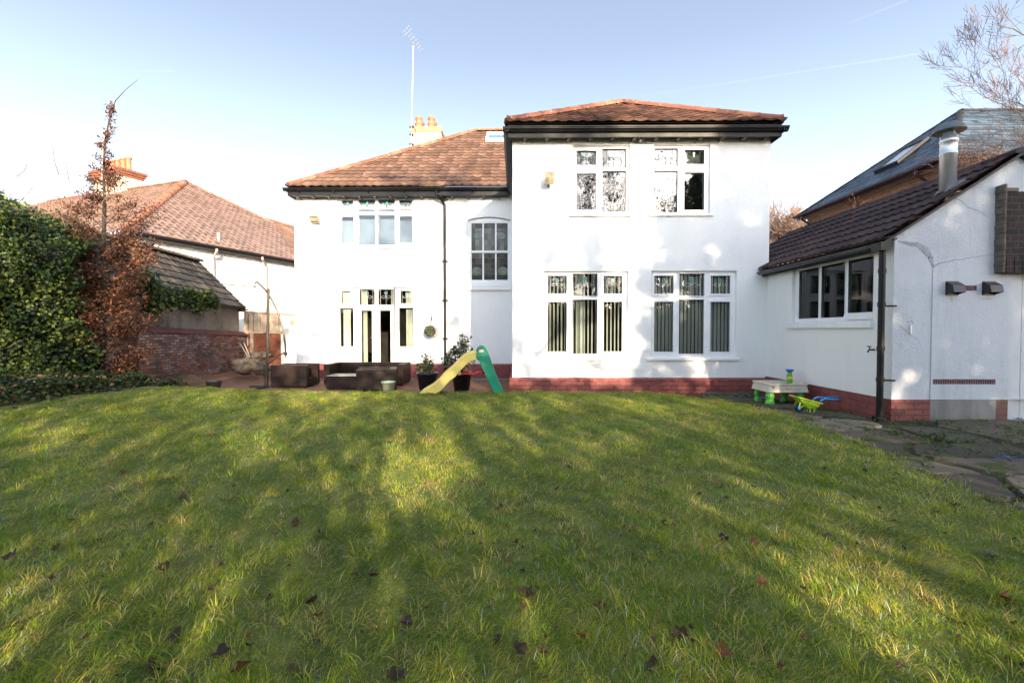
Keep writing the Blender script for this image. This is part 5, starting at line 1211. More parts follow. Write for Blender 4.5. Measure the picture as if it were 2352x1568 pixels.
# pots
def pot(name, label, cat, loc, r0, r1, h, mat, group=None):
    t = thing(name, loc, label, cat, group); b = MB()
    b.lathe([(r0 * .02, 0), (r0, 0), (r1 * .97, h * .9), (r1 * 1.04, h * .9), (r1 * 1.04, h), (r1 * .94, h), (r1 * .9, h * .9), (r0 * .9, .03), (.01, .03)], loc, 28)
    o = b.build('pot', M[mat], t)
    for p in o.data.polygons: p.use_smooth = len(p.vertices) == 4
    return t
def shrub(t, base, h, spread, nst, seed, leafn, leafs, mat='laurel'):
    rg = random.Random(seed); b = MB(); P = []
    for i in range(nst):
        a = rg.uniform(0, 6.28); tilt = rg.uniform(.0, 1) * spread; hh = h * (1 - .55 * (tilt / max(spread, .01))) * rg.uniform(.8, 1.05) if i else h; tilt = tilt if i else 0
        end = base + Vector((math.cos(a) * tilt, math.sin(a) * tilt * .7, hh)); midp = base.lerp(end, .5) + Vector((math.cos(a) * tilt * .25, 0, -.0))
        b.tube([base, midp, end], [.009, .006, .003], 5)
        for k in range(leafn):
            s = .3 + .7 * rg.random() ** .8; q = (base.lerp(midp, s * 2) if s < .5 else midp.lerp(end, s * 2 - 1)); rr = .055
            P.append(q + Vector((rg.gauss(0, rr), rg.gauss(0, rr), rg.gauss(0, .03))))
        for k in range(10): P.append(end + Vector((rg.gauss(0, .02), rg.gauss(0, .02), rg.gauss(0, .02))))
    b.build('stems', M['bark'], t); P = np.array(P); o_ = P - np.array(base + Vector((0, 0, h * .3)))
    leaf_mesh('foliage', P, leafs, M[mat], t, up=.2, aspect=.42, out=o_ * 1.5)
def soil(t, loc, r, z): b = MB(); b.lathe([(.01, z), (r, z), (r, z - .02), (.01, z - .02)], loc, 20); b.build('soil', M['soil'], t)
p1_ = Vector((at(981.5, 880, 10.55).x, 10.55, PZ)); t = pot('planter', 'glossy black planter with a small leafy shrub left of the yellow slide chute', 'planter', p1_, .165, .235, .49, 'potblack', 'tall black planters'); soil(t, p1_, .21, .45)
sh_ = thing('potted_shrub', p1_ + Vector((0, 0, .45)), 'small dark leafy shrub growing in the left black planter', 'shrub'); shrub(sh_, p1_ + Vector((0, 0, .45)), .38, .26, 9, 3, 16, .085)
p2_ = Vector((at(1060.5, 880, 10.85).x, 10.85, PZ)); t = pot('planter', 'glossy black planter with a tall leafy shrub behind the slide', 'planter', p2_, .165, .235, .47, 'potblack', 'tall black planters'); soil(t, p2_, .21, .43)
sh_ = thing('potted_shrub', p2_ + Vector((0, 0, .43)), 'tall loose shrub with many leaves rising behind the slide', 'shrub'); shrub(sh_, p2_ + Vector((0, 0, .43)), .88, .42, 22, 9, 22, .085)
pot('bucket', 'pale green plastic bucket standing against the right rattan armchair', 'bucket', Vector((at(892, 890, 10.5).x, 10.5, PZ)), .115, .155, .29, 'potgreen')
t = pot('flower_pot', 'small dark grey plant pot standing alone on the brick patio', 'pot', Vector((at(491, 880, 11.3).x, 11.3, PZ)), .13, .175, .22, 'potgrey')

# ================================================================== SLIDE
sY = 8.25; sc_ = 1.0 / F * sY * .10254
o0 = at(941.7 + 210 * .10254, 763.7 + 1405 * .10254, sY); SLZ = float(lawn_z(o0.x + .7, sY)) + .015
Ts = Matrix.Translation((o0.x, sY, o0.z - .0)) @ Matrix.Rotation(R(6), 4, 'Z')
def sl(a, c, d): return Ts @ Vector(((a - 210) * sc_, d, (1405 - c) * sc_))
slide = thing('toddler_slide', (o0.x + .7, sY, SLZ), 'plastic toddler slide with faded yellow chute and green ladder on the lawn edge', 'slide')
topE = [(203, 1385), (225, 1345), (300, 1290), (390, 1240), (480, 1190), (560, 1125), (640, 1050), (700, 980), (780, 890), (860, 830), (950, 755), (1020, 680), (1100, 598), (1150, 548), (1210, 505), (1270, 465), (1330, 442), (1400, 430), (1500, 428)]
botE = [(1500, 612), (1440, 625), (1370, 648), (1300, 690), (1230, 750), (1160, 820), (1090, 900), (1010, 1000), (900, 1080), (830, 1150), (760, 1235), (680, 1310), (580, 1370), (480, 1405), (320, 1425), (230, 1420)]
WD = .40
b = MB()
for d0 in (0, WD - .035): b.prism(topE + botE, sl, d0, d0 + .035)
b.build('side_rail', M['slideyellow'], slide, bevel=.010, segs=3)
b = MB(); bed = [(x, y + 75 if x > 400 else y + 25) for x, y in topE[1:]]; bed2 = [(x, y + 22) for x, y in bed][::-1]; b.prism(bed + bed2, sl, .03, WD - .03); b.build('chute', M['slideyellow'], slide, smooth=False)
g = MB(); grv = [(x + 12, y + 62) for x, y in topE[3:-1]]; g.tube([sl(x, y, -.001) for x, y in grv], .006, 6); g.build('rib', M['slideyellow'], slide, smooth=True)
side = [(1490, 590), (1490, 470), (1502, 395), (1530, 340), (1570, 308), (1620, 296), (1670, 305), (1710, 335), (1745, 400), (1775, 480), (1850, 690), (1900, 850), (2000, 1090), (2090, 1300), (2135, 1395), (2110, 1412), (1900, 1372), (1870, 1330), (1790, 1160), (1700, 960), (1640, 840), (1590, 720), (1550, 640), (1515, 618)]
for d0 in (-.02, WD - .02):
    b = MB(); b.prism(side, sl, d0, d0 + .04); b.build('side_panel', M['slidegreen'], slide, bevel=.010, segs=3)
b = MB(); inner = [(x, y) for x, y in side]
b.tube([sl(1520 + 20 * 0, 400, -.022)] + [sl(x, y, -.022) for x, y in ((1545, 352), (1580, 325), (1622, 314), (1662, 322), (1692, 348), (1725, 410), (1758, 490), (1835, 700), (1885, 860), (1985, 1100), (2070, 1300), (2095, 1370))], .010, 8); b.build('moulding', M['slidegreen'], slide, smooth=True)
b = MB()
for k, (x, y) in enumerate(((1850, 700), (1930, 950), (2020, 1180))):
    b.prism([(x - 120, y - 10), (x - 5, y - 10), (x + 10, y + 20), (x - 120, y + 20)], sl, .02, WD - .02); b.prism([(x - 10, y + 15), (x, y + 15), (x + 60, y + 190), (x + 48, y + 190)], sl, .02, WD - .02)
b.prism([(1560, 300 + 130), (1760, 440), (1760, 465), (1560, 455)], sl, .02, WD - .02)
b.build('step', M['slidegreen'], slide, bevel=.005)
b = MB(); b.tube([sl(x, y, WD * .35) for x, y in ((1120, 945), (1180, 945), (1240, 935), (1320, 945), (1390, 955), (1450, 945), (1510, 920), (1580, 910), (1680, 915))], .022, 10); b.build('cross_bar', M['slidered'], slide, smooth=True)
b = MB(); b.prism([(1060, 945), (1090, 905), (1120, 895), (1145, 925), (1130, 965), (1075, 965)], sl, WD * .2, WD * .5); b.build('bracket', M['slideyellow'], slide, bevel=.006)
def oval(mb, cx, cy, w_, h_, fn, d, d1, n=20):
    mb.prism([(cx + w_ / 2 * (abs(math.cos(t)) ** .6) * (1 if math.cos(t) > 0 else -1), cy + h_ / 2 * (abs(math.sin(t)) ** .8) * (1 if math.sin(t) > 0 else -1)) for t in np.linspace(0, 2 * math.pi, n + 1)[:-1]], fn, d, d1)
b = MB(); oval(b, 1605, 410, 112, 56, sl, -.0225, -.019); lg = b.build('badge', M['logo'], slide)
def text(s, name, loc, size, mat, parent, rot):
    c = bpy.data.curves.new(name, 'FONT'); c.body = s; c.size = size; c.align_x = 'CENTER'; c.align_y = 'CENTER'; c.extrude = .0004
    o = bpy.data.objects.new(name, c); COL.objects.link(o); bpy.context.view_layer.update()
    me = bpy.data.meshes.new_from_object(o); bpy.data.objects.remove(o); me.materials.clear(); me.materials.append(mat); o = bpy.data.objects.new(name, me); COL.objects.link(o)
    o.parent = parent; o.matrix_parent_inverse = world_of(parent).inverted(); o.location = loc; o.rotation_euler = rot; return o
text('little tikes', 'lettering', sl(1605, 410, -.0235), .021, M['logored'], lg, (R(90), 0, R(6)))
b = MB(); b.tube([sl(1548, 587, -.022), sl(1548, 587, -.018)], .009, 10); b.build('bolt', M['black'], slide)

# ================================================================== WATER TABLE
wt = thing('water_table', (4.53, 8.12, float(path_z(8.1))), 'cream plastic water play table on chunky green legs beside the red plinth', 'play table')
x0, x1, y0, y1 = 4.21, 4.87, 7.83, 8.42; zt = .65; zb_ = .505
def tray_ring(e, z): return [(x0 - e + .03, y0 - e, z), (x1 + e - .03, y0 - e, z), (x1 + e, y0 - e + .03, z), (x1 + e, y1 + e - .03, z), (x1 + e - .03, y1 + e, z), (x0 - e + .03, y1 + e, z), (x0 - e, y1 + e - .03, z), (x0 - e, y0 - e + .03, z)]
b = MB(); rings = [tray_ring(.012, zb_), tray_ring(.0, zb_ + .05), tray_ring(-.0, zb_ + .06), tray_ring(-.012, zt - .03), tray_ring(.004, zt - .025), tray_ring(.0, zt), tray_ring(-.04, zt), tray_ring(-.055, zt - .07)]
vs = [v for r_ in rings for v in r_]; b.add(vs, [(i * 8 + j, i * 8 + (j + 1) % 8, (i + 1) * 8 + (j + 1) % 8, (i + 1) * 8 + j) for i in range(7) for j in range(8)] + [tuple(56 + j for j in range(8)), tuple(range(8))[::-1]])
b.build('tray', M['tray'], wt, bevel=.006)
def wavy_leg(lx, ly, lz, top, r0=.075, name='leg'):
    b = MB(); H = top - lz; prof = [(.02, 0), (r0 * .9, 0)] + [(r0 * (1.05 - .18 * t) * (1 + .12 * math.sin(t * 2 * math.pi * 2.2)), H * t) for t in np.linspace(.04, .98, 18)] + [(r0 * .8, H)]
    b.lathe(prof, (lx, ly, lz), 16, Matrix.Diagonal((1, .85, 1, 1))); b.build(name, M['leggreen'], wt, smooth=True)
for lx, ly in ((4.275, 7.93), (4.30, 8.38), (4.74, 8.32), (4.80, 7.95)): wavy_leg(lx, ly, float(path_z(ly)) - .005, zb_ + .04, .07 if ly < 8.1 and lx < 4.5 else .055)
tw = MB(); tx, ty = 4.80, 8.27; tw.lathe([(.045, zt - .05), (.05, zt), (.042, zt + .04), (.05, zt + .08), (.04, zt + .12), (.035, zt + .16)], (tx, ty, 0), 14); tw.build('tower', M['leggreen'], wt, smooth=True)
b = MB(); b.lathe([(.01, zt + .14), (.03, zt + .145), (.045, zt + .175), (.062, zt + .18), (.062, zt + .205), (.01, zt + .205)], (tx, ty, 0), 16); b.build('funnel', M['deepblue'], wt)
b = MB(); b.box(tx - .06, tx + .02, ty - .07, ty - .03, zt + .035, zt + .085); b.build('spout_block', M['yellowplastic'], wt, bevel=.008)
b = MB(); b.sphere((4.83, 7.9, zt + .005), .025, sq=(1, 1, .6)); b.build('knob', M['orangeplastic'], wt, smooth=True)
lpos = at(1694 + 803 * .14648, 826.9 + 434 * .14648, y0 - .005)
fnT = lambda a, c, d: Vector((a, y0 - .004 + d, c))
b = MB(); oval(b, lpos.x, lpos.z, .088, .040, fnT, -.004, .002); lg = b.build('badge', M['logored'], wt)
b = MB(); oval(b, lpos.x, lpos.z, .078, .031, fnT, -.0055, -.0041); b.build('badge_face', M['logo'], lg)
text('little tikes', 'lettering', (lpos.x, y0 - .0105, lpos.z), .015, M['logored'], lg, (R(90), 0, 0))
b = MB(); P0 = Vector((x0 + .06, y0 - .004, zt - .03))
for k in range(14): b.sphere(P0 + Vector((random.gauss(0, .02), -.001, random.gauss(-.02, .02))), random.uniform(.003, .008), 6, 4, (1, .2, 1))
b.build('dirt_stain', M['soil'], wt)

# ================================================================== TOY WHEELBARROW
wY = 6.88; ws = wY / F * .14648
def wp(a, c, d): p = at(1694 + 1140 * .14648, 826.9 + 868 * .14648, wY); return Vector((p.x + (a - 1140) * ws, wY + d, p.z + (868 - c) * ws))
wb = thing('toy_wheelbarrow', wp(1140, 868, .1), 'lime green toy wheelbarrow with bright blue handles on the paving', 'toy')
b = MB(); rim = [(940, 572), (1345, 685)]
def ring(x0, x1, y0_, y1_, z0, z1, e=.02): # tapered ring along x with slope
    return [wp(x0, z0, y0_ + e), wp(x0 + 20, z0, y0_), wp(x1 - 20, z1, y0_), wp(x1, z1, y0_ + e), wp(x1, z1, y1_ - e), wp(x1 - 20, z1, y1_), wp(x0 + 20, z0, y1_), wp(x0, z0, y1_ - e)]
rs = [ring(1120, 1270, .05, .17, 765, 772), ring(1000, 1300, .02, .2, 640, 745), ring(965, 1318, .008, .212, 595, 692), ring(935, 1345, -.012, .235, 590, 692), ring(935, 1345, -.012, .235, 572, 672), ring(965, 1320, .01, .21, 575, 672), ring(1010, 1290, .03, .19, 650, 740)]
b.add([v for r_ in rs for v in r_], [(i * 8 + j, i * 8 + (j + 1) % 8, (i + 1) * 8 + (j + 1) % 8, (i + 1) * 8 + j) for i in range(6) for j in range(8)] + [tuple(48 + j for j in range(8)), tuple(range(8))[::-1]])
b.build('tub', M['limeplastic'], wb, bevel=.004)
for d_ in (.03, .19):
    b = MB(); b.tube([wp(1155, 760, d_), wp(1160, 830, d_), wp(1185, 866, d_), wp(1215, 845, d_), wp(1228, 765, d_)], .009, 8); b.build('leg', M['limeplastic'], wb, smooth=True)
    b = MB(); b.tube([wp(1310, 665, d_), wp(1335, 625, d_), wp(1390, 605, d_), wp(1480, 618, d_ + .01), wp(1635 + (130 if d_ > .1 else 0), 630 - (26 if d_ > .1 else 0), d_ + .02)], .0125, 10); b.build('handle', M['blueplastic'], wb, smooth=True)
for d_ in (.06, .16):
    b = MB(); b.beam(wp(1020, 670, d_), wp(1000, 765, d_), .012, .016); b.beam(wp(1000, 765, d_), wp(1120, 700, d_), .012, .016); b.build('fork', M['limeplastic'], wb)
b = MB(); T = Matrix.Rotation(R(90), 4, 'X'); c_ = wp(1040, 762, .085); b.lathe([(.02, 0), (.055, 0), (.066, .012), (.066, .045), (.055, .057), (.02, .057)], c_ + Vector((0, .057, 0)), 24, T); w_o = b.build('wheel', M['rubber'], wb)
b = MB(); b.sphere(wp(1000, 762, .05), .027, sq=(1, .5, 1)); b.build('hub', M['blueplastic'], w_o, smooth=True)
# hose
hs = thing('garden_hose', (3.9, 8.95, .24), 'coiled green garden hose lying along the foot of the red plinth', 'hose')
b = MB(); hp = []
for t in np.linspace(0, 1, 90):
    hp.append((3.55 + 1.0 * t + .11 * math.sin(t * 34), 8.98 + .10 * math.cos(t * 34), .255 + .035 * (1 + math.sin(t * 34 + 1.2)) + .01 * math.sin(t * 9)))
b.tube(hp, .011, 8); b.build('tube', M['hose'], hs, smooth=True)
b = MB(); e = Vector(hp[-1]); b.tube([e, e + Vector((.1, -.03, -.02))], .017, 8); b.build('nozzle', M['blueplastic'], hs)

# ================================================================== STUMPS, STICKS, SCRAPS
def stump(label, c, r, sq, seed, lean=0):
    rg = np.random.default_rng(seed); n, m = 28, 18; V = []
    for i in range(m + 1):
        th = math.pi * i / m
        for j in range(n):
            ph = 2 * math.pi * j / n
            d = np.array([math.sin(th) * math.cos(ph), math.sin(th) * math.sin(ph), math.cos(th)])
            k = 1 + .22 * math.sin(3 * ph + seed + 2 * th) + .13 * math.sin(7 * ph + 5 * th + seed * 2) + .07 * math.sin(13 * ph - 4 * th) + .1 * math.cos(5 * th + seed)
            V.append(d * r * k * np.array(sq))
    V = np.array(V); a = lean; Rm = np.array([[math.cos(a), 0, math.sin(a)], [0, 1, 0], [-math.sin(a), 0, math.cos(a)]]); V = V @ Rm.T + np.array(c)
    V[:, 2] = np.maximum(V[:, 2], PZ + .005)
    Fc = np.array([[i * n + j, i * n + (j + 1) % n, (i + 1) * n + (j + 1) % n, (i + 1) * n + j] for i in range(m) for j in range(n)])
    o = np_mesh('tree_stump', V, Fc, np.zeros(len(Fc)), M['drift'], smooth=True); tag(o, label, 'stump', 'old stumps piled by the wall'); return o
def at3(px, py, Y): p = at(px, py, Y); return (p.x, p.y, p.z)
stump('largest weathered stump, lying lowest and nearest the whitewashed brick wall', at3(556, 842, 13.8), .26, (1.25, .9, .75), 1, .3)
stump('flat grey stump lying on top of the pile behind the parasol pole', at3(588, 819, 14.3), .22, (1.9, .9, .55), 4, -.15)
stump('middle stump of the pile with a twisted split grain', at3(582, 836, 13.9), .22, (1.7, .9, .6), 7, .25)
stump('small pale stump at the foot of the parasol pole', at3(602, 846, 13.6), .20, (1.2, .9, .75), 11, 0)
for k, (a, c, lb) in enumerate((((551, 788), (572, 822), 'thin white stick leaning on the brick wall, the left of two'), ((560, 786), (574, 820), 'thicker white stick leaning on the brick wall, the right of two'))):
    o = MB().tube([at(*a, 14.2), at(*c, 13.9)], .012 + .006 * k, 7).build('white_stick', M['timber'], None); tag(o, lb, 'stick', 'white sticks by the stump pile')
o = MB().tube([at(566, 800, 14.5), at(576, 790, 14.4), at(580, 815, 14.2)], .02, 7).build('bent_branch', M['drift'], None); tag(o, 'short bent branch standing behind the two white sticks', 'branch')
b = MB(); q = at(66, 877, 8.3); b.add([q + Vector(v) for v in ((-.09, 0, -.02), (.08, .02, -.03), (.1, .04, .03), (-.05, .03, .05), (.0, .0, .06))], [(0, 1, 2, 4), (0, 4, 3)]); o = b.build('paper_scrap', M['white']); tag(o, 'crumpled white paper scrap caught on the low ivy at the left', 'litter')
b = MB(); q = at(2320, 1068, 4.55); q.z = float(path_z(4.5)) + .03; b.tube([q + Vector((-.12, .03, 0)), q + Vector((-.04, .0, .02)), q + Vector((.05, .02, .0)), q + Vector((.16, -.02, .012))], [.005, .009, .006, .004], 6); o = b.build('blue_plastic_strip', M['bluecloth']); tag(o, 'torn blue plastic strip lying among the weeds on the paving', 'litter')
# bird and vapour trail
b = MB(); q = at(1911, 368, 60); b.sphere(q, .10, 8, 6, (1.6, 1, .8)); b.add([q, q + Vector((.1, .2, .38)), q + Vector((-.15, .2, .36)), q + Vector((.1, -.1, -.3)), q + Vector((-.06, -.1, -.3))], [(0, 1, 2), (0, 3, 4)]); o = b.build('bird', M['white']); tag(o, 'tiny white bird flying between the house and the slate roof', 'bird')

tm = glass_mat('thin_vapour', 0, (1, 1, 1)); nt_ = tm.node_tree; nt_.nodes.clear(); o_ = nt_.nodes.new('ShaderNodeOutputMaterial'); a_ = nt_.nodes.new('ShaderNodeBsdfTransparent'); d_ = nt_.nodes.new('ShaderNodeBsdfTranslucent'); d2 = nt_.nodes.new('ShaderNodeBsdfDiffuse'); d2.inputs[0].default_value = (1, 1, 1, 1); mx = nt_.nodes.new('ShaderNodeMixShader'); mx.inputs[0].default_value = .010
nt_.links.new(a_.outputs[0], mx.inputs[1]); nt_.links.new(d2.outputs[0], mx.inputs[2]); nt_.links.new(mx.outputs[0], o_.inputs[0])
for k, (a, c, r_, lb) in enumerate((((1470, 222), (2150, 118), 4, 'long faint vapour trail rising to the right above the wing roof'), ((1950, 54), (2092, -3), 4, 'short vapour trail near the top edge of the sky at the right'), ((287, 163), (400, 165), 3, 'small vapour trail above the leaning copper leader at the left'))):
    o = MB().tube([at(*a, 3000), at(*c, 3000)], [r_ * .5, r_ * 1.6], 8).build('vapour_trail', tm); tag(o, lb, 'vapour trail', 'vapour trails')

# ================================================================== VEGETATION
def rot_about(v, ax, a): return Matrix.Rotation(a, 3, ax) @ v
def bare_tree(base, d0, length, rad, depth, seed, spread=.5, ratio=.78, nb=(2, 3), up=.12, minr=.004, thin=.62, tip=None, sides=5, side_twigs=2):
    """recursive branches. returns MB of trunk (level<2) and MB of crown, and tips"""
    rg = random.Random(seed); tr = MB(); cr = MB(); tips = []
    def go(p, d, L, r, lv):
        pts = [p]; rr = [r]; k = 4; q = p; dd = d
        for i in range(k):
            dd = (dd + Vector((rg.gauss(0, .10), rg.gauss(0, .10), rg.gauss(0, .06) + up * .35))).normalized(); q = q + dd * L / k; pts.append(q); rr.append(max(minr, r * (1 - (1 - thin) * (i + 1) / k)))
        (tr if lv < 2 else cr).tube(pts, rr, (10 if lv == 0 else 8) if lv < 2 else (sides if lv < 4 else 3), caps=False)
        if lv >= depth: tips.append(q); return
        for i in range(rg.randint(*nb)):
            ax = dd.orthogonal().normalized(); ax = rot_about(ax, dd, rg.uniform(0, 6.28)); a = rg.uniform(.5, 1.1) * spread
            go(q, rot_about(dd, ax, a), L * ratio * rg.uniform(.75, 1.15), max(minr, rr[-1] * rg.uniform(.65, .9)), lv + 1)
        for i in range(side_twigs if lv > 0 else 0):
            j = rg.randint(1, k - 1); ax = rot_about(dd.orthogonal().normalized(), dd, rg.uniform(0, 6.28)); go(pts[j], rot_about(dd, ax, rg.uniform(.6, 1.2)), L * .6 * rg.uniform(.6, 1.1), max(minr, rr[j] * .5), max(lv + 2, 2))
    go(Vector(base), Vector(d0).normalized(), length, rad, 0); return tr, cr, tips
def place_tree(name, label, cat, base, **k):
    t = thing(name, base, label, cat, k.pop('group', None)); tm, cm = k.pop('mats', ('bark', 'bark')); tr, cr, tips = bare_tree(base, **k)
    tr.build('trunk', M[tm], t, smooth=True); cr.build('crown', M[cm], t); return t, tips
# birch at the right
bt, tips = place_tree('birch_tree', 'bare pale birch tree with fine twigs rising above the slate roof at the right', 'tree', (9.15, 8.6, .1), d0=(.0, -.0, 1), length=2.7, rad=.055, depth=6, seed=24, spread=.50, ratio=.62, up=.24, minr=.0024, mats=('birch', 'twig'), nb=(3, 4), side_twigs=3)
bt2, tips2 = place_tree('birch_tree', 'darker bare birch tree cut by the right edge of the photo', 'tree', (10.3, 9.0, .1), d0=(-.01, -.03, 1), length=5.2, rad=.07, depth=6, seed=33, spread=.38, ratio=.50, up=.30, minr=.0026, mats=('birch', 'twig'), nb=(3, 4), side_twigs=2)
# distant tree between the houses
place_tree('bare_tree', 'round bare pinkish tree far behind between the white house and outbuilding', 'tree', (17.3, 28, 0), d0=(.0, 0, 1), length=3.2, rad=.2, depth=6, seed=5, spread=.75, ratio=.74, up=.16, minr=.012, mats=('twig', 'twig'), nb=(3, 4), side_twigs=3)
place_tree('bare_tree', 'lower bare tree far behind, half hidden by the white house right corner', 'tree', (14.6, 26, 0), d0=(.0, 0, 1), length=2.6, rad=.18, depth=6, seed=15, spread=.75, ratio=.74, up=.16, minr=.012, mats=('twig', 'twig'), nb=(3, 4), side_twigs=3)
# tangled climber on the outbuilding ridge
def tangle(center, ext_, n, seed, name, label, mat='twig', r=.006):
    rg = random.Random(seed); t = thing(name, center, label, 'climber'); b = MB()
    for i in range(n):
        p = Vector(center) + Vector((rg.gauss(0, ext_[0] * .5), rg.gauss(0, ext_[1] * .5), rg.uniform(-.1, .05))); d = Vector((rg.gauss(0, 1), rg.gauss(0, .6), rg.uniform(.1, 1.3))).normalized(); pts = [p]
        for k in range(6): d = (d + Vector((rg.gauss(0, .4), rg.gauss(0, .4), rg.gauss(-.12, .3)))).normalized(); p = p + d * ext_[2] * rg.uniform(.1, .25); pts.append(p)
        b.tube(pts, [r * (1.1 - .12 * k) for k in range(7)], 4, False)
    b.build('stems', M[mat], t); return t
tangle((8.75, 9.1, 4.72), (.7, .35, .6), 130, 3, 'bare_climber', 'tangled bare climber stems behind the steel flue on the roof')
def small_weed(px, py, Y, seed, label):
    c = at(px, py, Y); t = thing('roof_weed', c, label, 'weed'); rg = random.Random(seed); b = MB(); P = []
    for i in range(5):
        e = c + Vector((rg.uniform(-.35, .25), rg.uniform(-.1, .1), rg.uniform(.1, .32))); b.tube([c + Vector((0, 0, -.1)), c.lerp(e, .5) + Vector((0, 0, .03)), e], .006, 4, False)
        for k in range(9): P.append(c.lerp(e, rg.uniform(.4, 1.05)) + Vector((rg.gauss(0, .03), rg.gauss(0, .03), rg.gauss(0, .03))))
    b.build('stems', M['twig'], t); leaf_mesh('foliage', np.array(P), .07, M['beech'], t)
small_weed(1965, 478, 9.9, 4, 'dry leafy weed sprouting from the outbuilding ridge under the brown gutter')

def blob_points(n, fn_in, lo, hi, rng=RNG):
    out = []
    tot = 0
    while tot < n:
        P = lo + (np.array(hi) - lo) * rng.random((n * 3, 3)); k = fn_in(P); P = P[k]; out.append(P); tot += len(P)
        if len(P) == 0: break
    return np.concatenate(out)[:n]
# ---- ivy hedge, left: billowing surface of leaves over dark core
def hedge_field(P):
    x, y, z = P[:, 0], P[:, 1], P[:, 2]
    top = np.interp(x, [-20, -14, -11.5, -10.2, -9.2, -8.6, -8.2], [5.0, 4.7, 4.35, 3.85, 3.45, 3.0, 2.0])
    front = np.interp(x, [-14, -11, -9.5, -8.2], [8.6, 8.9, 9.4, 10.6])
    bx = .48 * fbm(x * 1.2, z * 1.5, 1) + .22 * fbm(x * 2.9, z * 2.9, 5) 
    dz = top + .25 * fbm(x * 1.5, y, 3) - z; dy = y - front - bx - .35 * np.clip(1.6 - z, 0, 2) + .06 * z; dx = -8.95 - (y - 9.6) * .85 - .10 * np.clip(z - 2, 0, 4) + .5 * fbm(z * 1.9, y * 1.4, 2) - x
    return np.minimum(np.minimum(dz, dy), dx)
def shell(P, t=.22): f = hedge_field(P); g = RNG.random(len(P)); return ((f > 0) & (f < t)) | ((f > -.16) & (f <= 0) & (g < .10))
ivy = thing('ivy_hedge', (-10.5, 9.6, .3), 'tall dense dark green ivy covered hedge at the left edge', 'hedge')
P = blob_points(72000, shell, np.array([-15.5, 8.0, .3]), (-8.2, 12.5, 5.9)); leaf_mesh('foliage', P, .072, M['ivy'], ivy, up=.15, aspect=.75, out=np.array([.5, -1.2, .4]))
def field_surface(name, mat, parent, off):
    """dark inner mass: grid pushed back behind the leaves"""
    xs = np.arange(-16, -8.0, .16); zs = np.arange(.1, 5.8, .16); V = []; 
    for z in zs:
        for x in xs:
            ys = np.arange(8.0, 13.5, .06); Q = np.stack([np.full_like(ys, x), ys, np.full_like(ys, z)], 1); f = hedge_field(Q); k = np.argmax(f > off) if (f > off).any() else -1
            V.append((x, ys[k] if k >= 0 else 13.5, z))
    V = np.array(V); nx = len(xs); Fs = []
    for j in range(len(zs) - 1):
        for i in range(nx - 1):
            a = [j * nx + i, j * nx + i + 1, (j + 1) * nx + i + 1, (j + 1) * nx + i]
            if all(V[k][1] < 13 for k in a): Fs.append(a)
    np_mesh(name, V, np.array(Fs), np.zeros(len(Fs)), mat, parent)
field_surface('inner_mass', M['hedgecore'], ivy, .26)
b = MB(); rg = random.Random(6)
for i in range(26):
    p = Vector((rg.uniform(-13, -8.4), rg.uniform(8.8, 9.6), rg.uniform(3.2, 4.6) if i < 18 else rg.uniform(.5, 1.2))); d = Vector((rg.uniform(-.6, .8), rg.uniform(-.5, .2), rg.uniform(.2, 1) if i < 18 else rg.uniform(-.1, .5))); pts = [p]
    for k in range(5): d = (d + Vector((rg.gauss(0, .2), rg.gauss(0, .2), rg.gauss(-.02, .2)))).normalized(); p = p + d * rg.uniform(.12, .28); pts.append(p)
    MB().tube(pts, [.008, .007, .006, .005, .004, .003], 4, False).build('bare_shoot', M['twig'], ivy)
# ---- hornbeam keeping its dry leaves
def crown_pts(n, clumps, rng):
    out = []
    for (c, r, k) in clumps:
        m = int(n * k); q = rng.normal(size=(m, 3)); q /= np.linalg.norm(q, axis=1)[:, None]; q = q * (rng.random((m, 1)) ** .45) * np.array(r); out.append(q + np.array(c))
    return np.concatenate(out)
cop = thing('copper_beech', (-9.0, 10.4, .2), 'bushy tree with dry copper brown leaves and a thin leaning leader beside the hedge', 'tree')
rg = random.Random(12); b = MB(); bb = MB(); cl = []
trunk = [at(235, 870, 10.4), at(236, 700, 10.4), at(238, 560, 10.4), at(240, 480, 10.4), at(238, 400, 10.4), at(240, 330, 10.4), at(250, 280, 10.4), at(265, 232, 10.4), at(290, 205, 10.4), at(317, 183, 10.4)]
b.tube(trunk, [.07, .06, .045, .035, .026, .02, .014, .009, .006, .003], 8)
b.build('trunk', M['darkbark'], cop)
prof = [(850, 70, 115), (800, 75, 118), (740, 70, 118), (690, 65, 115), (640, 85, 118), (590, 105, 116), (540, 110, 112), (505, 112, 120), (480, 92, 100), (455, 80, 84), (430, 62, 52), (405, 42, 36), (375, 22, 18), (345, 15, 15), (320, 17, 16), (295, 11, 12), (270, 8, 9), (250, 6, 7)]
BP = []
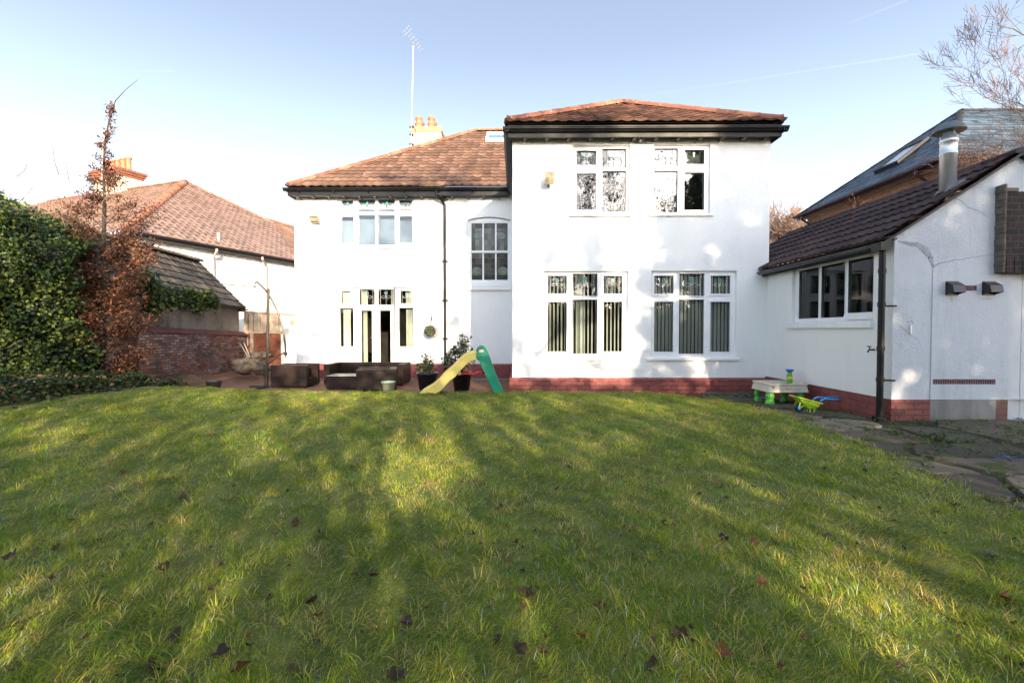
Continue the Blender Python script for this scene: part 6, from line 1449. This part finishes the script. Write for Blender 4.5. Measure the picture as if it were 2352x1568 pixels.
for (py, wl_, wr2) in prof:
    Y0 = 10.4; nbr = 17 if py > 515 else (7 if py > 330 else 4)
    for k in range(nbr):
        sgn = rg.choice((-1, 1)); wpx = rg.uniform(.35, 1.0) * (wl_ if sgn < 0 else wr2); y_ = py + rg.uniform(-18, 18)
        s = at(np.interp(y_, [230, 280, 400, 870], [262, 250, 239, 236]), y_ + (28 if py > 500 else 8), Y0); e = at(239 + (12 if py < 300 else 0) + sgn * wpx * rg.uniform(.8, 1.25), y_ - rg.uniform(0, 44 if py > 500 else 10), Y0 + rg.uniform(-.7, .6) * (wpx / 70))
        m_ = s.lerp(e, .5) + Vector((0, 0, -.03)); bb.tube([s, m_, e], [.010 if py > 500 else .006, .006, .003], 4, False)
        nl_ = 120 if py > 515 else (62 if py > 390 else 18)
        for i in range(nl_):
            f = rg.uniform(.18, 1.05) ** .8; q = s.lerp(e, f); sg_ = .085 if py > 500 else (.055 if py > 400 else .03); BP.append((q.x + rg.gauss(0, sg_), q.y + rg.gauss(0, sg_), q.z + rg.gauss(0, sg_ * .7), py))
bb.build('branches', M['darkbark'], cop)
BP = np.array(BP); up_ = BP[:, 3] < 560
leaf_mesh('foliage', BP[~up_][:, :3], .064, M['beech'], cop, up=.1, aspect=.6, out=np.array([.3, -.8, .2])); leaf_mesh('foliage', BP[up_][:, :3], .058, M['beechdark'], cop, up=0, aspect=.55)
for (a_, c_) in (((210, 560), (200, 490)), ((280, 520), (330, 430)), ((180, 520), (120, 425)), ((150, 520), (205, 425)), ((300, 510), (325, 505)), ((200, 470), (185, 445))):
    pass
b = MB()
for pts in (((270, 560), (250, 520), (205, 430), (192, 422)), ((285, 560), (300, 490), (322, 445)), ((250, 540), (275, 480), (310, 440), (318, 432)), ((215, 540), (212, 480), (208, 445)), ((300, 560), (345, 520), (350, 505)), ((255, 420), (275, 385), (282, 375)), ((252, 330), (272, 322), (290, 318)), ((255, 300), (275, 290), (296, 288))):
    MB().tube([at(x, y, 10.3) for x, y in pts], [.008] + [.005] * (len(pts) - 2) + [.003], 4, False).build('long_twig', M['twig'], cop)
# ---- ivy over the shed eave
iv = thing('ivy', (-9.3, 13, 2.3), 'green ivy trailing along the shed gutter above the brick wall', 'ivy')
def along(n, pts, sx, sz, rng=RNG):
    pts = np.array([tuple(p) for p in pts]); s = rng.random(n) * (len(pts) - 1); i = s.astype(int); f = (s - i)[:, None]; q = pts[i] * (1 - f) + pts[i + 1] * f; return q + rng.normal(size=(n, 3)) * np.array([sx, sx, sz])
P = along(3600, [at(330, 640, 11.6), at(350, 668, 12.2), at(375, 682, 12.9), at(400, 683, 13.6), at(430, 688, 14.3), at(466, 692, 15.2)], .10, .13); P2 = along(500, [at(345, 690, 12.2), at(352, 710, 12.2)], .1, .15); P3 = along(350, [at(428, 690, 14.3), at(436, 712, 14.4)], .1, .08)
P = np.concatenate([P, P2, P3]); P[:, 0] = np.maximum(P[:, 0], -9.75); leaf_mesh('foliage', P, .09, M['ivy'], iv, out=np.array([.8, -.8, .4]), aspect=.75)
# ---- low ivy bed
def bed_edge_in(P): return bed_edge(P[:, 1])
xy = RNG.random((60000, 2)) * np.array([8.8, 6.2]) + np.array([-15.2, 4.4]); edge = bed_edge(xy[:, 1]) - .22 + .14 * fbm(xy[:, 0] * 3, xy[:, 1] * 3, 2); keep = (xy[:, 0] < edge) & (xy[:, 1] < 10.5); xy = xy[keep]
hgt = np.clip((edge[keep] - xy[:, 0]) * 1.2, 0, .34) * (1 + .35 * fbm(xy[:, 0] * 2.5, xy[:, 1] * 2.5, 4)); z = bed_z(xy[:, 0], xy[:, 1]) + hgt * (RNG.random(len(xy)) ** .35)
o = leaf_mesh('ivy_ground_cover', np.stack([xy[:, 0], xy[:, 1], z], 1), .07, M['ivybed'], None, up=.5, aspect=.75, out=np.array([.1, -.3, .4])); tag(o, 'low ivy ground cover filling the bed along the lawn edge', 'ivy', kind='stuff')
n = 2200; xy = np.stack([RNG.uniform(-10, -6.9, n), RNG.uniform(5, 10.4, n)], 1); e_ = bed_edge(xy[:, 1]); xy[:, 0] = e_ - np.abs(RNG.normal(.12, .22, n)) + .1; 
o = leaf_mesh('leaf_litter', np.stack([xy[:, 0], xy[:, 1], bed_z(xy[:, 0], xy[:, 1]) + .02 + .05 * RNG.random(n)], 1), .09, M['beech'], None, up=1.5, aspect=.7); tag(o, 'scattered dry leaves along the edge of the ivy bed', 'leaf litter', kind='stuff')
# weeds in the paving
n = 26000; xy = np.stack([RNG.uniform(3.6, 9, n), RNG.uniform(2.4, 8.6, n)], 1); k = (fbm(xy[:, 0] * 1.6, xy[:, 1] * 2.2, 3) > .05) & (xy[:, 0] > 4.6 + (4.6 - xy[:, 1]) * .3) & (xy[:, 1] < 5.6); k |= (RNG.random(n) < .5) & (fbm(xy[:, 0] * 3.1, xy[:, 1] * 4.2, 9) > .28); k |= RNG.random(n) < .06; k &= (xy[:, 0] < XE) | (xy[:, 1] < 6.3); xy = xy[k]
o = leaf_mesh('paving_weeds', np.stack([xy[:, 0], xy[:, 1], path_z(xy[:, 1]) + .04 * RNG.random(len(xy)) - .01], 1), .04, M['weed'], None, up=.6, aspect=.5); tag(o, 'low green weeds and moss growing over the paving', 'weeds', kind='stuff')

# ================================================================== TREES BEHIND THE CAMERA (bare trees, and unseen foliage shaped to throw the shade)
def dist_seg(px, py, a, b):
    ax, ay = a; bx, by = b; t = ((px - ax) * (bx - ax) + (py - ay) * (by - ay)) / ((bx - ax) ** 2 + (by - ay) ** 2 + 1e-9); t = np.clip(t, 0, 1); return np.hypot(px - ax - t * (bx - ax), (py - ay - t * (by - ay)))
def blobs(px, py, L, base=0., grow=1.):
    v = np.full(px.shape, base, float)
    for (cx, cy, rx, ry, a) in L:
        d = np.hypot((px - cx) / (rx * grow), (py - cy) / (ry * grow)); v = np.maximum(v, a * np.clip((1.4 - d) * 1.8, 0, 1)) if a > 0 else np.minimum(v, 1 + a * np.clip(1.5 - d, 0, 1))
    return v
def project(P):
    C = (P - np.array(CAMPOS)) @ np.array(RM); return 1176 + F * C[:, 0] / -C[:, 2], 784 - F * C[:, 1] / -C[:, 2]
def light_map(P):
    """wanted sunlight where the shadow of point P falls; it shapes the foliage"""
    S = -np.array(SUN); lit = np.full(len(P), .3); done = np.zeros(len(P), bool)
    def hitY(Y): t = (Y - P[:, 1]) / S[1]; return P + S * t[:, None]
    g = hitY(YG); m = (g[:, 0] > XE) & (g[:, 0] < 9.0) & (g[:, 2] > .33) & (g[:, 2] < 4.4); u, v = project(g)
    lg_ = blobs(u, v, [(2224, 456, 15, 15, 1), (2199, 480, 12, 12, .9), (2208, 510, 18, 12, .8), (2275, 464, 11, 10, .9), (2060, 889, 20, 24, 1), (2066, 738, 11, 12, .5), (2062, 916, 14, 10, .8), (2120, 640, 14, 16, .35), (2100, 560, 16, 14, .3), (2080, 650, 10, 16, .3), (2300, 400, 14, 12, .5)], 0.03, 1.7)
    lit[m] = lg_[m]; done |= m
    tg = (np.clip(.05 * 1, 0, 1) + .05 - P[:, 2]) / S[2]; G = P + S * tg[:, None]; G2z = .05 * np.clip(G[:, 1], 0, 8.5); tg = (G2z - P[:, 2]) / S[2]; G = P + S * tg[:, None]
    m = ~done & (G[:, 1] < 9.4); u, v = project(np.where(G[:, 1:2] > .6, G, [[0, 5, 0]]))
    L = [(945, 1125, 62, 40, 1), (975, 1070, 72, 45, 1), (1040, 1010, 60, 40, .85), (1110, 975, 90, 32, .8), (1065, 945, 60, 14, .7), (1180, 1030, 60, 30, .5), (1300, 925, 160, 12, .6), (1480, 925, 80, 10, .6), (1380, 1000, 60, 14, .35), (1560, 950, 40, 12, .5), (1870, 1020, 25, 12, .7),
         (640, 908, 180, 9, .9), (420, 925, 130, 10, .75), (150, 945, 140, 8, .75), (130, 990, 170, 14, .85), (430, 975, 120, 14, .6), (280, 1030, 110, 16, .4), (560, 1000, 70, 20, .7), (700, 945, 70, 18, .55), (620, 1060, 60, 20, .5), (860, 930, 60, 12, .5), (60, 1060, 90, 16, .45), (400, 1110, 90, 24, .3), (200, 1130, 90, 20, .3),
         (760, 1060, 60, 10, .45), (1810, 1275, 55, 20, .95), (1880, 1320, 70, 28, 1), (1960, 1370, 80, 35, 1), (2050, 1430, 90, 40, 1), (2150, 1500, 110, 50, 1), (2260, 1560, 120, 50, 1), (2230, 1200, 110, 16, .5), (2330, 1300, 60, 40, .35), (2310, 1430, 60, 60, .45), (2250, 1128, 40, 8, .6), (1340, 1540, 70, 30, .35), (1150, 1400, 60, 24, .3), (1050, 1540, 70, 40, .3), (1560, 1450, 60, 40, .25), (700, 1400, 80, 30, .25), (150, 1330, 120, 30, .3), (500, 1250, 90, 30, .3)]
    lw_ = blobs(u, v, L, .16, 1.45) + .10 * np.clip(fbm(u * .012, v * .03, 4) + .2, 0, 1); lw_ = np.where(G[:, 1] < .6, .1, lw_); lit[m] = lw_[m]; done |= m
    r = hitY(YR); m = ~done & (r[:, 0] > XR0 - .3) & (r[:, 0] < XR1 + .6) & (r[:, 2] > -.2) & (r[:, 2] < 5.65); u, v = project(r)
    edge = np.interp(v, [290, 340, 480, 500, 520, 545, 575, 600, 640, 665, 690, 720, 750, 770, 800, 840, 870, 905], [1640, 1640, 1632, 1505, 1500, 1515, 1485, 1500, 1455, 1460, 1500, 1500, 1450, 1480, 1485, 1455, 1445, 1450]) + 8 * np.sin(v * .13)
    l_ = np.clip((edge - u) / 16 + .5, .07, 1)
    for (cx, cy, rx, ry, a) in ((1690, 700, 0, 0, 0), (1672, 595, 12, 12, .9), (1658, 448, 12, 12, .5), (1704, 405, 14, 14, .4), (1724, 510, 16, 13, .8), (1735, 540, 12, 12, .5), (1690, 545, 10, 10, .35), (1640, 575, 9, 8, .4), (1600, 842, 14, 14, .9), (1600, 870, 18, 10, .3), (1716, 628, 10, 9, .5), (1560, 885, 12, 8, .5), (1525, 893, 12, 8, .6), (1590, 495, 14, 9, .3), (1560, 640, 10, 8, .4), (1575, 620, 14, 8, .4), (1505, 865, 30, 12, 0), (1745, 585, 10, 20, .3), (1480, 555, 20, 30, .9), (1560, 678, 30, 5, .7)):
        if a: l_ = np.maximum(l_, min(1, a * 1.3) * np.clip((1.5 - np.hypot((u - cx) / (rx * 1.35), (v - cy) / (ry * 1.35))) * 1.5, 0, 1))
    for (cx, cy, rx, ry, a) in ((1360, 570, 15, 60, .9), (1365, 650, 18, 60, .6), (1370, 840, 26, 14, .7), (1320, 865, 30, 20, .35), (1340, 340, 18, 14, .45), (1280, 600, 25, 60, .12), (1220, 800, 30, 30, .2), (1430, 900, 26, 10, .7), (1250, 885, 30, 12, .6), (1230, 560, 14, 60, .12)):
        l_ = np.minimum(l_, 1 - min(1, a * 1.9) * np.clip(1.5 - np.hypot((u - cx) / rx, (v - cy) / ry), 0, 1))
    lit[m] = l_[m]; done |= m
    # roofs and eaves of the wing
    h = hitY(10.4); m2 = ~done & (h[:, 0] > XR0 - .6) & (h[:, 0] < XR1 + .9) & (h[:, 2] > 5.3) & (h[:, 2] < 8.2); u, v = project(h)
    l2 = np.clip((1640 - u + (v - 260) * .2) / 60 + .5, 0, 1) * .95; l2 = np.minimum(l2, 1 - .6 * np.clip(1.5 - np.hypot((u - 1380) / 28, (v - 275) / 14), 0, 1)); l2 = np.minimum(l2, 1 - .5 * np.clip(1.5 - np.hypot((u - 1290) / 30, (v - 280) / 10), 0, 1))
    lit[m2] = l2[m2]; done |= m2
    # patio, left facade, shed and hedge
    q = hitY(YL); m3 = ~done & (q[:, 0] < XR0 + .2) & (q[:, 2] > 0); u, v = project(q)
    l3 = np.ones(len(P)); 
    for (cx, cy, rx, ry, a) in ((730, 770, 30, 20, .22), (760, 700, 30, 30, .1), (700, 830, 40, 16, .3), (1050, 740, 30, 16, .25), (1000, 600, 24, 40, .12), (870, 575, 20, 50, .1), (1100, 770, 30, 16, .2), (900, 400, 50, 12, .35), (1050, 410, 50, 12, .35), (1130, 405, 30, 20, .3), (1020, 860, 90, 14, .3), (820, 860, 100, 14, .4), (600, 860, 60, 20, .4)): l3 = np.minimum(l3, 1 - min(1, a * 2.6) * np.clip(1.5 - np.hypot((u - cx) / rx, (v - cy) / ry), 0, 1))
    lit[m3] = l3[m3]; done |= m3
    m4 = ~done & (G[:, 0] < -6.2) & (G[:, 1] > 7); l4 = np.clip(.42 + .8 * fbm(G[:, 0] * .9 + G[:, 1] * .5, G[:, 1] * 2.2, 5), .05, 1); lit[m4] = l4[m4]; done |= m4
    m5 = ~done & (g[:, 0] > 8.5); lit[m5] = .1
    hh = hitY(11.5); hm = (hh[:, 0] < -6.6) & (hh[:, 2] > .3) & (hh[:, 2] < 5) & ~m; ll = np.clip(.38 + .34 * np.clip(hh[:, 2] - 2.4, 0, 2) + .9 * fbm(hh[:, 0] * 1.7, hh[:, 2] * 1.6, 1), .03, 1); lit[hm] = ll[hm]
    return lit
ty0 = -8.0
def shade_mass(name, label, x0, x1, z0, z1, n, leafs, seed, cat='tree', thick=.9, trunks=()):
    rng = np.random.default_rng(seed); P = np.stack([rng.uniform(x0, x1, n), ty0 + rng.uniform(-thick, thick, n), rng.uniform(z0, z1, n)], 1)
    lit = light_map(P); dens = n * leafs ** 2 * .22 / ((x1 - x0) * (z1 - z0)); keep = rng.random(n) < np.clip(-np.log(np.clip(lit, .012, 1)) / dens, 0, 1); P = P[keep]  # leaves are kept only where their shadow is wanted
    t = thing(name, ((x0 + x1) / 2, ty0, 0), label, cat); leaf_mesh('foliage', P, leafs, M['evergreen'], t, up=0, aspect=.75, out=np.array([.6, 2.4, -.5]))
    for k, (tx, tz) in enumerate(trunks):
        b = MB(); b.tube([(tx, ty0, 0), (tx + .1, ty0, tz * .5), (tx, ty0, tz)], [.16, .12, .06], 8); b.build('trunk', M['bark'], t)
    print(name, len(P), 'dens', round(dens, 2)); return t
shade_mass('shade_hedge', 'long unseen hedge added behind the viewpoint, leaves placed to shade the lawn', -12, 8.4, 1.9, 6.0, 70000, .15, 1, 'hedge', trunks=((-8, 4), (-4, 4), (0, 4), (4, 4)))  # added out of view, thinned to give the lawn dappled shade
shade_mass('shade_tree', 'large unseen tree behind the viewpoint to the right, shaped to shade the right walls', 8.4, 14.0, 1.9, 6.0, 26000, .15, 2, trunks=((10, 5), (13, 5)))  # unseen trees from here on, foliage shaped by the wanted shade
shade_mass('shade_tree', 'tall unseen tree behind the viewpoint, crown shaped to shade the wing', 2.5, 13.6, 6.0, 12.4, 66000, .15, 3, trunks=((10.3, 11),))
shade_mass('shade_tree', 'loose unseen foliage behind the viewpoint, shaped to dapple the left side', -7.5, 2.5, 6.0, 10, 16000, .15, 4)
for k, (x, y, s, L_) in enumerate(((5.0, -13, 41, 3.9), (8.6, -15, 42, 4.3), (12.2, -13.5, 43, 4.2), (2.2, -17, 44, 3.6), (16, -16, 45, 4.2))):
    place_tree('bare_tree', ('broad', 'tall', 'forked', 'slender', 'far right')[k] + ' bare winter tree standing behind the viewpoint', 'tree', (x, y, 0), d0=(.02, 0, 1), length=L_, rad=.2, depth=6, seed=s, spread=.62, ratio=.74, up=.14, minr=.010, mats=('bark', 'bark'), nb=(2, 3), side_twigs=2, group='bare trees behind the viewpoint')

for k, (x, y, s, L_) in enumerate(((4.4, -10.4, 51, 4.1), (10.9, -10.6, 53, 4.3))):
    place_tree('bare_tree', ('leaning', 'dense', 'twiggy')[k] + ' bare winter tree close behind the added shade hedge', 'tree', (x, y, 0), d0=(.02, 0, 1), length=L_, rad=.15, depth=6, seed=s, spread=.62, ratio=.70, up=.16, minr=.008, mats=('bark', 'bark'), nb=(3, 3), side_twigs=2, group='bare trees behind the viewpoint')
fh = thing('reflection_hedge', (2, -11, 0), 'unseen dark hedge added behind the viewpoint to darken the lower window reflections', 'hedge')  # added so the lower panes reflect something dark
n = 26000; P = np.stack([RNG.uniform(-16, 18, n), -11 + RNG.uniform(-.1, .35, n), RNG.uniform(0, 3.0, n)], 1); leaf_mesh('foliage', P, .14, M['evergreen'], fh, aspect=.75)
b = MB(); b.box(-16, 18, -11.6, -11.05, -.1, 2.9); b.build('inner_mass', M['evergreen'], fh)

# ================================================================== GRASS
def grass(name, n, xlo, xhi, ylo, yhi, hmin, hmax, wd, seg, seed, wpow=1.0, tuft=0, mat='grass', lab=None):
    rng = np.random.default_rng(seed)
    u = rng.random(n); y = ylo + (yhi - ylo) * u ** wpow
    half = np.minimum(y * 1.13 + .9, 99); x = rng.uniform(-1, 1, n) * half
    if tuft:
        m_ = n // tuft; ci = np.repeat(np.arange(m_), tuft); tx, ty = x[:m_][ci], y[:m_][ci]; n = m_ * tuft; sp = rng.uniform(.012, .045, m_)[ci]; ox, oy = rng.normal(0, 1, n) * sp, rng.normal(0, 1, n) * sp; x, y = tx + ox, ty + oy; tang = np.arctan2(oy, ox)
    k = (x > xlo) & (x < xhi); x, y = x[k], y[k]
    if tuft: tang, ci = tang[k], ci[k]
    be = bed_edge(y); k = (x > be + .02 + .06 * rng.random(len(x))) & (x < PATHX + .05 * rng.normal(size=len(x)) + .06 * fbm(y * 3, y, 1)); k &= (y < 8.62 + .72 * sstep(-3.5, -7, x) + .08 * fbm(x * 4, x * 2, 2)); x, y = x[k], y[k]; n = len(x)
    if tuft: tang, ci = tang[k], ci[k]
    z = lawn_z(x, y)
    tus = .5 + .5 * fbm(x * 1.9, y * 1.9, 7); t2 = .5 + .5 * fbm(x * 5.1, y * 5.1, 9)
    H = (hmin + (hmax - hmin) * rng.random(n) ** 1.6) * (.28 + .8 * tus + .85 * t2 ** 2)
    ang = 2.6 * fbm(x * 1.3, y * 1.3, 3) + 1.5 * fbm(x * 4, y * 4, 6) + rng.normal(0, .9, n) + .6
    lean = np.clip(.55 + .45 * rng.random(n) + .25 * (1 - t2), .1, 1.25)
    if tuft: ang = tang + rng.normal(0, .5, n); lean = np.clip(lean * .9, .1, 1); H = hmin + (hmax - hmin) * rng.random(n)
    dirx, diry = np.cos(ang), np.sin(ang)
    ph = rng.uniform(0, 6.28, n); sx, sy = np.cos(ph) * .6 - diry * .8, np.sin(ph) * .6 + dirx * .8; w_ = wd * (.7 + .6 * rng.random(n))
    ts = np.linspace(0, 1, seg + 1); V = []
    for i, t in enumerate(ts):
        a = lean * (.35 + 1.15 * t); hz = H * t * np.cos(np.clip(a * .75, 0, 1.45)); r_ = H * t * np.sin(np.clip(a * .75, 0, 1.45))
        cx, cy_, cz = x + dirx * r_, y + diry * r_, z + hz - .004
        if i == seg: V.append(np.stack([cx, cy_, cz], 1))
        else:
            ww = w_ * (1 - .75 * t ** 1.5) * .5; V.append(np.stack([cx - sx * ww, cy_ - sy * ww, cz], 1)); V.append(np.stack([cx + sx * ww, cy_ + sy * ww, cz], 1))
    m = 2 * seg + 1; V = np.stack(V, 1).reshape(-1, 3); b0 = np.arange(n) * m; Fs = []
    for i in range(seg - 1): Fs += [np.stack([b0 + 2 * i, b0 + 2 * i + 1, b0 + 2 * i + 3], 1), np.stack([b0 + 2 * i, b0 + 2 * i + 3, b0 + 2 * i + 2], 1)]
    Fs.append(np.stack([b0 + m - 3, b0 + m - 2, b0 + m - 1], 1)); nf = len(Fs); Fc = np.stack(Fs, 1).reshape(-1, 3)
    patch = np.clip(.38 + .36 * fbm(x * .9, y * .9, 11) + .30 * fbm(x * 3.3, y * 3.3, 13) + .2 * fbm(x * 9, y * 9, 17), 0, 1); rr = np.clip(patch * .62 + .46 * (rng.random(n) - .12) + .28 * np.clip(fbm(x * 2.3 + 5, y * 2.6, 23) - .25, 0, 1) + (rng.random(n) < .17) * .42 - .05, 0, 1)
    if tuft: rr = np.clip(np.random.default_rng(seed + 9).random(ci.max() + 1)[ci] * .8 + .25 * rng.random(n), 0, 1)
    o = np_mesh(name, V, Fc, np.repeat(rr, nf), M[mat]); tag(o, kind='stuff'); print(name, n); return o
grass('lawn_grass', 250000, -9, 4, .9, 3.6, .020, .062, .0026, 3, 1)['label'] = 'long tufted green grass in the near lawn'
grass('lawn_grass', 420000, -10, 4, 3.6, 9.5, .025, .07, .0040, 2, 2, .8)['label'] = 'tufted green grass over the far lawn to the patio edge'
grass('lawn_grass', 60000, -9, 4, 1.2, 8.6, .05, .105, .0034, 3, 5, .9, tuft=16)['label'] = 'coarser clumps of longer grass scattered over the lawn'
M['dewsheen'] = rnd_mat('dewy_sheen_blade', [(0, (.30, .42, .26)), (1, (.52, .60, .48))], .35, .3, spec=.5)  # pale blade colour imitates the sheen of dew
grass('lawn_grass', 16000, -9, 4, 1.0, 6.5, .035, .075, .0026, 3, 6, .8, mat='dewsheen')['label'] = 'near lawn grass blades coloured pale for a dewy sheen'
# fringe at paving edge and weeds by the wall
# ================================================================== FALLEN LEAVES
def leaf_proto(seed):
    rg = random.Random(seed); n = 15; V = [(0, 0, 0)]; 
    lob = rg.uniform(.10, .30); curl = rg.uniform(6, 16)
    for i in range(n):
        a = 2 * math.pi * i / n; r = .040 * (1 + lob * math.cos(5 * a) + rg.uniform(-.3, .3)) * (1.25 if abs(a) < 1 else 1)
        x, y = r * math.cos(a), r * math.sin(a); V.append((x, y, .22 * r * math.sin(2 * a + seed) + (x * x * 4 + y * y * curl) + rg.uniform(-.004, .004)))
    me = bpy.data.meshes.new('fallen_leaf'); me.from_pydata(V, [], [(0, i + 1, (i + 1) % n + 1) for i in range(n)]); me.update()
    a = me.attributes.new('rnd', 'FLOAT', 'FACE'); c = [.12, .3, .5, .62, .25, .8, .4, .2][seed % 8]; a.data.foreach_set('value', [c + rg.uniform(-.05, .05) for _ in range(n)]); me.materials.append(M['deadleaf']); return me
protos = [leaf_proto(i) for i in range(8)]
spots = [(505, 1515, 1.1, 0), (550, 1545, 1.2, 3), (25, 1285, 1.2, 0), (130, 1262, .9, 1), (375, 1308, 1, 4), (420, 1145, .9, 3), (280, 1087, 1, 3), (660, 1138, .9, 1), (680, 1205, 1.1, 3), (718, 1388, 1.2, 1), (735, 1418, 1.0, 5), (1215, 1378, 1.3, 1), (1200, 1370, 1, 2), (932, 1440, 1, 0), (1105, 1040, .7, 1), (897, 1018, .9, 2), (1088, 1235, .8, 2), (1308, 1080, .8, 0), (1526, 1213, 1.1, 1), (1662, 1243, 1.2, 0), (1733, 1252, 1.0, 3), (1455, 1283, .9, 5), (1380, 1397, 1, 3), (1562, 1462, 1.2, 0), (1658, 1505, 1.0, 5), (1340, 1470, 1, 5), (1750, 1343, .9, 5), (1280, 1127, .8, 0), (2310, 1385, 1.1, 5), (2270, 1280, 1.2, 7), (2190, 1165, 1, 1), (1985, 1085, .8, 1), (2060, 1090, .8, 1), (1605, 1140, .7, 1), (1730, 1120, .7, 0), (735, 1232, 1, 0), (860, 1330, 1, 1), (345, 1210, .9, 1), (165, 1195, .8, 5), (400, 1470, 1.1, 7), (40, 1440, 1, 7), (1145, 1475, 1, 1), (1190, 1500, 1, 0), (1900, 1235, .8, 1), (1780, 1250, 0.8, 3), (2150, 1180, .9, 1), (1960, 1150, .7, 1), (570, 1055, .6, 3), (480, 1000, .6, 5), (350, 1545, 1.2, 0), (905, 1560, 1.2, 1), (1500, 1535, 1.1, 4)]
rg = random.Random(77)
for _ in range(150):
    px, py = rg.uniform(-50, 2400), 925 + 640 * rg.random() ** .75; spots.append((px, py, rg.uniform(.25, .62), rg.randrange(8)))
cnt = 0
for px, py, s, k in spots:
    Y = 4.0; ok = False
    for _ in range(12): p = atz(px, py, float(lawn_z(np.array(at(px, py, Y).x), np.array(Y)))); Y = .5 * Y + .5 * max(.5, min(12, p.y))
    if not (p.x > float(bed_edge(p.y)) and p.x < 3.6 and p.y < 8.5): continue
    o = bpy.data.objects.new('fallen_leaf', protos[k]); COL.objects.link(o); o.location = (p.x, p.y, float(lawn_z(p.x, p.y)) + rg.uniform(.006, .028)); o.scale = (s * .68,) * 3
    o.rotation_euler = (rg.uniform(-.8, .8), rg.uniform(-.8, .8), rg.uniform(0, 6.28)); tag(o, 'curled brown fallen leaf lying in the lawn grass', 'leaf', 'fallen leaves scattered over the lawn'); cnt += 1
print('leaves', cnt)
